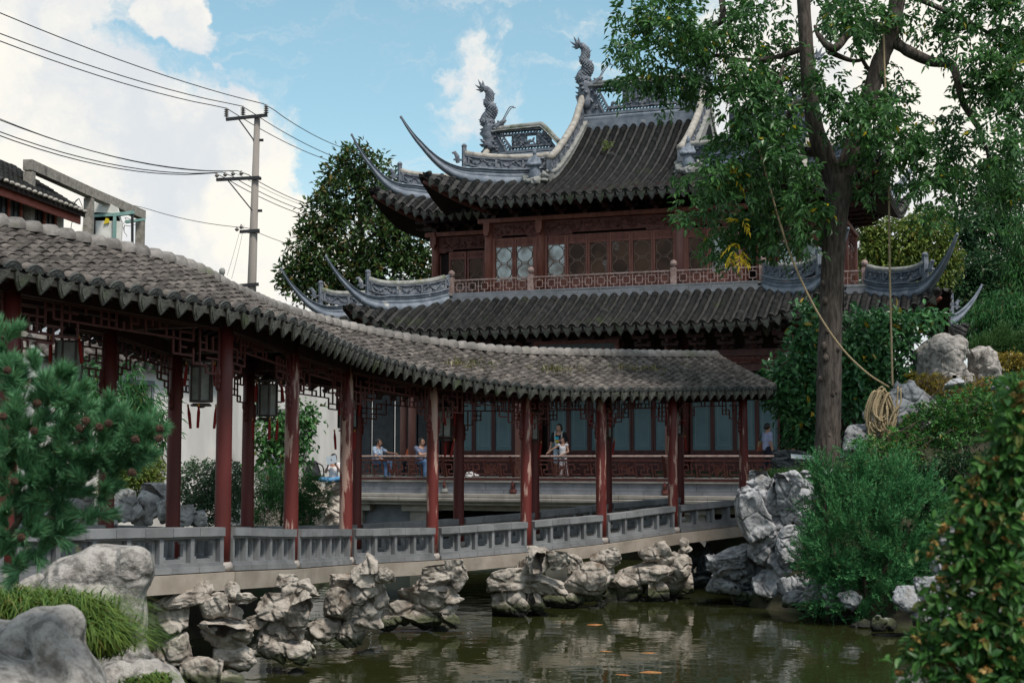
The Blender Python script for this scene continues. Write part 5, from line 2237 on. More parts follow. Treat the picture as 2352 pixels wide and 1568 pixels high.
def build_rocks():
    G = 'rock piers carrying the footbridge'
    pile('arched rock pier of knobbly stones at the near left end of the footbridge', 'rock pier',
         [(430, 400, 480, 150), (600, 330, 180, 170), (380, 340, 160, 90), (330, 560, 270, 300), (180, 560, 200, 200), (330, 860, 330, 330), (700, 470, 300, 240), (860, 350, 130, 190), (970, 400, 200, 95),
          (840, 500, 220, 200), (830, 720, 470, 300), (880, 930, 350, 230), (600, 1030, 360, 260), (560, 720, 420, 420, .8), (350, 1090, 300, 220), (760, 1130, 420, 200)], 19.2, CA, M_ROCK_W, G)
    pile('narrow rock pier second from the near end, its rounded stone overhanging', 'rock pier',
         [(1230, 480, 320, 210), (1390, 370, 180, 200), (1500, 290, 260, 140), (1480, 430, 190, 210), (1060, 620, 200, 150), (1260, 680, 280, 170), (1440, 640, 240, 300), (1200, 830, 260, 250),
          (1420, 880, 280, 190), (1510, 860, 170, 210), (1130, 540, 300, 320, .7), (1340, 240, 200, 130, .4)], 20.7, CA, M_ROCK_W, G)
    pile('tall rock pier rising in a pale horn in front of the bridge beam', 'rock pier',
         [(2070, 85, 160, 180, -.3), (2030, 190, 240, 190, -.2), (2190, 190, 200, 150, -.2), (1860, 250, 270, 150), (1800, 450, 250, 290), (2000, 330, 290, 240), (2160, 370, 160, 240), (2060, 560, 270, 260),
          (1650, 680, 260, 220), (1880, 690, 270, 280), (1700, 480, 300, 440, .7)], 22.6, CA, M_ROCK_W, G)
    pile('stocky rock pier with a pitted cap stone below the middle of the footbridge', 'rock pier',
         [(480, 310, 340, 180), (600, 290, 140, 210), (470, 410, 330, 130), (400, 480, 340, 230), (510, 490, 180, 140), (380, 580, 310, 160), (540, 570, 160, 140), (220, 530, 170, 170), (150, 610, 170, 110),
          (300, 460, 260, 260, .6)], 25.6, CB, M_ROCK_W, G)
    pile('rock pier with a long slanting slab and a dark pitted stone against the beam', 'rock pier',
         [(1150, 180, 180, 180, -.3), (1280, 195, 160, 135, -.3), (950, 320, 300, 180), (1130, 340, 400, 150), (1070, 240, 150, 160), (960, 490, 240, 210), (1135, 490, 120, 180), (1010, 400, 260, 130, .5)], 28.0, CB, M_ROCK_W, G)
    pile('low rock pier with a broad flat faced boulder beneath the rising bridge', 'rock pier',
         [(1600, 180, 190, 160), (1480, 310, 340, 230), (1400, 210, 100, 130), (1300, 450, 290, 130), (1530, 450, 150, 120), (1420, 430, 240, 120, .4)], 29.6, CB, M_ROCK_W, G)
    pile('rock pier nearest the right bank, a long arm of stone on small feet', 'rock pier',
         [(1950, 130, 230, 160), (2130, 90, 95, 120), (1930, 270, 460, 160), (2100, 230, 190, 210), (1730, 350, 230, 170), (1950, 400, 150, 160), (1720, 430, 250, 130), (2080, 340, 210, 190, .5)], 31.0, CB, M_ROCK_W, G)
    pile('low shelf of layered grey rocks at the foot of the right bank', 'rock pile',
         [(1830, 1130, 370, 160), (1870, 1270, 360, 230), (1800, 1350, 220, 160), (1720, 1190, 150, 170), (1960, 1440, 240, 140), (1930, 1070, 130, 100), (1720, 1330, 160, 160, .3), (1850, 1240, 340, 330, .7), (2010, 1200, 240, 260, .4)], 30.2, CC, M_ROCK_C, None, 'rock_pile')
    pile('steep wall of pitted grey rocks between the bridge end and the juniper', 'rock pile',
         [(2050, 560, 190, 130), (2000, 800, 270, 430), (2180, 690, 230, 210), (2280, 710, 220, 330), (2130, 950, 260, 260), (2270, 1010, 220, 270), (2200, 1180, 260, 210), (2130, 1340, 250, 280), (2290, 1410, 200, 300, -.7),
          (2050, 680, 190, 210), (2230, 570, 230, 150), (2330, 540, 170, 160), (2080, 1090, 220, 220), (2380, 850, 220, 300), (2380, 1200, 240, 330), (2420, 620, 200, 170), (2200, 900, 420, 700, .9), (1950, 680, 130, 130),
          (2490, 1430, 230, 260, -1.6), (2480, 1000, 220, 300, .4), (2560, 1250, 260, 420, -.6), (2650, 1430, 260, 260, -2.4), (2330, 1450, 200, 160, -1.2), (2420, 1340, 200, 240, -1.0), (2750, 1460, 220, 160, -2.9), (2440, 1180, 220, 240, -.3)], 29.6, CC, M_ROCK_C, None, 'rock_pile', .35)
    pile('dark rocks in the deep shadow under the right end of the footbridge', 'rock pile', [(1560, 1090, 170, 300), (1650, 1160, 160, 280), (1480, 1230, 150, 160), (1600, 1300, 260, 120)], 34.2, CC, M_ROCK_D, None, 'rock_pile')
    pile('broken row of low pale stones along the water beneath and right of the juniper', 'rock pile',
         [(2085, 1375, 60, 60), (2130, 1350, 62, 66), (2125, 1420, 60, 48), (2175, 1415, 66, 62), (2230, 1420, 80, 50), (2290, 1425, 90, 60), (2210, 1360, 70, 60, .5), (2340, 1420, 80, 70), (2160, 1310, 60, 60, 1.0), (2030, 1432, 60, 40, 1.0), (1980, 1440, 60, 36, 1.6), (1925, 1432, 60, 40, 2.2), (2230, 1290, 90, 80, 1.2), (2180, 1240, 80, 70, 2.0), (2290, 1330, 80, 90, .8)], 24.9, CD_, M_ROCK_C, None, 'rock_pile')
    pile('tumbled grey rocks with a hollow behind the left balustrade', 'rock pile',
         [(255, 1180, 70, 60), (300, 1172, 64, 56), (345, 1160, 60, 66), (385, 1170, 50, 60), (325, 1192, 60, 40), (420, 1185, 66, 50), (455, 1192, 46, 40), (275, 1145, 70, 46, .6), (365, 1130, 70, 50, .6), (240, 1205, 60, 40)], 24.5, CD_, M_ROCK_L, None, 'rock_pile')
    pile('big weathered rock mass seen behind the near pine boughs', 'rock pile',
         [(130, 1150, 130, 80), (90, 1190, 110, 90), (170, 1190, 100, 90), (60, 1130, 100, 90), (150, 1110, 80, 50), (20, 1170, 100, 120)], 22.5, CD_, M_ROCK_L, None, 'rock_pile')
    pile('upright pale rock the woman with the tablet sits on', 'rock pile',
         [(768, 1125, 44, 46), (770, 1165, 50, 60), (775, 1205, 60, 50), (748, 1200, 50, 60, .3), (790, 1180, 40, 80, .3)], 33.8, CD_, M_ROCK_W, None, 'rock_pile', .1)
    pile('grey ledge rocks the rope is tied to on the right bank', 'rock pile',
         [(2100, 930, 120, 110), (2060, 905, 50, 60), (2052, 985, 60, 60), (1975, 1010, 90, 70), (2015, 990, 70, 90), (2000, 1060, 90, 60), (2085, 1060, 60, 40), (2130, 1000, 110, 120, .4), (2150, 935, 90, 90, .3), (1960, 1050, 70, 70), (2020, 1110, 120, 80, .2)], 30.9, CD_, M_ROCK_C, None, 'rock_pile')
    pile('scatter of white rocks on the turf edge beside the tree trunk', 'rock pile',
         [(1860, 1090, 40, 22), (1895, 1088, 40, 26), (1880, 1105, 50, 30), (1745, 1095, 50, 26), (1800, 1100, 60, 30), (1925, 1085, 36, 22), (2195, 880, 60, 24), (2300, 890, 50, 20)], 30.2, CD_, M_ROCK_C, None, 'rock_pile', .1)
    c = P(1812, 1062, 33.5)
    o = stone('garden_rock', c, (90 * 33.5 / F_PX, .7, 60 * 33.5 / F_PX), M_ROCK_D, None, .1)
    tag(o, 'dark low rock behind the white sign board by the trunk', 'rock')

    # foreground rocks, shaped one by one (photo pixels turned into metres at their own depth)
    def sculpt(label, d, parts, lo, hi, subs=(), h=.035, thick=.6, seed=1, amp=.05):
        ref = P((lo[0] + hi[0]) / 2, (lo[1] + hi[1]) / 2, d)
        k = d / F_PX

        def T(x, y, dy=0.0):
            q = P(x, y, d)
            return (q.x - ref.x, dy, q.z - ref.z)

        def f(p):
            dd = None
            for (x0, y0, x1, y1, r0, r1, dy) in parts:
                c = sd_cap(p * np.array([1, thick, 1]), np.array(T(x0, y0, dy)) * (1, thick, 1), np.array(T(x1, y1, dy)) * (1, thick, 1), r0 * k, r1 * k)
                dd = c if dd is None else smin(dd, c, 22 * k)
            for (x, y, rx, ry, dy) in subs:
                c = np.array(T(x, y, dy))
                e = (np.linalg.norm((p - c) / np.array([rx * k, .35, ry * k]), axis=-1) - 1) * min(rx, ry) * k
                dd = -smin(-dd, e, 14 * k)
            return dd + amp * fbm(p * 2.6, seed, 5, True) + .5 * amp * fbm(p * 8, seed + 3, 4)
        a, b = T(lo[0], hi[1]), T(hi[0], lo[1])
        V, Fq = surfnet(f, (a[0], -.9, a[2]), (b[0], .9, b[2]), h)
        me = MB().add(V, Fq).mesh('garden_rock', True)
        me.materials.append(M_ROCK_F)
        o = put('garden_rock', me, None, ref)
        tag(o, label, 'rock')
    sculpt('tall pale anvil shaped rock with a narrow waist by the left end of the bridge', 11.0,
           [(228, 1300, 306, 1290, 52, 40, 0), (318, 1292, 322, 1325, 30, 27, -.05), (170, 1350, 240, 1420, 74, 84, .05), (288, 1335, 294, 1430, 44, 32, 0), (300, 1430, 316, 1560, 34, 50, 0), (130, 1390, 210, 1520, 66, 90, .1), (240, 1380, 270, 1540, 60, 60, .0)],
           (40, 1200), (420, 1620), seed=3, amp=.022)
    sculpt('low smooth rock with a deep hollow in front of the arching grass tuft', 8.2,
           [(60, 1460, 130, 1450, 60, 62, .1), (120, 1470, 190, 1560, 62, 60, 0), (-60, 1560, 120, 1640, 110, 110, -.1), (190, 1580, 260, 1680, 60, 80, -.1), (-80, 1470, 20, 1480, 60, 60, .1)],
           (-220, 1340), (380, 1760), subs=[(122, 1530, 56, 32, -.66)], seed=6, amp=.025, h=.03)
    sculpt('long low rock lying between the arching grass tuft and the water', 9.8,
           [(250, 1550, 360, 1560, 42, 50, 0), (360, 1560, 430, 1610, 46, 40, 0), (330, 1530, 350, 1540, 20, 24, .1), (240, 1600, 420, 1640, 60, 60, 0)],
           (140, 1470), (540, 1720), seed=9, amp=.04)
    sculpt('large rounded grey garden rock at the top of the right bank', 34.0, [(2160, 815, 2172, 850, 48, 52, 0), (2138, 835, 2140, 870, 32, 36, .1), (2192, 800, 2205, 860, 30, 22, -.1), (2160, 880, 2200, 890, 50, 40, 0)], (2080, 745), (2260, 930),
           subs=[(2216, 838, 9, 14, -.30)], seed=21, amp=.05, h=.04)
    sculpt('smaller blocky grey garden rock leaning beside the large one', 34.3, [(2252, 825, 2258, 870, 30, 32, 0), (2272, 815, 2280, 860, 18, 16, -.05)], (2200, 775), (2320, 910), seed=22, amp=.05, h=.04)
    sculpt('small white rock under the pine boughs behind the grass tuft', 10.4,
           [(60, 1345, 95, 1325, 30, 20, 0), (20, 1370, 80, 1370, 30, 30, 0)], (-60, 1280), (150, 1440), seed=12, amp=.03, h=.025)


build_rocks()

# ---------------------------------------------------------------- town behind the garden: house, concrete frame, pole, wires
M_CONC = mat('concrete_old', (.20, .18, .155), (.34, .31, .27), 6, .9, .5, 40, c3=(.10, .09, .075), s3=3, lo3=.55, hi3=.72)
M_POLE = mat('pole_concrete', (.21, .185, .165), (.28, .25, .225), 1.5, .85, .2, 30, stretch=(1, 1, .1))
M_REDPAINT = mat('paint_red_old', (.27, .065, .045), (.36, .10, .07), 3, .7, .2, 20, stretch=(1, 1, 3))
M_WHITEISH = mat('plaster_blueish', (.50, .53, .56), (.62, .65, .67), 2, .9)
M_PANE_D = mat('pane_grey', (.045, .055, .065), (.13, .15, .165), 3, .25, spec=.8)
M_INSUL = mat('insulator_glaze', (.16, .14, .13), rough=.3)
M_WIRE = mat('wire_black', (.012, .012, .014), rough=.6)
M_GREENP = mat('paint_green_old', (.16, .30, .27), (.24, .38, .35), 5, .7)


def build_house():
    d0, d1 = 41.0, 46.5
    A, B = P(-48, 455, d0), P(150, 508, d1)
    t = Vector((B.x - A.x, B.y - A.y, 0))
    L = t.length
    t.normalize()
    o = thing('old_house', 'old white house with black tiled roof and a red fascia over a row of windows', 'house', (A.x, A.y, 0), math.atan2(t.y, t.x))
    zt = P(90, 478, (d0 + d1) / 2).z
    zf = zt + .12
    m = MB()
    m.box((L / 2 - 1, .35, zt - 2.85), (L + 2.2, .5, 6.3))
    m.box((L / 2, -.15, zt + .2), (L, .6, .06))
    m.box((L / 2 - 1, 3.2, zt - 3.0), (L + 2.0, 5.2, 5.6))
    m.build('wall', M_WHITEISH, o)
    k = MB()
    k.box((L / 2 + .15, -.45, zf), (L - .05, .06, .34))
    k.build('fascia', M_REDPAINT, o)
    for i in range(7):
        x = .25 + i * (L - .9) / 6
        MB().box((x, .06, zt - .85), (.13, .12, 2.1)).build('mullion', M_REDPAINT, o)
        if i < 6:
            w = (L - .9) / 6
            f = MB()
            f.box((x + w / 2, .09, zt - .85), (w - .14, .03, 2.1))
            wn = f.build('window', M_PANE_D, o)
            b = MB()
            for c in (x + w * .5, x + w * .12, x + w * .88):
                b.box((c, .06, zt - .85), (.035, .05, 2.1))
            b.box((x + w / 2, .06, zt - 1.15), (w - .14, .05, .04)).box((x + w / 2, .06, zt - .55), (w - .14, .05, .04))
            b.build('glazing_bar', M_METAL, wn)
    q = MB()
    q.box((L - .28, .08, zt - .55), (.42, .05, 1.3))
    q.build('end_panel', M_WHITEWALL, o)
    q = MB()
    q.box((L - .22, .04, zt - .75), (.16, .03, 1.1))
    sg = q.build('sign_strip', mat('sign_pink', (.55, .38, .36), rough=.7), o)
    for j in range(4):
        g = MB()
        z = zt - .40 - .24 * j
        g.bar((L - .27, .02, z + .05), (L - .17, .02, z + .05), .03, .01, up=(0, 1, 0)).bar((L - .22, .02, z + .08), (L - .22, .02, z - .08), .03, .01, up=(0, 1, 0)).bar((L - .27, .02, z - .06), (L - .17, .02, z - .06), .03, .01, up=(0, 1, 0))
        g.build('character', mat('sign_blue', (.04, .09, .30), rough=.7) if j == 0 else bpy.data.materials['sign_blue'], sg)
    # roof: courses of dark tiles from the eave up to the ridge
    rows, pan, sf = MB(), MB(), MB()
    zz = lambda v: zf + .22 + .62 * np.asarray(v)
    sl = Slope((0, -.60), (1, 0), (0, 1), -2.2, L + .15, 2.6, 2.6, 0, 0, zz, 0)
    sl.build(o, 'r', rows, pan, sf, spacing=.30, rr=.10, step=.16)
    rows.build('roof_tiles', M_TILE_D, o, True, kind='stuff')
    pan.build('roof', M_TILE_D, o)
    sf.build('soffit', M_SOFF, o)
    for i in range(16):
        MB().lathe([(.10, -.03), (.11, .0), (.06, .06)], (.2 + i * (L - .1) / 15.5, -.70, zf + .22), 8).build('eave_cap', M_COPE, o)
    # plain gable parapet standing behind, sloping down to the right
    g = MB()
    g.prism([(-2.6, zf + .2), (L + .3 - 1.5, zf + .2), (L - 1.4, zf + 1.05), (-2.6, zf + 3.1)], ((0, 2.0, 0), (1, 0, 0), (0, 0, 1)), (0, .3, 0))
    g.build('parapet', mat('plaster_old_grey', (.24, .215, .19), (.36, .33, .30), 2, .9, .2, 20), o)
    c = MB()
    c.bar((-2.7, 2.1, zf + 3.22), (L - 1.1, 2.1, zf + 1.0), .55, .12)
    c.build('parapet_coping', mat('coping_pinkish', (.30, .235, .20), (.38, .32, .28), 3, .9), o)


def build_frame():
    # the frame recedes to the left end of the picture, toward the viewer on the left
    a, b, c = P(68, 392, 44.0), P(205, 445, 48.6), P(323, 480, 53.0)
    o = thing('concrete_frame', 'bare weathered concrete post and beam frame above the walkway roof', 'frame', (a.x, a.y, 0))
    A, B, C = (Vector((v.x - a.x, v.y - a.y, v.z)) for v in (a, b, c))
    zt = (P(68, 392, 44).z, P(205, 446, 48.6).z, P(323, 480, 53).z)
    z = sum(zt) / 3
    A.z = B.z = C.z = z
    m = MB()
    g = (B - A).normalized() * .01
    m.bar(A - g * 16, B - g, .30, .33)
    m.build('beam', M_CONC, o)
    m = MB()
    m.bar(B + g, C + g * 16, .30, .33)
    m.build('beam', M_CONC, o)
    for v in (A, B, C):
        m = MB()
        m.box((v.x, v.y, z / 2 - 1.1), (.29, .29, z + 1.8))
        m.build('post', M_CONC, o)
    for v in (B, C):
        m = MB()
        r = np.random.default_rng(int(v.x * 10) + 3)
        for k in range(3):
            pts = [np.array(v) + (-.35, 0, -.2)]
            for j in range(6):
                pts.append(pts[-1] + r.normal(0, .10, 3) + (0, 0, -.10))
            m.tube(catmull(pts, 16), .012, 4)
        m.build('loose_wire', M_WIRE, o)


def build_shed():
    d = 50.0
    o0 = P(265, 520, d)
    o = thing('rooftop_shelter', 'makeshift rooftop shelter with green painted steel frame and torn white sheet', 'shelter', (o0.x, o0.y, 0))
    L = lambda x, y, dy=0: np.array(P(x, y, d)) - (o0.x, o0.y, 0) + (0, dy, 0)
    m = MB()
    m.bar(L(205, 497), L(268, 493), .12, .10)
    m.bar(L(262, 494), L(308, 488), .14, .12)
    m.bar(L(265, 495), L(263, 600), .22, .10)
    m.build('steel_frame', M_GREENP, o)
    MB().bar(L(262, 494, 1.5), L(308, 488, 1.5), .12, .10).build('rear_beam', M_GREENP, o)
    m = MB()
    m.bar(L(304, 490), L(304, 600), .08, .08)
    m.bar(L(216, 497), L(216, 600), .10, .10)
    m.build('steel_post', M_METAL, o)
    m = MB()
    m.prism([(-.75, -1.6), (.55, -1.7), (.62, .15), (.45, .75), (-.1, 1.05), (-.70, .75), (-.85, -.4)], (L(240, 525), (1, 0, 0), (0, 0, 1)), (0, .12, 0))
    m.build('white_sheet', mat('sheet_white', (.62, .60, .55), (.75, .73, .68), 3, .8), o)
    m = MB()
    m.prism([(-.08, -.12), (.12, -.06), (.10, .08), (0, .11)], (L(244, 508), (1, 0, 0), (0, 0, 1)), (0, -.06, 0))
    m.build('yellow_patch', mat('plastic_yellow', (.65, .50, .03), rough=.5), o)
    m = MB()
    m.prism([(-.7, -.1), (.5, -.12), (.35, .16), (-.6, .2)], (L(245, 500), (1, 0, 0), (0, 0, 1)), (0, .3, 0))
    m.box(tuple(L(222, 540, .4)), (.8, .1, 2.2))
    m.build('tarpaulin', mat('tarp_grey', (.10, .09, .085), (.16, .145, .14), 4, .9), o)


def build_pole():
    d = 50.0
    k = d / F_PX
    b = P(579, 700, d)
    o = thing('utility_pole', 'tall concrete utility pole with three crossarms standing beyond the walkway', 'utility pole', (b.x, b.y, 0))
    L = lambda x, y, dy=0: np.array(P(x, y, d)) - (b.x, b.y, 0) + (0, dy, 0)
    m = MB()
    top, bot = L(591, 266), L(577, 700)
    m.tube([bot * (1, 1, 0) + (0, 0, -2), bot, top], [.19, .165, .105], 14)
    m.build('shaft', M_POLE, o, True)
    wires = []

    def arm(x0, y0, x1, y1, ins, brace, kind):
        m = MB()
        p0, p1 = L(x0, y0, -.16), L(x1, y1, -.16)
        m.bar(p0, p1, .09, .11)
        a = m.build('crossarm', M_METAL, o)
        if brace:
            m = MB()
            m.bar(L(*brace[0], -.16), L(*brace[1], -.12), .045, .045)
            m.tube([L(brace[1][0] - 2, brace[1][1], 0), L(brace[1][0] + 22, brace[1][1], 0)], .05, 6)
            m.build('brace', M_METAL, o)
        for x, y in ins:
            c = L(x, y, -.16)
            m = MB()
            h = .30 if kind == 0 else .13
            n = 4 if kind == 0 else 1
            prof_ = [(.02, 0)]
            for j in range(n):
                z = h * j / n
                prof_ += [(.045, z + .02), (.10 if kind == 0 else .085, z + h / n * .45), (.045, z + h / n * .8)]
            prof_ += [(.035, h), (.02, h + .04)]
            m.lathe(prof_, c + (0, 0, .05), 10)
            m.build('insulator', M_INSUL, a, True)
            wires.append((kind, Vector(c + (b.x, b.y, h + .07))))
    arm(521, 277, 616, 267, [(522, 275), (560, 271), (613, 267)], ((550, 276), (583, 322)), 0)
    arm(499, 415, 598, 410, [(500, 413), (519, 411), (537, 409), (556, 408)], ((526, 417), (580, 484)), 1)
    arm(553, 534, 598, 531, [(556, 531), (546, 536)], None, 1)
    arm(553, 657, 596, 654, [], None, 1)
    m = MB()
    for (x, y) in ((590, 410), (586, 532)):
        m.tube([L(x - 18, y, 0), L(x + 10, y, 0)], .06, 6)
    m.build('clamp', M_METAL, o)

    def wire(pts, label, r=.016):
        mm = MB()
        mm.tube(catmull(pts, 40), r, 5)
        w = mm.build('power_line', M_WIRE, None)
        tag(w, label, 'power line', 'overhead wires running past the pole')
    hi = [w for k_, w in wires if k_ == 0]
    lo = [w for k_, w in wires if k_ == 1]

    def sag(a, c, s):
        a, c = np.array(a), np.array(c)
        t = np.linspace(0, 1, 9)[:, None]
        q = a + (c - a) * t
        q[:, 2] -= 4 * s * (t * (1 - t))[:, 0]
        return q
    n1 = ['topmost overhead wire, over the right hand insulator of the top crossarm', 'second overhead wire, over the middle insulator of the top crossarm', 'third overhead wire, over the left insulator of the top crossarm']
    for w, yl, yr, xr, nm in ((hi[2], 25, 341, 790, n1[0]), (hi[1], 73, 366, 782, n1[1]), (hi[0], 90, 368, 752, n1[2])):
        d_l, d_r = 34.0, 62.0
        yl2 = yl - (60 if yl < 30 else 55)
        wire(np.vstack([sag(P(-150, yl2, d_l), w, .25), sag(w, P(xr, yr, d_r), .15)[1:], sag(P(xr, yr, d_r), P(xr + 260, yr + 118, d_r + 20), .1)[1:]]), nm)
    n2 = ['overhead wire at the left tip of the middle crossarm', 'overhead wire second from the tip of the middle crossarm', 'overhead wire third from the tip of the middle crossarm', 'thin overhead wire nearest the pole on the middle crossarm']
    for w, yl, yr, xr, nm, rr in ((lo[0], 291, 495, 700, n2[0], .016), (lo[1], 282, 486, 706, n2[1], .016), (lo[3], 252, 474, 722, n2[2], .016), (lo[2], 246, 480, 722, n2[3], .009)):
        d_l, d_r = 34.0, 60.0
        wire(np.vstack([sag(P(-150, yl - 40, d_l), w, .55), sag(w, P(xr, yr, d_r), .12)[1:], sag(P(xr, yr, d_r), P(xr + 240, yr + 90, d_r + 18), .1)[1:]]), nm, rr)
    wire(np.vstack([sag(P(85, 398, 45.2), P(333, 478, 53.0), .1), sag(P(333, 478, 53.0), lo[5] + Vector((0, 0, 0)), .1)[1:], sag(lo[4], P(672, 563, 58), .05)[1:]]), 'single low wire from the concrete frame to the lowest crossarm of the pole', .012)
    wire(sag(lo[4] + Vector((0, 0, .0)), P(522, 632, 44), .05), 'thin stay wire slanting down left from the lowest crossarm', .006)
    wire(sag(lo[4] + Vector((.1, 0, .0)), P(532, 640, 44), .08), 'thin stay wire slanting down beside the other one, nearer the pole', .006)


build_house()
build_frame()
build_shed()
build_pole()

# ---------------------------------------------------------------- plants
L_ASH = leafmat('leaf_ash', (.026, .086, .024), (.100, .235, .062), (.42, .34, .02), .008, .38, .30, .45)
L_MAG = leafmat('leaf_magnolia', (.024, .060, .016), (.075, .140, .034), (.15, .115, .03), .14, .35, .15, .5)
L_YEL = leafmat('leaf_yellowgreen', (.085, .140, .022), (.230, .290, .060), (.18, .14, .03), .04, .5, .25)
L_DRK = leafmat('leaf_dark', (.016, .055, .022), (.050, .130, .045), (.08, .10, .03), .05, .45, .2)
L_MID = leafmat('leaf_mid', (.024, .090, .024), (.080, .220, .055), (.10, .12, .03), .06, .45, .25)
L_CAM = leafmat('leaf_shrub', (.024, .100, .036), (.105, .270, .090), (.40, .28, .03), .022, .32, .22, .5)
L_JUN = leafmat('leaf_juniper', (.022, .105, .036), (.090, .275, .095), (.09, .13, .04), .05, .6, .15, .2)
L_VINE = leafmat('leaf_creeper', (.026, .095, .022), (.090, .250, .050), (.24, .18, .03), .05, .42, .25)
L_VINEY = leafmat('leaf_creeper_autumn', (.10, .10, .02), (.30, .17, .03), (.30, .24, .03), .4, .5, .25)
L_ROSE = leafmat('leaf_foreground', (.020, .080, .018), (.085, .210, .040), (.12, .14, .03), .08, .45, .30)
L_PINE = leafmat('needle_pine', (.070, .200, .085), (.200, .430, .220), (.10, .12, .03), .06, .5, .2, .3)
L_GRASS = leafmat('blade_grass', (.050, .120, .018), (.200, .280, .050), (.22, .18, .05), .06, .5, .3)
L_BAM = leafmat('leaf_bamboo', (.022, .100, .030), (.080, .230, .070), (.12, .14, .04), .06, .45, .25)
L_SILV = leafmat('leaf_greygreen', (.040, .095, .050), (.130, .200, .110), None, 0, .5, .2)
M_BARK = mat('bark', (.038, .030, .024), (.110, .088, .074), 16, .95, 1.0, 34, stretch=(1, 1, .20), c3=(.06, .062, .04), s3=2.0, lo3=.6, hi3=.75)
M_TWIG = mat('twig', (.05, .035, .022), (.10, .075, .05), 8, .9)


def unit(v):
    return v / (np.linalg.norm(v, axis=-1, keepdims=True) + 1e-9)


def leaves(mb, pos, dr, nr, L, W, fold=.25, droop=.12, rich=False):
    """folded leaf blades: position, direction, face normal, length, width"""
    n = len(pos)
    dr = unit(dr)
    sd = unit(np.cross(dr, nr))
    nr = np.cross(sd, dr)
    L = np.broadcast_to(np.asarray(L, float), (n,))[:, None]
    W = np.broadcast_to(np.asarray(W, float), (n,))[:, None]
    if not rich:
        v = np.stack([pos, pos + dr * L * .42 + sd * W * .5 + nr * W * fold, pos + dr * L - nr * L * droop, pos + dr * L * .42 - sd * W * .5 + nr * W * fold], 1)
        b = np.arange(n)[:, None] * 4
        f = np.concatenate([b + np.array([[0, 2, 1]]), b + np.array([[0, 3, 2]])])
        mb.add(v.reshape(-1, 3), f)
        return
    m1, m2 = pos + dr * L * .33, pos + dr * L * .70 - nr * L * droop * .4
    v = np.stack([pos, m1 + sd * W * .48 + nr * W * fold, m1, m1 - sd * W * .48 + nr * W * fold,
                  m2 + sd * W * .40 + nr * W * fold, m2, m2 - sd * W * .40 + nr * W * fold, pos + dr * L - nr * L * droop], 1)
    b = np.arange(n)[:, None] * 8
    q = np.concatenate([b + np.array([[1, 2, 5, 4]]), b + np.array([[2, 3, 6, 5]])])
    t = np.concatenate([b + np.array([[0, 2, 1]]), b + np.array([[0, 3, 2]]), b + np.array([[4, 5, 7]]), b + np.array([[5, 6, 7]])])
    mb.add(v.reshape(-1, 3), q)
    mb.f.append(t + mb.n - len(v) * 8)


def px_clusters(cl, d, thick=.8):
    """photo-pixel ellipses at depth d -> world ellipsoids with a depth of their own"""
    out = []
    for c in cl:
        x, y, rx, ry = c[:4]
        dd = d + (c[4] if len(c) > 4 else 0)
        k = dd / F_PX
        out.append((np.array(P(x, y, dd)), np.array([rx * k, thick * (rx + ry) / 2 * k, ry * k])))
    return out


def spots(ell, n, r, surf=.55):
    """n centres spread through the ellipsoids, fuller toward their surface"""
    w = np.array([e[1].prod() ** (2 / 3) for e in ell])
    idx = r.choice(len(ell), n, p=w / w.sum())
    u = unit(r.normal(size=(n, 3)))
    rad = np.where(r.random(n) < surf, r.uniform(.78, 1.05, n), r.random(n) ** .45)
    C = np.array([e[0] for e in ell])[idx]
    Rr = np.array([e[1] for e in ell])[idx]
    return C + u * rad[:, None] * Rr, u


def crown(name, ell, n, L, W, m, parent, seed, clump=10, spread=1.0, droop=.15, down=.25, rich=False, lift=.3, lr=.3, **props):
    """leaves in small clumps through a crown"""
    r = np.random.default_rng(seed)
    c, u = spots(ell, n // clump, r)
    cl = np.repeat(c, clump, 0)
    uu = np.repeat(u, clump, 0)
    dr = unit(unit(r.normal(size=cl.shape)) + uu * .6 + np.array([0, 0, lift - down]))
    pos = cl + dr * r.uniform(0, L * .6, (len(cl), 1)) + r.normal(0, L * .5 * spread, cl.shape)
    nr = unit(r.normal(size=cl.shape) * .6 + np.array([0, -.15, .8]) + uu * .4)
    ln = L * r.uniform(1 - lr, 1 + lr, len(cl))
    mb = MB()
    leaves(mb, pos, dr + np.array([0, 0, -down]), nr, ln, W * ln / L, droop=droop, rich=rich)
    return mb.build(name, m, parent, **props)


def sprigs(name, ell, n, m, parent, seed, nl=7, L=.19, W=.052, rach=.26, down=.55, cl=1, **props):
    """compound leaves: leaflets in pairs along a drooping stalk"""
    r = np.random.default_rng(seed)
    c, u = spots(ell, n // cl, r, .5)
    n = cl * (n // cl)
    c, u = np.repeat(c, cl, 0) + (r.normal(0, .13, (n, 3)) if cl > 1 else 0), np.repeat(u, cl, 0)
    ax = unit(unit(r.normal(size=(n, 3))) + u * .5 + np.array([0, 0, -down * .6]))
    sidev = unit(np.cross(ax, unit(r.normal(size=(n, 3)) * .5 + np.array([0, 0, 1.0]))))
    nrm = np.cross(sidev, ax)
    mb = MB()
    for k in range(nl):
        f = (k // 2 + 1) / (nl // 2 + 1)
        sg = 0 if k == nl - 1 else (1 if k % 2 else -1)
        if sg == 0:
            f = 1.0
        pos = c + ax * rach * f - np.array([0, 0, 1]) * (rach * .35 * f * f)
        dr = unit(ax * (.55 if sg else 1) + sidev * sg * .85 + np.array([0, 0, -down]) + r.normal(0, .22, (n, 3)))
        leaves(mb, pos, dr, nrm + r.normal(0, .3, (n, 3)), L * r.uniform(.75, 1.2, n), W * r.uniform(.8, 1.2, n), droop=.15)
    return mb.build(name, m, parent, **props)


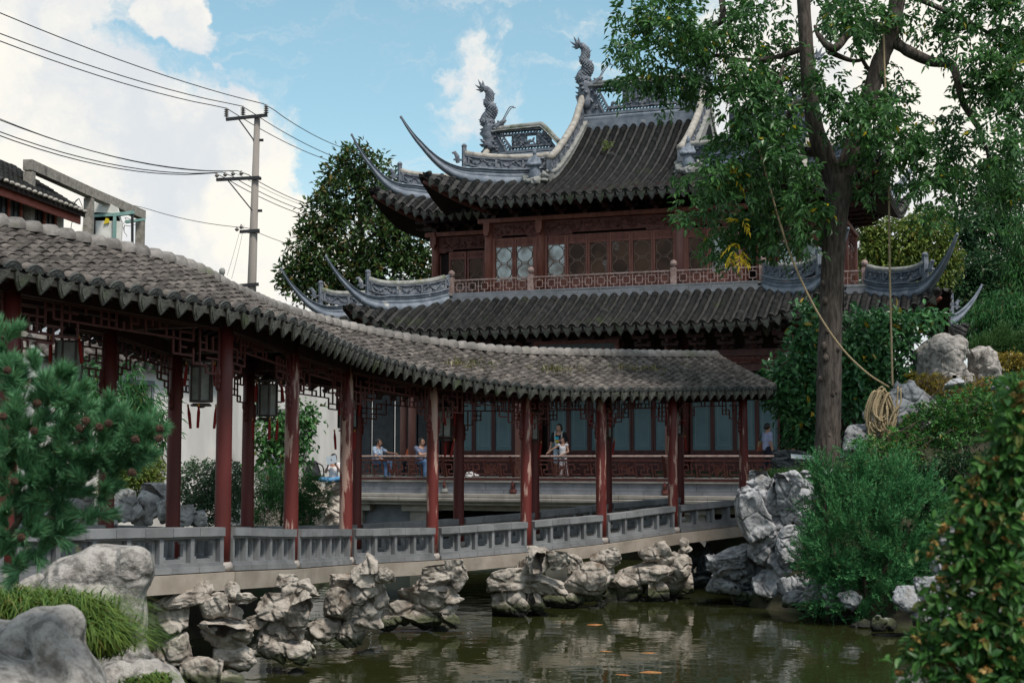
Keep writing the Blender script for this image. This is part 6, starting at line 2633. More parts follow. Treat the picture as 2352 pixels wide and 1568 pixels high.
def limb(mb, pts, d, n=10, seed=0, jit=.0):
    """pts (x, y, radius in px[, depth offset])"""
    k = d / F_PX
    c = [P(p[0], p[1], d + (p[3] if len(p) > 3 else 0)) for p in pts]
    m = max(8, 5 * len(pts))
    q = catmull(c, m)
    s = np.linspace(0, 1, m)
    cc = np.array(c)
    seg = np.concatenate([[0], np.cumsum(np.linalg.norm(np.diff(cc, axis=0), axis=1))])
    rr = np.interp(s, seg / seg[-1], [p[2] * k for p in pts])
    rg = np.random.default_rng(seed)
    rr = rr * (1 + rg.normal(0, .03, m)) if jit == 0 else rr
    mb.tube(q, rr, n)
    return mb


def big_tree():
    d = 31.0
    base = P(1903, 1075, d)
    t = thing('ash_tree', 'big dark green ash tree whose forked trunk rises from the rocks on the right', 'tree', base)
    off = -np.array(base)

    def bl(mb, name, m, smooth=True):
        o = mb.build(name, m, t, smooth)
        o.location = Vector(off)
        return o
    m = MB()
    limb(m, [(1898, 1190, 44), (1899, 1120, 38), (1900, 1075, 33), (1902, 1010, 30), (1904, 900, 28), (1907, 760, 27), (1912, 620, 26), (1919, 500, 27), (1926, 440, 30), (1924, 405, 30)], d, 18)
    r = np.random.default_rng(3)
    for (x, y, s) in ((1893, 795, 9), (1897, 822, 8), (1884, 870, 6), (1912, 905, 7), (1895, 690, 8), (1920, 900, 5), (1890, 650, 6), (1906, 1000, 6), (1925, 800, 6), (1900, 760, 5)):
        c = P(x, y, d - 26 * d / F_PX)
        m.lathe([(s * .004, -s * .011), (s * .0085, -s * .004), (s * .0085, s * .004), (s * .003, s * .011)], (c[0], c[1] + .015, c[2]), 8)
    bl(m, 'trunk', M_BARK)
    br = [[(1922, 425, 27), (1896, 365, 24), (1874, 300, 20), (1862, 230, 18), (1855, 150, 17), (1849, 60, 16), (1842, -70, 15)],
          [(1928, 425, 26), (1955, 355, 23), (1975, 290, 21), (1998, 220, 20), (2018, 150, 19), (2043, 90, 19), (2058, 20, 18), (2068, -70, 17)],
          [(2046, 92, 15), (2090, 120, 13), (2140, 142, 12), (2186, 150, 11), (2200, 190, 9), (2214, 240, 8), (2255, 310, 5), (2275, 380, 3)],
          [(2048, 72, 13), (1992, 58, 11), (1950, 76, 11), (1915, 112, 10), (1882, 84, 6), (1872, 60, 4)],
          [(1966, -20, 7), (1970, 60, 6.5), (1974, 115, 6), (1988, 150, 5), (2006, 168, 5)],
          [(1862, 232, 12), (1828, 242, 9), (1800, 285, 7), (1776, 330, 4)], [(1890, 352, 13), (1845, 346, 11), (1828, 342, 9)],
          [(1896, 392, 9), (1852, 400, 6), (1832, 455, 5), (1816, 505, 4), (1788, 545, 2)], [(1854, 108, 9), (1780, 132, 6), (1700, 138, 5), (1640, 128, 5), (1595, 155, 3)],
          [(1655, -30, 8), (1660, 40, 7), (1640, 62, 7), (1612, 95, 4), (1560, 130, 2)], [(2200, 192, 7), (2290, 215, 5), (2380, 250, 4)], [(2070, -20, 9), (2160, 20, 6), (2260, 70, 4), (2350, 130, 3)],
          [(1998, 300, 6), (2060, 330, 5), (2120, 400, 3), (2190, 440, 2)], [(1905, 120, 7), (1960, 140, 5), (2000, 130, 3)], [(1800, 150, 4), (1770, 240, 3), (1740, 300, 2)]]
    for i, b in enumerate(br):
        m = MB()
        limb(m, [(x, y, rr, ((j * 37 + i * 17) % 7 - 3) * .10 * (j > 0) * (i > 1)) for j, (x, y, rr) in enumerate(b)], d, 12 if i < 2 else 8, seed=i)
        bl(m, 'branch', M_BARK)
    cl = [(1480, 25, 62, 45), (1560, 55, 85, 60), (1650, 55, 85, 65), (1745, 55, 85, 65), (1432, 100, 34, 26), (1500, 140, 70, 50), (1590, 150, 80, 50), (1690, 165, 80, 55), (1775, 150, 60, 55), (1432, 185, 34, 20), (1500, 200, 50, 24),
          (1700, 245, 56, 55), (1760, 265, 70, 65), (1830, 200, 40, 80), (1668, 300, 34, 40), (1800, 330, 50, 40), (1620, 232, 40, 30),
          (1620, 425, 55, 40), (1685, 415, 75, 55), (1765, 420, 80, 60), (1590, 500, 44, 22), (1690, 515, 80, 45), (1780, 505, 75, 50), (1850, 505, 40, 65), (1660, 572, 50, 20), (1825, 565, 46, 28), (1850, 440, 36, 50), (1715, 340, 60, 45), (1640, 380, 40, 30), (1872, 560, 26, 50),
          (1960, 40, 60, 60), (2110, 20, 80, 50), (2230, 30, 100, 65), (2330, 50, 70, 80), (2210, 110, 50, 40), (2280, 160, 80, 70), (2345, 200, 50, 90), (1990, 255, 60, 60), (2030, 200, 40, 50), (2060, 320, 90, 50), (1990, 330, 50, 40), (2170, 345, 90, 50),
          (2290, 330, 80, 70), (2345, 380, 50, 70), (2110, 385, 85, 45), (2205, 420, 80, 40), (2300, 440, 50, 40), (2240, 490, 60, 26), (1985, 415, 36, 50), (2085, 270, 30, 50), (2225, 250, 50, 60), (2150, 480, 40, 40), (1905, 20, 40, 60), (1890, 180, 22, 60), (2010, 20, 40, 60), (1925, 255, 30, 50)]
    r = np.random.default_rng(5)
    cl = [(x, y, a, b, r.normal(0, 1.0)) for x, y, a, b in cl]
    for k in range(4):
        part = px_clusters(cl[k::4], d, 1.0)
        o = sprigs('crown', part, 1000, L_ASH, t, 20 + k, L=.175, W=.070, down=.40, cl=5)
        o.location = Vector(off)
    # a few yellow sprays
    o = sprigs('yellow_spray', px_clusters([(1690, 575, 18, 22, -1), (1702, 505, 10, 12, -1), (1600, 410, 9, 9, -1), (1690, 405, 10, 12, -1)], d, .6), 14, leafmat('leaf_yellow', (.45, .34, .015), (.65, .48, .03), None, 0, .5, .3), t, 44)
    o.location = Vector(off)


def plant(name, label, cat, base, clusters, d, n, L, W, m, seed, group=None, stems=None, thick=.8, sway=0, **kw):
    b = P(base[0], base[1], d)
    t = thing(name, label, cat, b, group=group)
    o = crown('foliage', px_clusters(clusters, d, thick), n, L, W, m, t, seed, **kw)
    o.location = -Vector(b)
    if stems:
        for j, s in enumerate(stems):
            k = MB()
            limb(k, s, d, 7, seed=j)
            q = k.build('trunk' if j == 0 else 'branch', M_TWIG if d < 45 else M_BARK, t, True)
            q.location = -Vector(b)
    return t


def build_trees():
    big_tree()
    plant('magnolia_tree', 'tall dark magnolia with bronze leaf backs left of the pavilion', 'tree', (832, 720),
          [(825, 372, 56, 30), (775, 395, 34, 26), (868, 430, 50, 44), (790, 450, 70, 44), (742, 505, 52, 44), (835, 530, 84, 54), (722, 575, 60, 48), (925, 560, 55, 55), (785, 615, 85, 55), (885, 630, 85, 55), (692, 640, 50, 46), (958, 620, 36, 50), (664, 628, 20, 18), (900, 500, 40, 40), (745, 660, 60, 40)],
          56, 13000, .26, .11, L_MAG, 31, stems=[[(834, 740, 12), (832, 600, 9), (828, 500, 7), (822, 400, 4)], [(832, 560, 5), (880, 520, 4), (900, 480, 2)], [(831, 600, 5), (780, 570, 4), (740, 540, 2)]], clump=12, lift=.35, down=.1)
    G = 'trees on the hill behind the pavilion'
    plant('hill_tree', 'yellow green rounded tree right behind the pavilion corner', 'tree', (2090, 760), [(2060, 565, 62, 64), (2130, 540, 60, 54), (2085, 625, 76, 46), (2030, 600, 30, 50), (2150, 610, 50, 50), (2010, 590, 40, 66), (2000, 520, 30, 30)], 62, 13000, .22, .10, L_YEL, 32, G,
          stems=[[(2090, 800, 10), (2092, 640, 7), (2110, 560, 4)]])
    plant('hill_tree', 'tall dark green tree near the right edge above the swept roof tip', 'tree', (2270, 800), [(2250, 500, 76, 70), (2330, 470, 66, 84), (2285, 590, 80, 66), (2210, 560, 40, 60), (2340, 570, 60, 60)], 66, 10000, .24, .10, L_DRK, 33, G,
          stems=[[(2275, 850, 12), (2272, 640, 9), (2260, 520, 5)], [(2272, 600, 6), (2225, 570, 4), (2190, 620, 2)]])
    plant('hill_tree', 'pale drooping willow at the right edge of the hill', 'tree', (2345, 800), [(2338, 560, 22, 80), (2350, 640, 30, 80), (2325, 640, 14, 50)], 60, 4200, .22, .05, L_MID, 34, G, down=.9, lift=0, stems=[[(2350, 850, 7), (2350, 600, 5), (2346, 500, 3)]])
    plant('hill_tree', 'dim olive tree low between the two swept roof tips', 'tree', (2230, 850), [(2215, 665, 60, 54), (2160, 640, 40, 60), (2290, 680, 50, 50), (2250, 620, 60, 40)], 64, 7000, .2, .09, L_DRK, 35, G, stems=[[(2230, 860, 8), (2232, 700, 6), (2240, 640, 3)]])
    plant('bamboo_clump', 'dark fine leaved bamboo below the willow on the right', 'bamboo', (2310, 860), [(2300, 720, 60, 50), (2345, 740, 40, 50), (2250, 740, 40, 40)], 56, 6000, .24, .035, L_BAM, 36, down=.6, lift=.1, stems=[[(2310, 870, 3), (2308, 740, 2), (2300, 680, 1)]])
    plant('dwarf_pine', 'low bright green garden pine behind the two grey rocks', 'shrub', (2300, 850), [(2290, 790, 44, 20), (2330, 800, 40, 24), (2250, 800, 30, 20), (2305, 770, 14, 22), (2345, 780, 30, 20)], 44, 6000, .14, .02, leafmat('needle_bright', (.04, .11, .03), (.10, .20, .06)), 37, clump=16, lift=.8, down=0, stems=[[(2300, 860, 5), (2302, 810, 4), (2300, 780, 2)]])
    plant('autumn_shrub', 'rusty orange shrub to the right of the blocky grey rock', 'shrub', (2320, 880), [(2315, 838, 44, 24), (2348, 845, 30, 28)], 40, 2600, .10, .035, L_VINEY, 38, stems=[[(2322, 885, 3), (2320, 850, 2)]])
    plant('background_hedge', 'dark mass of trees low behind the right wing of the pavilion', 'trees', (2150, 900), [(2150, 700, 110, 60), (2280, 760, 90, 60), (2060, 680, 60, 60), (2350, 690, 60, 90), (2000, 640, 50, 60)], 70, 9000, .3, .12, L_DRK, 39, stems=[[(2150, 950, 8), (2150, 760, 6)]])
    # shrubs round the bridge's right end
    plant('broadleaf_shrub', 'glossy dark shrub with yellow leaves under the end of the walkway roof', 'shrub', (1835, 1075),
          [(1800, 885, 54, 46), (1846, 940, 46, 60), (1774, 895, 24, 22), (1850, 1000, 36, 40), (1858, 870, 34, 54), (1824, 960, 20, 26), (1815, 840, 26, 26), (1850, 1030, 30, 26)], 35.2, 3000, .19, .085, L_CAM, 41,
          stems=[[(1838, 1090, 4), (1836, 980, 3.4), (1822, 880, 2.4), (1812, 820, 1.2)], [(1836, 1000, 3), (1800, 930, 2), (1765, 895, 1)], [(1836, 980, 3), (1860, 880, 2), (1862, 820, 1)]], rich=True, clump=7)
    plant('broadleaf_shrub', 'tall leafy shrub behind the trunk and the hanging rope', 'shrub', (2010, 1010),
          [(1990, 765, 52, 50), (2050, 760, 54, 44), (2108, 752, 34, 34), (1985, 835, 54, 60), (2058, 840, 56, 54), (2086, 900, 36, 44), (1962, 920, 34, 54), (2015, 905, 44, 44), (1862, 765, 30, 50), (1850, 720, 20, 18), (2140, 735, 26, 20), (1950, 850, 30, 80), (2030, 720, 26, 16), (1845, 820, 30, 34)],
          34.6, 4600, .19, .09, L_CAM, 42, stems=[[(2010, 1030, 4), (2005, 900, 3), (2000, 780, 2), (2010, 720, 1)], [(2008, 960, 3), (2060, 840, 2), (2100, 750, 1)], [(2006, 960, 3), (1940, 850, 2), (1862, 760, 1.2), (1826, 735, .8)]], rich=True, clump=7)
    plant('understory_shrub', 'deep green leafy shrub between the juniper and the near bush', 'shrub', (2230, 1400), [(2200, 1180, 66, 50), (2280, 1230, 66, 70), (2180, 1270, 44, 44), (2250, 1330, 66, 50), (2330, 1320, 50, 80), (2160, 1200, 46, 60), (2330, 1180, 50, 60)], 27.2, 5200, .13, .055, leafmat('leaf_understory', (.008, .030, .012), (.028, .080, .026), (.06, .08, .02), .05), 43,
          stems=[[(2230, 1410, 4), (2225, 1300, 3), (2200, 1180, 1.5)], [(2230, 1380, 3), (2290, 1230, 1.5)]], rich=False, clump=9)
    # left garden behind the balustrade
    plant('round_shrub', 'rounded yellow green shrub behind the first red columns', 'shrub', (305, 1160), [(300, 1100, 64, 44), (345, 1085, 36, 34), (262, 1115, 34, 32)], 27, 6500, .065, .030, L_YEL, 51, stems=[[(305, 1165, 3), (304, 1120, 2)]])
    plant('round_shrub', 'grey green loose shrub between the first two pairs of columns', 'shrub', (465, 1190), [(455, 1115, 52, 60), (520, 1110, 50, 50), (475, 1165, 50, 40), (540, 1150, 30, 50)], 27.5, 7500, .065, .032, L_SILV, 52, stems=[[(465, 1195, 3), (462, 1120, 2)], [(470, 1150, 2), (440, 1070, .8)], [(480, 1150, 2), (505, 1055, .8)]])
    plant('fern_shrub', 'dark feathery spreading shrub below the sitting woman', 'shrub', (645, 1205), [(600, 1110, 50, 36), (660, 1120, 70, 44), (720, 1140, 40, 50), (640, 1170, 80, 36), (590, 1160, 40, 36), (700, 1180, 40, 30)], 30, 9500, .075, .018, L_DRK if False else leafmat('leaf_feather', (.020, .085, .026), (.060, .190, .050)), 53, down=.1, lift=.2, stems=[[(645, 1210, 3), (650, 1140, 2)]], clump=12)
    plant('small_tree', 'small broad leaved tree in front of the dark doorway of the white wall', 'tree', (655, 1105), [(625, 985, 36, 40), (690, 975, 30, 40), (660, 960, 30, 20), (700, 1020, 22, 40), (610, 1040, 26, 34), (645, 1040, 30, 40), (705, 955, 20, 16)], 34, 1500, .13, .075, L_MID, 54,
          stems=[[(655, 1150, 3), (654, 1060, 2.6), (660, 1000, 2), (680, 950, 1)], [(655, 1060, 2), (625, 1000, 1.4), (605, 960, .7)], [(656, 1050, 2), (700, 1000, 1.2), (715, 960, .6)]], rich=True, clump=5, spread=2.0)
    plant('bamboo_clump', 'drooping green bamboo against the white wall behind the pine', 'bamboo', (250, 1150), [(200, 900, 50, 40), (260, 950, 60, 50), (320, 990, 46, 56), (350, 950, 30, 40), (180, 870, 30, 24), (280, 880, 40, 30), (300, 1040, 50, 40)], 27.6, 3800, .22, .028, L_BAM, 55, down=.5, lift=.0, stems=[[(250, 1180, 2), (240, 1000, 1.6), (200, 880, 1)], [(300, 1180, 2), (310, 1020, 1.6), (340, 930, 1)]], clump=5, spread=1.4)
    plant('low_shrub', 'low dark shrub at the foot of the wall behind the far columns', 'shrub', (770, 1230), [(740, 1215, 30, 16), (790, 1205, 24, 24)], 37, 1200, .09, .04, L_MID, 56)


def build_juniper():
    d = 27.0
    b = P(1990, 1425, d)
    t = thing('juniper_bush', 'big feathery green juniper bush leaning over the water in front of the ash trunk', 'bush', b)
    ell = px_clusters([(1990, 1250, 120, 150), (1905, 1205, 44, 110), (2080, 1185, 70, 100), (1950, 1110, 50, 60), (1985, 1375, 110, 50), (2065, 1300, 80, 100), (1900, 1320, 46, 90), (2040, 1110, 50, 50), (1975, 1070, 22, 40), (1890, 1110, 22, 40), (2110, 1130, 30, 40), (2150, 1210, 30, 60)], d, .85)
    r = np.random.default_rng(8)
    c, u = spots(ell, 430, r, .82)
    up = np.array([0, 0, 1.0])
    n = 430 * 7
    c, u = np.repeat(c, 7, 0) + r.normal(0, .035, (n, 3)), np.repeat(u, 7, 0)
    ax = unit(u * .9 + up * .85 + r.normal(0, .38, (n, 3)))
    mb = MB()
    K = 22
    for k in range(K):
        f = k / K
        ln = .36
        p = c + ax * ln * f + u * (.10 * f * f)
        az = r.uniform(0, 2 * PI, n)
        s1 = unit(np.cross(ax, r.normal(size=(n, 3))))
        s2 = np.cross(ax, s1)
        o = s1 * np.cos(az)[:, None] + s2 * np.sin(az)[:, None]
        dr = unit(ax * .8 + o * (.9 - .5 * f))
        leaves(mb, p, dr, unit(r.normal(size=(n, 3))), (.115 * (1 - .55 * f)) * r.uniform(.8, 1.2, n), .019, fold=.1, droop=.05)
    o = mb.build('foliage', L_JUN, t)
    o.location = -Vector(b)
    for j, s in enumerate(([(1990, 1440, 6), (1985, 1300, 5), (1975, 1150, 3), (1965, 1060, 1.5)], [(1990, 1380, 4), (2060, 1250, 3), (2085, 1110, 1)], [(1988, 1380, 4), (1910, 1270, 3), (1892, 1100, 1)])):
        k = MB()
        limb(k, s, d, 7, seed=j)
        q = k.build('trunk' if j == 0 else 'branch', M_TWIG, t, True)
        q.location = -Vector(b)


def build_creeper():
    def mass(label, cl, d, n, m, seed, L=.085, W=.04, **kw):
        b = P(cl[0][0], cl[0][1] + 40, d)
        t = thing('creeper', label, 'creeper', b)
        o = sprigs('foliage', px_clusters(cl, d, .8), n, m, t, seed, nl=7, L=L, W=W, rach=.16, down=.25)
        o.location = -Vector(b)
        r = np.random.default_rng(seed)
        k = MB()
        for j in range(14):
            c = cl[r.integers(len(cl))]
            x, y = c[0] + r.normal(0, c[2] * .6), c[1] + r.normal(0, c[3] * .5)
            limb(k, [(x, y, .8), (x + r.normal(0, 30), y - 20, .8), (x + r.normal(0, 50), y + r.normal(0, 25), .5)], d - .4, 5, seed=j)
        q = k.build('vine', M_TWIG, t)
        q.location = -Vector(b)
    mass('bright green creeper spread over the rocks right of the coiled rope', [(2150, 975, 76, 50), (2225, 935, 84, 44), (2320, 915, 70, 50), (2210, 1020, 90, 50), (2300, 1000, 80, 64), (2100, 1030, 60, 40)], 30.0, 2000, L_VINE, 61)
    mass('shaded dark creeper hanging below the bright one toward the juniper', [(2190, 1085, 70, 40), (2260, 1090, 80, 60), (2140, 1085, 40, 34), (2330, 1080, 50, 60), (2220, 1150, 50, 50), (2290, 1170, 60, 60)], 29.0, 1300, bpy.data.materials['leaf_understory'], 62)
    mass('yellow and orange creeper at the foot of the large grey rock', [(2150, 880, 40, 18), (2120, 870, 30, 14), (2200, 905, 50, 12), (2255, 885, 40, 12), (2095, 985, 20, 14)], 31.2, 420, L_VINEY, 63, .075, .034)
    mass('thin light green creeper over the stones beneath the rope coil', [(2010, 1030, 50, 24), (2070, 1060, 60, 30), (1990, 1075, 40, 20), (2060, 1005, 30, 20)], 29.6, 460, L_VINE, 64)


def build_pine():
    d = 7.6
    b = P(60, 1340, d)
    t = thing('pine_tree', 'blue green pine boughs with brown cones above the tall pale rock', 'pine tree', b)
    cl = [(5, 665, 16, 14), (14, 785, 22, 26), (58, 880, 56, 44), (140, 900, 50, 40), (100, 960, 76, 54), (215, 960, 60, 44), (275, 1000, 54, 44), (325, 995, 36, 28), (350, 980, 20, 16), (180, 930, 50, 36), (300, 1040, 50, 34), (215, 1110, 50, 36), (40, 1010, 64, 60), (170, 1050, 76, 50), (60, 1105, 76, 60), (240, 1050, 44, 34), (130, 1130, 66, 50), (205, 1185, 28, 18), (25, 1200, 50, 56),
          (85, 1235, 60, 44), (30, 1290, 40, 34), (140, 1235, 36, 30), (5, 870, 30, 40)]
    r = np.random.default_rng(9)
    ell = px_clusters(cl, d, .9)
    n, K = 300, 140
    c, u = spots(ell, n, r, .6)
    ax = unit(u * .5 + r.normal(0, .35, (n, 3)) + np.array([.25, -.25, .55]))
    mb = MB()
    cc, aa = np.repeat(c, K, 0), np.repeat(ax, K, 0)
    dr = unit(aa * 1.15 + unit(r.normal(size=cc.shape)) * .75)
    pos = cc + aa * r.uniform(-.03, .05, (len(cc), 1))
    leaves(mb, pos, dr, unit(r.normal(size=cc.shape)), .085 * r.uniform(.7, 1.15, len(cc)), .0056, fold=.1, droop=.06)
    o = mb.build('needles', L_PINE, t)
    o.location = -Vector(b)
    ps = [[(-60, 1330, 9), (40, 1200, 7), (110, 1080, 6), (190, 1010, 4), (300, 1000, 2)], [(40, 1200, 6), (30, 1050, 5), (50, 930, 3), (70, 870, 2)], [(110, 1090, 4), (150, 960, 3), (160, 900, 1.5)], [(60, 1180, 5), (140, 1190, 3), (215, 1180, 1.5)],
          [(-40, 760, 5), (10, 775, 3)], [(150, 1040, 3), (230, 1060, 2), (345, 985, 1.2)], [(183, 995, 2.5), (205, 968, 2.5)]]
    for j, s in enumerate(ps):
        k = MB()
        limb(k, s, d, 8, seed=j)
        q = k.build('branch', M_TWIG, t, True)
        q.location = -Vector(b)
    km = MB()
    for lvl in range(6):
        for a in range(7):
            an = a * 2 * PI / 7 + lvl * .5
            rr = .021 * math.sin((lvl + .8) / 6.6 * PI)
            km.tube([(0, 0, lvl * .008 - .024), (math.cos(an) * rr, math.sin(an) * rr, lvl * .008 - .018), (math.cos(an) * rr * 1.25, math.sin(an) * rr * 1.25, lvl * .008 - .010)], [.006, .008, .003], 5)
    cme = km.mesh('pine_cone')
    cme.materials.append(mat('cone_brown', (.035, .018, .010), (.085, .045, .026), 60, .85))
    for i, (x, y) in enumerate(((16, 850), (86, 925), (182, 982), (228, 980), (250, 972), (198, 966), (78, 990), (312, 1010), (368, 985), (366, 1005), (32, 1105), (48, 1235), (6, 955), (304, 1085))):
        v = P(x, y, d - .30)
        put('pine_cone', cme, t, Vector(v) - Vector(b), (r.uniform(0, 3), r.uniform(0, 3), 0), (.8,) * 3)


def grass_clump(name, label, spots_px, d, n, ln, m, seed, lean=(0.2, -.3), w=.006, parent=None):
    r = np.random.default_rng(seed)
    b = P(spots_px[0][0], spots_px[0][1], d)
    mb = MB()
    for (x, y, rx, ry, dep) in spots_px:
        k = (d + dep) / F_PX
        m_ = n // len(spots_px)
        c = np.array(P(x, y, d + dep)) + r.normal(0, 1, (m_, 3)) * np.array([rx * k * .6, rx * k * .45, ry * k * .5])
        az = r.uniform(0, 2 * PI, m_)
        out = np.stack([np.cos(az), np.sin(az), 0 * az], 1) * r.uniform(.2, 1, (m_, 1)) + np.array([lean[0], lean[1], 0])
        L = ln * r.uniform(.35, 1.25, (m_, 1))
        sd = unit(np.cross(out, (0, 0, 1)))
        S = 5
        pts = []
        for q in range(S):
            f = q / (S - 1)
            p = c + np.array([0, 0, 1]) * L * (.95 * f - .85 * f * f) + out * L * .85 * f ** 1.5
            ww = w * (1 - f) + .0006
            pts += [p - sd * ww, p + sd * ww]
        V = np.stack(pts, 1)
        bs = np.arange(m_)[:, None] * (2 * S)
        F = np.concatenate([bs + np.array([[2 * q, 2 * q + 1, 2 * q + 3, 2 * q + 2]]) for q in range(S - 1)])
        mb.add(V.reshape(-1, 3), F)
    o = mb.build(name, m, None)
    return o


def build_grass():
    o = grass_clump('grass_clump', '', [(60, 1420, 60, 20, .2), (150, 1415, 60, 24, .1), (205, 1445, 46, 30, 0), (222, 1490, 42, 22, -.2), (190, 1480, 60, 24, -.2), (30, 1400, 60, 16, .3)], 8.9, 6500, .40, L_GRASS, 71, lean=(.45, -.25))
    tag(o, 'thick tuft of arching green grass between the foreground rocks', 'grass')
    o = grass_clump('grass_clump', '', [(320, 1575, 30, 10, 0), (365, 1565, 24, 8, .1)], 9.2, 500, .18, L_GRASS, 72)
    tag(o, 'small grass tuft growing on the long low rock beside the water', 'grass')
    o = grass_clump('turf', '', [(1820, 1085, 50, 8, 0), (1870, 1075, 40, 10, .3), (1850, 1098, 50, 8, -.4), (1790, 1095, 30, 6, 0)], 31, 3200, .20, leafmat('blade_turf', (.02, .07, .015), (.06, .13, .03)), 73, lean=(0, -.1))
    o['kind'] = 'stuff'
    for i, (x, y, d, lb) in enumerate(((1780, 1245, 30.4, 'small green weed on top of the layered rock shelf'), (1830, 1262, 29.8, 'small green weed in a crack of the right rock wall'), (1465, 703, 44.6, 'little fern growing on the lower pavilion roof, left of two'), (1648, 707, 43.6, 'little fern growing on the lower pavilion roof, right of two'), (1390, 330, 48.6, 'small seedling high on the upper pavilion roof'))):
        b = P(x, y, d)
        o = crown('weed', [(np.array(b), np.array([.16, .12, .12]))], 60, .12, .035, L_YEL if i > 2 else L_VINE, None, 80 + i, clump=6)
        tag(o, lb, 'weed')
    r = np.random.default_rng(4)
    for i, (u, f, lb) in enumerate(((5.15, .7, 'wispy dry grass on the walkway roof above the mother and child'), (6.3, .55, 'wispy dry grass in the middle of the far walkway roof'), (7.5, .5, 'tawny dry weed near the pavilion end of the walkway roof'))):
        e, g = cr(EAVE, [u])[0], cr(RIDG, [u])[0]
        p = g + (e - g) * f
        p[2] = prof(f, g[2]) + .10
        mb = MB()
        n = 130
        c = p + r.normal(0, 1, (n, 3)) * (.40, .30, .03)
        leaves(mb, c, unit(r.normal(0, .6, (n, 3)) + (0, 0, .9)), unit(r.normal(size=(n, 3))), .14 * r.uniform(.5, 1.3, n), .014, droop=.3)
        o = mb.build('weed', leafmat('blade_dry%d' % i, (.10, .12, .04), (.24, .19, .08)), None)
        tag(o, lb, 'weed')
        o['kind'] = 'stuff'


def build_front_bush():
    d = 5.2
    b = P(2330, 1620, d)
    t = thing('flowering_bush', 'tall near bush with yellow brown withered flowers overhanging the water', 'bush', b)
    cl = [(2338, 920, 20, 40), (2322, 1000, 34, 44), (2296, 1075, 36, 36), (2345, 1100, 36, 60), (2246, 1150, 30, 30), (2305, 1200, 56, 60), (2206, 1265, 30, 36), (2275, 1320, 70, 66), (2180, 1395, 34, 46), (2240, 1440, 56, 60), (2315, 1450, 66, 80), (2150, 1505, 42, 42), (2240, 1555, 76, 56), (2325, 1560, 56, 60), (2110, 1560, 26, 30)]
    ell = px_clusters(cl, d, .9)
    o = crown('foliage', ell, 4000, .050, .022, L_ROSE, t, 91, clump=7, rich=True, down=.3, lift=.35, spread=.9)
    o.location = -Vector(b)
    r = np.random.default_rng(10)
    st = [[(2400, 1100, 5), (2300, 1010, 4), (2230, 1120, 3), (2170, 1290, 2), (2110, 1440, 1.4), (2060, 1540, 1)], [(2420, 1300, 6), (2330, 1180, 4), (2260, 1240, 3), (2190, 1400, 2), (2150, 1540, 1.4)], [(2400, 1000, 5), (2340, 930, 3), (2345, 880, 1.5)],
          [(2400, 1500, 6), (2300, 1380, 4), (2230, 1440, 3), (2170, 1590, 2)], [(2380, 1160, 5), (2290, 1090, 3), (2210, 1120, 2), (2130, 1270, 1.2)], [(2400, 1420, 5), (2330, 1320, 4), (2250, 1330, 2)]]
    sp = []
    for j, s in enumerate(st):
        k = MB()
        limb(k, s, d, 7, seed=j)
        q = k.build('stem', mat('stem_green%d' % j, (.06, .09, .03), (.12, .14, .05), 10, .7), t, True)
        q.location = -Vector(b)
        c = catmull([P(x, y, d) for x, y, _ in s], 26)
        sp.append(c[6:])
    sp = np.vstack(sp)
    mb = MB()
    n = 700
    c = sp[r.integers(len(sp), size=n)] + r.normal(0, .018, (n, 3))
    leaves(mb, c, unit(r.normal(size=(n, 3)) + (0, 0, -.3)), unit(r.normal(size=(n, 3)) + (0, -.3, .5)), .040 * r.uniform(.6, 1.2, n), .018, rich=True)
    o = mb.build('stem_leaves', L_ROSE, t)
    o.location = -Vector(b)
    fl = MB()
    for a in range(16):
        v = unit(r.normal(size=(1, 3)))[0]
        v[2] = -abs(v[2]) * .6
        w = unit(np.cross(v, r.normal(size=3))[None])[0]
        fl.add([(0, 0, 0), tuple(v * .012 + w * .007), tuple(v * .026), tuple(v * .012 - w * .007)], [[0, 1, 2], [0, 2, 3]])
    fl.lathe([(.003, -.004), (.007, 0), (.003, .006)], (0, 0, 0), 6)
    me1 = fl.mesh('withered_flower')
    me1.materials.append(leafmat('petal_withered', (.30, .17, .05), (.48, .34, .14), (.20, .085, .02), .2, .8, .25, .1))
    me2 = fl.mesh('withered_flower')
    me2.materials.append(leafmat('petal_orange', (.26, .17, .05), (.42, .30, .11), None, 0, .8, .25, .1))
    c2, u2 = spots(ell, 120, r, .95)
    pts = np.vstack([c2, sp[r.integers(len(sp), size=80)]])
    for i, p in enumerate(pts):
        put('withered_flower', me1 if r.random() < .6 else me2, t, Vector(p) - Vector(b) + Vector((0, -.03, 0)), (r.uniform(-1, 1), r.uniform(-1, 1), r.uniform(0, 6)), (r.uniform(.5, 1.1),) * 3)


build_trees()
build_juniper()
build_creeper()
build_pine()
build_grass()
build_front_bush()

# ---------------------------------------------------------------- people and small things
M_SKIN = mat('skin', (.42, .235, .165), rough=.55)
M_SKIN2 = mat('skin_tan', (.32, .165, .11), rough=.55)
M_HAIR = mat('hair_black', (.012, .010, .010), (.025, .02, .018), 40, .45)
M_EYE = mat('eye_dark', (.01, .008, .008), rough=.3)
M_LIP = mat('lip', (.33, .10, .09), rough=.5)
CLOTH = {}


def cloth(nm, c1, c2=None, scale=30, **kw):
    if nm not in CLOTH:
        CLOTH[nm] = mat('cloth_' + nm, c1, c2, scale, .85, .15, 60, **kw)
    return CLOTH[nm]


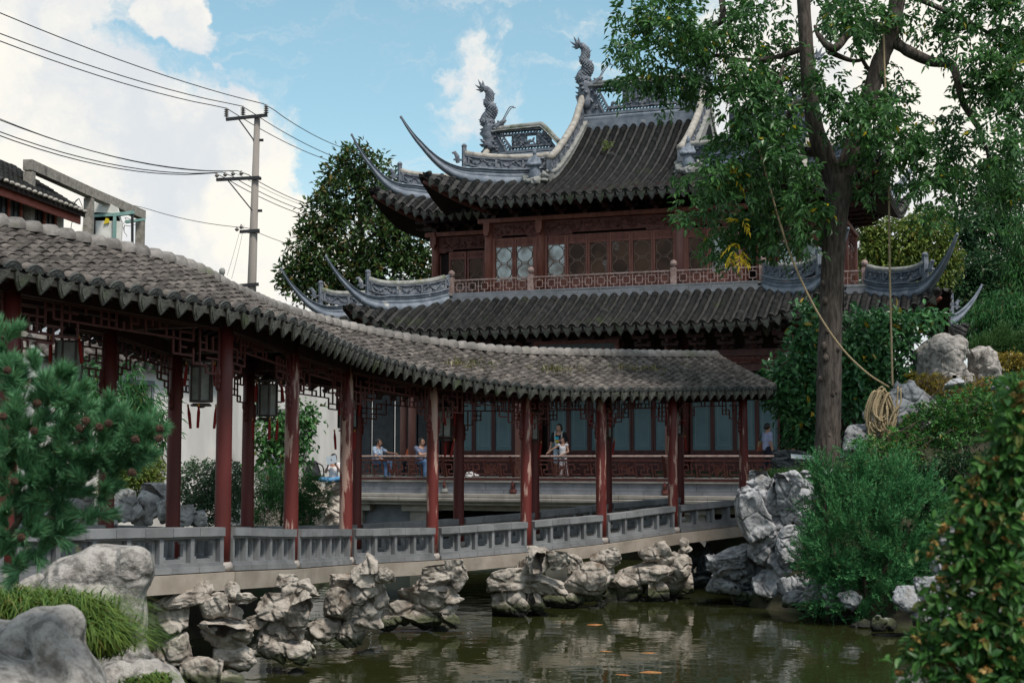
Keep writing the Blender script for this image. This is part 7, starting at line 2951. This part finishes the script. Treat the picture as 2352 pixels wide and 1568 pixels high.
STAND = dict(pel=(0, 0, .90), che=(0, -.01, 1.20), nek=(0, 0, 1.37), hed=(0, -.02, 1.53), shl=(-.17, 0, 1.33), shr=(.17, 0, 1.33), ell=(-.21, .02, 1.07), elr=(.21, .02, 1.07), wrl=(-.20, -.06, .84), wrr=(.20, -.06, .84),
             hpl=(-.09, 0, .88), hpr=(.09, 0, .88), knl=(-.10, -.03, .48), knr=(.10, -.03, .48), anl=(-.10, .01, .09), anr=(.10, .01, .09))
SIT = dict(STAND, pel=(0, 0, .50), che=(0, -.02, .80), nek=(0, -.02, .97), hed=(0, -.05, 1.13), shl=(-.17, -.02, .93), shr=(.17, -.02, .93), ell=(-.22, -.05, .68), elr=(.22, -.05, .68), wrl=(-.16, -.28, .60), wrr=(.16, -.28, .60),
           hpl=(-.09, -.02, .50), hpr=(.09, -.02, .50), knl=(-.11, -.42, .52), knr=(.11, -.42, .52), anl=(-.11, -.40, .09), anr=(.11, -.40, .09))


def person(label, pos, rz, sc=1.0, pose=None, base=STAND, skin=M_SKIN, shirt=None, pants=None, hair='short', sleeve=.6, shorts=False, face=0.0, curl=.5, bulk=1.0, neckline=.02):
    """one continuous body with face, five fingered hands; clothes and hair are separate pieces over it"""
    J = {k: np.array(v, float) for k, v in dict(base, **(pose or {})).items()}
    o = thing('person', label, 'person', pos, rz)
    o.scale = (sc,) * 3
    h = .021
    allp = np.array(list(J.values()))
    lo, hi = allp.min(0) - .20, allp.max(0) + .22
    cf, sf = math.cos(face), math.sin(face)
    Rf = np.array([[cf, sf, 0], [-sf, cf, 0], [0, 0, 1]])     # turns the head about the neck
    hc = J['hed']

    def H(v):
        return hc + np.asarray(v, float) @ Rf

    def f(p):
        q = (p - hc) @ Rf.T
        d = sd_ell(q, (0, .005, .02), (.076, .094, .105))
        d = smin(d, sd_ell(q, (0, -.022, -.055), (.056, .066, .062)), .03)
        d = smin(d, sd_cap(q, (0, -.090, .012), (0, -.106, -.022), .010, .016), .014)
        for s in (-1, 1):
            d = smin(d, sd_ell(q, (s * .078, .012, -.008), (.012, .022, .032)), .008)
            d = -smin(-d, np.linalg.norm(q - np.array([s * .032, -.096, .014]), axis=-1) - .017, .014)
        d = smin(d, sd_cap(p, J['nek'] - (0, 0, .03), hc - (0, 0, .05) + (0, .012, 0), .054, .048), .03)
        d = smin(d, sd_cap(p, J['nek'] - (0, 0, .06), J['che'], .085 * bulk, .125 * bulk), .06)
        d = smin(d, sd_cap(p, J['che'], J['pel'], .120 * bulk, .125 * bulk), .06)
        for s in 'lr':
            d = smin(d, sd_cap(p, J['nek'] - (0, 0, .06), J['sh' + s], .05, .058), .05)
            d = smin(d, sd_cap(p, J['sh' + s], J['el' + s], .052 * bulk, .039), .03)
            d = smin(d, sd_cap(p, J['el' + s], J['wr' + s], .039, .026), .02)
            d = smin(d, sd_cap(p, J['hp' + s], J['kn' + s], .083 * bulk, .054), .04)
            d = smin(d, sd_cap(p, J['kn' + s], J['an' + s], .054, .035), .03)
            d = smin(d, sd_cap(p, J['an' + s] - (0, 0, .045), J['an' + s] + (0, -.14, -.06), .036, .030), .02)
        return d
    V, Fq = surfnet(f, lo, hi, h)
    mb = MB().add(V, Fq)
    # hands: palm and five bent fingers running on from the forearm
    for s in 'lr':
        w, e = J['wr' + s], J['el' + s]
        a = unit((w - e)[None])[0]
        if 'hd' + s in J:
            a = unit((J['hd' + s] - w)[None])[0]
        n_ = np.array([0, 0, 1.0]) if abs(a[2]) < .75 else np.array([0, -1.0, 0])
        side = unit(np.cross(a, n_)[None])[0]
        pn = np.cross(side, a)
        mb.tube([w - a * .03, w + a * .02, w + a * .055, w + a * .085], [.025, .030, .036, .030], 8)
        for k, (off, ln) in enumerate(((-.027, .066), (-.009, .076), (.009, .070), (.027, .054))):
            b0 = w + a * .075 + side * off
            b1 = b0 + a * ln * .45 - pn * ln * .15 * curl
            b2 = b1 + a * ln * .35 * (1 - .5 * curl) - pn * ln * .45 * curl
            b3 = b2 + a * ln * .15 * (1 - curl) - pn * ln * .35 * curl
            mb.tube([b0, b1, b2, b3], [.0095, .009, .008, .006], 6)
        sg = -1 if s == 'l' else 1
        b0 = w + a * .025 - side * .026 * sg
        mb.tube([b0, b0 + a * .03 - side * .022 * sg - pn * .01, b0 + a * .055 - side * .026 * sg - pn * .022], [.012, .011, .008], 6)
    me = mb.mesh('body', True)
    me.materials.append(skin)
    b = put('body', me, o)
    for s in (-1, 1):
        MB().lathe([(.002, -.008), (.011, -.002), (.011, .003), (.002, .009)], H((s * .032, -.090, .014)), 8).build('eye', M_EYE, b, True)
        MB().tube([H((s * .018, -.096, .036)), H((s * .034, -.098, .040)), H((s * .050, -.088, .034))], [.003, .005, .003], 5).build('eyebrow', M_HAIR, b, True)
    MB().tube([H((-.022, -.092, -.056)), H((0, -.099, -.054)), H((.022, -.092, -.056))], [.003, .007, .003], 6).build('mouth', M_LIP, b, True)

    def hairf(p):
        q = (p - hc) @ Rf.T
        d = sd_ell(q, (0, .018, .032), (.090, .104, .112))
        cut = np.maximum(-(q[..., 1] + .062 + .55 * (q[..., 2] - .085) * 0 - .0), -1) if False else None
        low = -.045 if hair == 'short' else -.10
        # leave the face free: in front of the ears the hair stops at the brow
        facecut = np.minimum(-(q[..., 1] + .030), (.062 + .25 * (q[..., 1] + .09)) - q[..., 2])
        d = np.maximum(d, np.where(q[..., 1] < .0, facecut, -1))
        d = np.maximum(d, low - q[..., 2])
        if hair == 'tail':
            d = smin(d, sd_cap(q, (.03, .11, .01), (.06, .13, -.20), .030, .016), .02)
        if hair == 'long':
            for s in (-1, 1):
                d = smin(d, sd_cap(q, (s * .080, .01, .02), (s * .085, .0, -.20), .024, .024), .02)
            d = smin(d, sd_cap(q, (0, .10, .0), (0, .11, -.20), .07, .06), .03)
        if hair == 'bun':
            d = smin(d, sd_ell(q, (0, .115, .0), (.045, .04, .045)), .02)
        return d + .004 * fbm(p * 40, 2, 2)
    V, Fq = surfnet(hairf, hc - .26, hc + .24, .016)
    m2 = MB().add(V, Fq).mesh('hair', True)
    m2.materials.append(M_HAIR)
    put('hair', m2, b)
    if shirt is not None:
        def sf_(p):
            d = sd_cap(p, J['nek'] - (0, 0, .07), J['che'], .095 * bulk, .140 * bulk)
            d = smin(d, sd_cap(p, J['che'], J['pel'] + (0, 0, .02), .138 * bulk, .146 * bulk), .06)
            for s in 'lr':
                d = smin(d, sd_cap(p, J['nek'] - (0, 0, .06), J['sh' + s], .060, .070), .05)
                if sleeve > 0:
                    d = smin(d, sd_cap(p, J['sh' + s], J['sh' + s] + (J['el' + s] - J['sh' + s]) * sleeve, .068 * bulk, .066), .02)
            d = d + .006 * fbm(p * np.array([9, 9, 5.0]), 5, 3)
            d = -smin(-d, np.linalg.norm((p - J['nek'] - (0, -.035, .045 - neckline)) * np.array([1, 1, .9]), axis=-1) - .098, .01)
            d = np.maximum(d, (J['pel'][2] - .07) - p[..., 2])
            return d
        V, Fq = surfnet(sf_, lo, hi, h)
        m3 = MB().add(V, Fq).mesh('shirt', True)
        m3.materials.append(shirt)
        put('shirt', m3, o)
    if pants is not None:
        def pf(p):
            d = sd_cap(p, J['pel'] + (0, 0, .05), J['pel'], .135 * bulk, .138 * bulk)
            for s in 'lr':
                kn, an = J['kn' + s], J['an' + s]
                d = smin(d, sd_cap(p, J['hp' + s], kn, .096 * bulk, .070), .04)
                if not shorts:
                    d = smin(d, sd_cap(p, kn, an, .070, .056), .03)
            return d + .005 * fbm(p * 10, 4, 3)
        V, Fq = surfnet(pf, lo, hi, h)
        m4 = MB().add(V, Fq).mesh('trousers', True)
        m4.materials.append(pants)
        put('trousers', m4, o)
    sh = MB()
    for s in 'lr':
        a = J['an' + s]
        sh.tube([a + (0, .05, -.055), a + (0, -.03, -.045), a + (0, -.12, -.060), a + (0, -.17, -.066)], [.036, .044, .040, .024], 8)
    for s in 'lr':
        a = J['an' + s]
        MB().tube([a + (0, .05, -.055), a + (0, -.03, -.045), a + (0, -.12, -.060), a + (0, -.17, -.066)], [.036, .046, .042, .024], 8).build('shoe', cloth('shoe', (.06, .055, .05)), o, True)
    return o, J, H


def build_people():
    T = lambda a, b, z=-.635: tuple(TL(a, b, z))
    fz = TOWER_RZ
    # mother and child at the rail
    o, J, H = person('woman in black printed T-shirt with a ponytail standing behind a child at the rail', tuple(P(1284, 1048, 44.55)[:2]) + (-.64,), R(-12), 1.0,
                     dict(wrl=(-.27, -.10, .86), ell=(-.235, .0, 1.08), elr=(.24, .03, 1.08), wrr=(.22, -.10, .84)), shirt=cloth('black', (.010, .011, .016)), pants=cloth('denim_pale', (.28, .36, .45), (.36, .45, .54)), shorts=True, hair='tail', face=R(-22), bulk=.95, sleeve=.75)
    k = MB()
    for s in (-1, 1):
        k.tube(catmull([J['che'] + (s * .10, -.16, -.10), J['sh' + 'lr'[s > 0]] + (-s * .06, -.09, .03), J['sh' + 'lr'[s > 0]] + (-s * .06, .04, .075), J['che'] + (s * .10, .15, -.05)], 14), .022, 6)
    k.build('backpack_strap', cloth('strap', (.42, .42, .38)), o, True)
    k = MB()
    k.lathe([(.06, -.20), (.15, -.16), (.16, .05), (.12, .20), (.04, .24)], J['che'] + (.06, .22, -.05), 10, 1.0, .6)
    k.build('backpack', cloth('pack', (.40, .40, .40), (.30, .06, .03), 4), o, True)
    # printed patch: plain colour fields on the shirt front
    for (dx, dz, w, hh, c) in ((-.045, -.05, .13, .08, (.03, .38, .55)), (-.03, -.14, .13, .07, (.55, .42, .04)), (-.08, -.16, .06, .08, (.65, .62, .58)), (.05, -.12, .06, .06, (.45, .10, .25)), (-.04, -.26, .12, .09, (.45, .50, .52))):
        v = []
        for (x, z) in ((-w / 2, -hh / 2), (w / 2, -hh / 2), (w / 2, hh / 2), (-w / 2, hh / 2)):
            v.append(J['che'] + (dx + x, -.150 - .01 * (abs(dx + x) < .05), dz + z + .06))
        MB().add(v + [q + (0, .03, 0) for q in map(np.array, v)], BOXF).build('shirt_print', cloth('print%.2f%.2f' % (dx, dz), c), o)
    person('small boy in white tank top with one arm stretched along the rail', tuple(P(1293, 1048, 44.05)[:2]) + (-.64,), R(-14), .745,
           dict(ell=(-.36, -.08, 1.20), wrl=(-.60, -.12, 1.02), elr=(.24, -.06, 1.06), wrr=(-.02, -.22, .93), knl=(-.09, -.02, .48), anr=(.16, .06, .09)), shirt=cloth('white', (.62, .60, .62), (.72, .70, .72)), pants=cloth('pattern', (.55, .53, .55), (.16, .16, .20), 26), sleeve=.0, hair='short', face=R(-30), bulk=.92, skin=M_SKIN, neckline=.05)
    # two men sitting on the terrace bench
    person('man in blue and white patterned shirt sitting with his arm along the rail', tuple(P(866, 1048, 46.1)[:2]) + (-.70,), R(62), 1.02, dict(elr=(.26, -.26, .80), wrr=(.22, -.52, .78), ell=(-.22, -.10, .70), hed=(0, -.07, 1.12)), SIT,
           skin=M_SKIN2, shirt=cloth('blue_pattern', (.10, .16, .28), (.50, .58, .68), 22), pants=cloth('jeans', (.05, .10, .20), (.10, .17, .30), 8), hair='short', face=R(10), bulk=1.12)
    person('man in grey blue T-shirt resting his forearm on the rail', tuple(P(966, 1048, 45.6)[:2]) + (-.70,), R(38), 1.03, dict(elr=(.20, -.22, .76), wrr=(.02, -.44, .78), ell=(-.18, -.26, .74), wrl=(.06, -.46, .78), hed=(0, -.07, 1.13)), SIT,
           shirt=cloth('grey_blue', (.11, .13, .20), (.15, .17, .25), 6), pants=cloth('jeans', (.05, .10, .20)), hair='short', face=R(20), bulk=1.1)
    person('person in orange top sitting half hidden behind the faded terrace column', tuple(P(948, 1048, 47.2)[:2]) + (-.70,), R(-30), .95, None, SIT, shirt=cloth('orange', (.55, .12, .05)), pants=cloth('dark_trousers', (.03, .03, .04)), hair='short', skin=M_SKIN2)
    # woman with handbag walking off to the right
    o, J, H = person('woman in pale lavender T-shirt walking right with a handbag on her shoulder', tuple(P(1763, 1048, 42.9)[:2]) + (-.64,), R(112), .985, dict(elr=(.24, -.02, 1.07), wrr=(.20, -.16, .86), knl=(-.10, -.10, .48), anl=(-.10, -.18, .09), anr=(.10, .20, .12)),
                     shirt=cloth('lavender', (.30, .33, .50), (.37, .40, .57), 9), pants=cloth('navy', (.012, .015, .03)), hair='bun', face=R(8), sleeve=.7, bulk=1.02)
    k = MB()
    k.prism([(-.20, -.16), (.20, -.16), (.15, .14), (-.15, .14)], ((.235, -.02, .98), (0, 1, 0), (0, 0, 1)), (.09, 0, 0))
    g = k.build('handbag', cloth('bag', (.30, .24, .13), (.35, .05, .03), 7), o)
    k = MB()
    k.tube(catmull([(.27, -.14, 1.10), (.20, -.08, 1.36), (.20, .06, 1.36), (.27, .12, 1.10)], 14), .012, 6)
    k.build('handle', cloth('strap_dark', (.015, .012, .012)), g, True)
    # woman with tablet on the rock
    p0 = P(766, 1105, 33.75)
    o, J, H = person('young woman in white T-shirt and jeans sitting on a rock holding a tablet', (p0.x, p0.y, p0.z - .30), R(-8), .80,
                     dict(pel=(0, 0, .42), che=(0, -.02, .72), nek=(0, -.02, .90), hed=(0, -.04, 1.06), shl=(-.16, -.02, .86), shr=(.16, -.02, .86), ell=(-.20, -.12, .66), elr=(.22, -.12, .68), wrl=(-.10, -.27, .84), wrr=(.13, -.27, .88), hdl=(-.08, -.28, .98), hdr=(.11, -.28, 1.0),
                          hpl=(-.09, -.02, .42), hpr=(.09, -.02, .42), knl=(-.30, -.28, .44), knr=(.30, -.28, .46), anl=(.10, -.36, .42), anr=(-.08, -.40, .40)),
                     shirt=cloth('white', (.62, .60, .62)), pants=cloth('jeans_bright', (.06, .19, .36), (.10, .26, .44), 8), hair='long', face=R(-10), bulk=.92, neckline=.06)
    tb = MB()
    tb.box((0, 0, 0), (.25, .012, .185))
    tme = tb.mesh('tablet')
    tme.materials.append(mat('tablet_silver', (.48, .52, .56), rough=.35, metal=.3))
    t = put('tablet', tme, None, tuple(Vector((p0.x, p0.y, p0.z - .30)) + Matrix.Rotation(R(-8), 3, 'Z') @ (Vector((.012, -.305, 1.005)) * .80)), (R(-8), R(-14), R(-8)))
    tag(t, 'silver tablet held up before the sitting woman\'s face', 'tablet')
    em = MB()
    em.prism([(math.cos(a) * .016 * (1 - .12 * (math.sin(a) > .9)), math.sin(a) * .018) for a in np.linspace(0, 2 * PI, 14)[:-1]], ((0, -.0065, 0), (1, 0, 0), (0, 0, 1)), (0, -.002, 0))
    em.prism([(0, .020), (.006, .028), (.010, .030), (.006, .022)], ((0, -.0065, 0), (1, 0, 0), (0, 0, 1)), (0, -.002, 0))
    em.build('emblem', M_EYE, t)
    # someone in the doorway behind the little tree
    p1 = P(634, 1048, 36.2)
    person('person in grey shirt standing in the dark doorway behind the little tree', (p1.x, p1.y, -1.30), R(6), 1.0, None, STAND, shirt=cloth('grey', (.10, .11, .14), (.16, .17, .21), 8), pants=cloth('dark_trousers', (.03, .03, .04)), hair='short', skin=M_SKIN2)
    k = MB()
    k.box((p1.x, p1.y + .1, -1.62), (1.8, 1.0, .62), R(20))
    tag(k.build('doorstep', M_LEDGE), 'stone doorstep under the doorway of the white wall', 'step')
    # rucksack left on a ledge
    p2 = P(718, 1080, 36.0)
    bg = thing('rucksack', 'black rucksack standing on a low rock beside the tablet woman', 'rucksack', p2)
    k = MB()

    def bf(p):
        d = sd_cap(p * (1, 1.4, 1), (0, 0, -.10), (0, 0, .12), .22, .15)
        d = smin(d, sd_ell(p, (0, -.16, -.10), (.16, .08, .13)), .03)
        return d + .008 * fbm(p * 12, 3, 3)
    V, Fq = surfnet(bf, (-.35, -.35, -.40), (.35, .35, .35), .03)
    MB().add(V, Fq).build('bag', cloth('rucksack', (.012, .012, .015), (.03, .03, .035), 9), bg, True)
    k.tube(catmull([(.10, -.05, .20), (.27, -.12, .10), (.30, -.12, -.18), (.24, -.06, -.28)], 12), .018, 6)
    k.build('strap', cloth('strap_dark', (.015, .012, .012)), bg, True)
    pile('flat rock ledge carrying the black rucksack', 'rock pile', [(715, 1118, 60, 40), (740, 1140, 50, 50), (690, 1150, 60, 60), (720, 1180, 70, 50)], 36.0, CD_, M_ROCK_W, None, 'rock_pile', .05)
    # white bag on the bench
    p3 = P(1086, 1092, 45.2)
    def wf(p):
        return smin(sd_ell(p, (-.08, 0, 0), (.16, .10, .13)), sd_ell(p, (.10, 0, -.03), (.12, .09, .10)), .05) + .02 * fbm(p * 9, 6, 3)
    V, Fq = surfnet(wf, (-.34, -.2, -.2), (.34, .2, .2), .025)
    me = MB().add(V, Fq).mesh('carrier_bag', True)
    me.materials.append(cloth('bag_white', (.62, .63, .66), (.72, .73, .75), 6))
    tag(put('carrier_bag', me, None, p3), 'crumpled white carrier bag lying behind the terrace fretwork', 'bag')


def build_rope():
    M_ROPE = mat('rope_hemp', (.30, .225, .13), (.46, .36, .22), 60, .9, .6, 90)
    d = 30.4

    def rope(mb, pts, r, n=None):
        L = np.linalg.norm(np.diff(np.asarray(pts, float), axis=0), axis=1).sum()
        q = catmull(pts, n or max(14, int(L / .06)))
        s = np.linspace(0, L, len(q))
        t = unit(np.gradient(q, axis=0))
        s1 = unit(np.cross(t, (.3, .9, .2)))
        s2 = np.cross(t, s1)
        for k in range(3):
            a = s * 2 * PI / .16 + k * 2 * PI / 3
            mb.tube(q + (s1 * np.cos(a)[:, None] + s2 * np.sin(a)[:, None]) * r * .55, r * .62, 5)
    m = MB()
    rope(m, [P(1685, 130, d), P(1722, 262, d), P(1765, 420, d - .1), P(1812, 575, d - .15), P(1868, 700, d - .1), P(1930, 795, d), P(1990, 855, d + .05), P(2042, 889, d + .1)], .022, 260)
    tag(m.build('rope', M_ROPE, None, True), 'long hemp rope slanting down past the trunk to the coil', 'rope', 'ropes tied in the ash tree')
    m = MB()
    rope(m, [P(2029, 78, d), P(2033, 200, d), P(2041, 420, d), P(2044, 640, d), P(2050, 886, d + .1)], .022, 240)
    tag(m.build('rope', M_ROPE, None, True), 'hemp rope hanging straight down from a high branch to the coil', 'rope', 'ropes tied in the ash tree')
    c = P(2012, 940, d)
    t = thing('rope_coil', 'thick coil of hemp rope slung over the ledge rock', 'rope', c)
    r = np.random.default_rng(2)
    k = d / F_PX
    for i in range(20):
        cx, w, h = r.uniform(-20, 18), 17 + r.uniform(0, 13), r.uniform(62, 98)
        zt = 42 - abs(cx) * .35 + r.normal(0, 4)
        a = np.linspace(0, 2 * PI, 22)
        f = (1 - np.cos(a)) / 2
        dy = -.34 - .014 * i
        pts = np.stack([(cx + w * np.sin(a) * (.45 + .75 * f) + r.normal(0, 4) * f) * k, dy + .16 * (np.sin(a) > 0) + .05 * np.cos(a + i), (zt - h * f) * k], 1)
        m = MB()
        rope(m, pts, .020, 70)
        m.build('loop', M_ROPE, t, True)
    for pts in ([(40, 46), (38, 10), (20, -14), (12, -40), (22, -30), (34, -6), (30, 20)], [(8, 6), (9, -30), (12, -70), (16, -88), (20, -96)], [(-30, -30), (-34, -56), (-16, -62), (-44, -76), (-20, -84), (6, -72)], [(36, 50), (30, 0), (14, -56), (-6, -66)]):
        m = MB()
        rope(m, [((x) * k, -.58 + r.normal(0, .02), y * k) for x, y in pts], .020)
        m.build('loose_end', M_ROPE, t, True)


def build_small():
    d = 31.6
    b = P(1838, 1095, d)
    t = thing('info_sign', 'small tilted white information plate on a thin post beside the trunk', 'sign', b)
    k = d / F_PX
    m = MB()
    m.bar((0, 0, -.1), (.05, 0, .40), .03, .03)
    m.build('post', M_RAILW, t)
    m = MB()
    v0 = Vector((0.06, .02, .44))
    me = MB().box((0, 0, 0), (.50, .34, .03)).mesh('plate')
    me.materials.append(mat('sign_white', (.75, .75, .73), rough=.35))
    put('plate', me, t, v0, (R(12), R(5), R(-8)))
    # carp near the surface
    M_KOI = mat('koi_orange', (.26, .07, .015), (.33, .15, .045), 9, .35)
    f = MB()
    f.tube([(-.20, .0, 0), (-.14, .01, 0), (0, -.012, .0), (.12, .012, 0), (.2, .045, 0)], [.012, .035, .045, .026, .008], 8)
    f.add([(.18, .018, .0), (.30, .05, .02), (.28, .02, 0), (.31, -.01, -.02)], [[0, 1, 2], [0, 2, 3]])
    f.add([(-.04, .03, .0), (.03, .09, 0), (.04, .03, 0)], [[0, 1, 2]])
    f.add([(-.04, -.03, .0), (.03, -.09, 0), (.04, -.03, 0)], [[0, 1, 2]])
    fme = f.mesh('koi', True)
    fme.materials.append(M_KOI)
    for i, (x, y, a, s, lb) in enumerate(((1295, 1421, 10, .8, 'small orange carp farthest left near the piers'), (1370, 1428, 3, 1.15, 'long orange carp in front of the low boulder pier'), (1388, 1487, 170, .95, 'pale orange carp in the middle of the pond'), (1495, 1491, 0, 1.0, 'amber carp right of the middle of the pond'),
                                          (1435, 1540, -25, 1.0, 'orange and white carp nearest the viewer'), (1490, 1534, 176, 1.2, 'bright orange carp just right of the nearest one'))):
        dd = -(WATER_Z) * F_PX / (y - 1048)
        v = P(x, y, dd)
        o = put('koi', fme if i == 0 else fme, None, (v.x, v.y, WATER_Z - .030), (0, 0, R(a)), (s,) * 3)
        tag(o, lb, 'fish', 'carp swimming in the pond')
    r = np.random.default_rng(77)
    fl = MB()
    for _ in range(46):
        y = r.uniform(1400, 1566)
        v = P(r.uniform(640, 2050), y, 3.1 * F_PX / (y - 1048))
        a, q = r.uniform(0, 6), r.uniform(.012, .035)
        c, s_ = math.cos(a) * q, math.sin(a) * q
        fl.add([(v.x - c, v.y - s_, WATER_Z + .004), (v.x + s_ * .4, v.y - c * .4, WATER_Z + .010), (v.x + c, v.y + s_, WATER_Z + .005), (v.x - s_ * .4, v.y + c * .4, WATER_Z + .008)], [[0, 1, 2, 3]])
    o = fl.build('floating_leaves', leafmat('leaf_fallen', (.20, .19, .08), (.40, .36, .20)), None)
    o['kind'] = 'stuff'
    # little rooftop stub behind the walkway ridge
    p = P(510, 640, 47)
    m = MB()
    m.lathe([(.07, -1.2), (.07, .15), (.10, .18), (.10, .30), (.05, .36)], (0, 0, 0), 8)
    tag(m.build('vent_pipe', M_COPE_D, None, True, tuple(p)), 'short grey vent pipe showing above the walkway ridge', 'pipe')


build_people()
build_rope()
build_small()
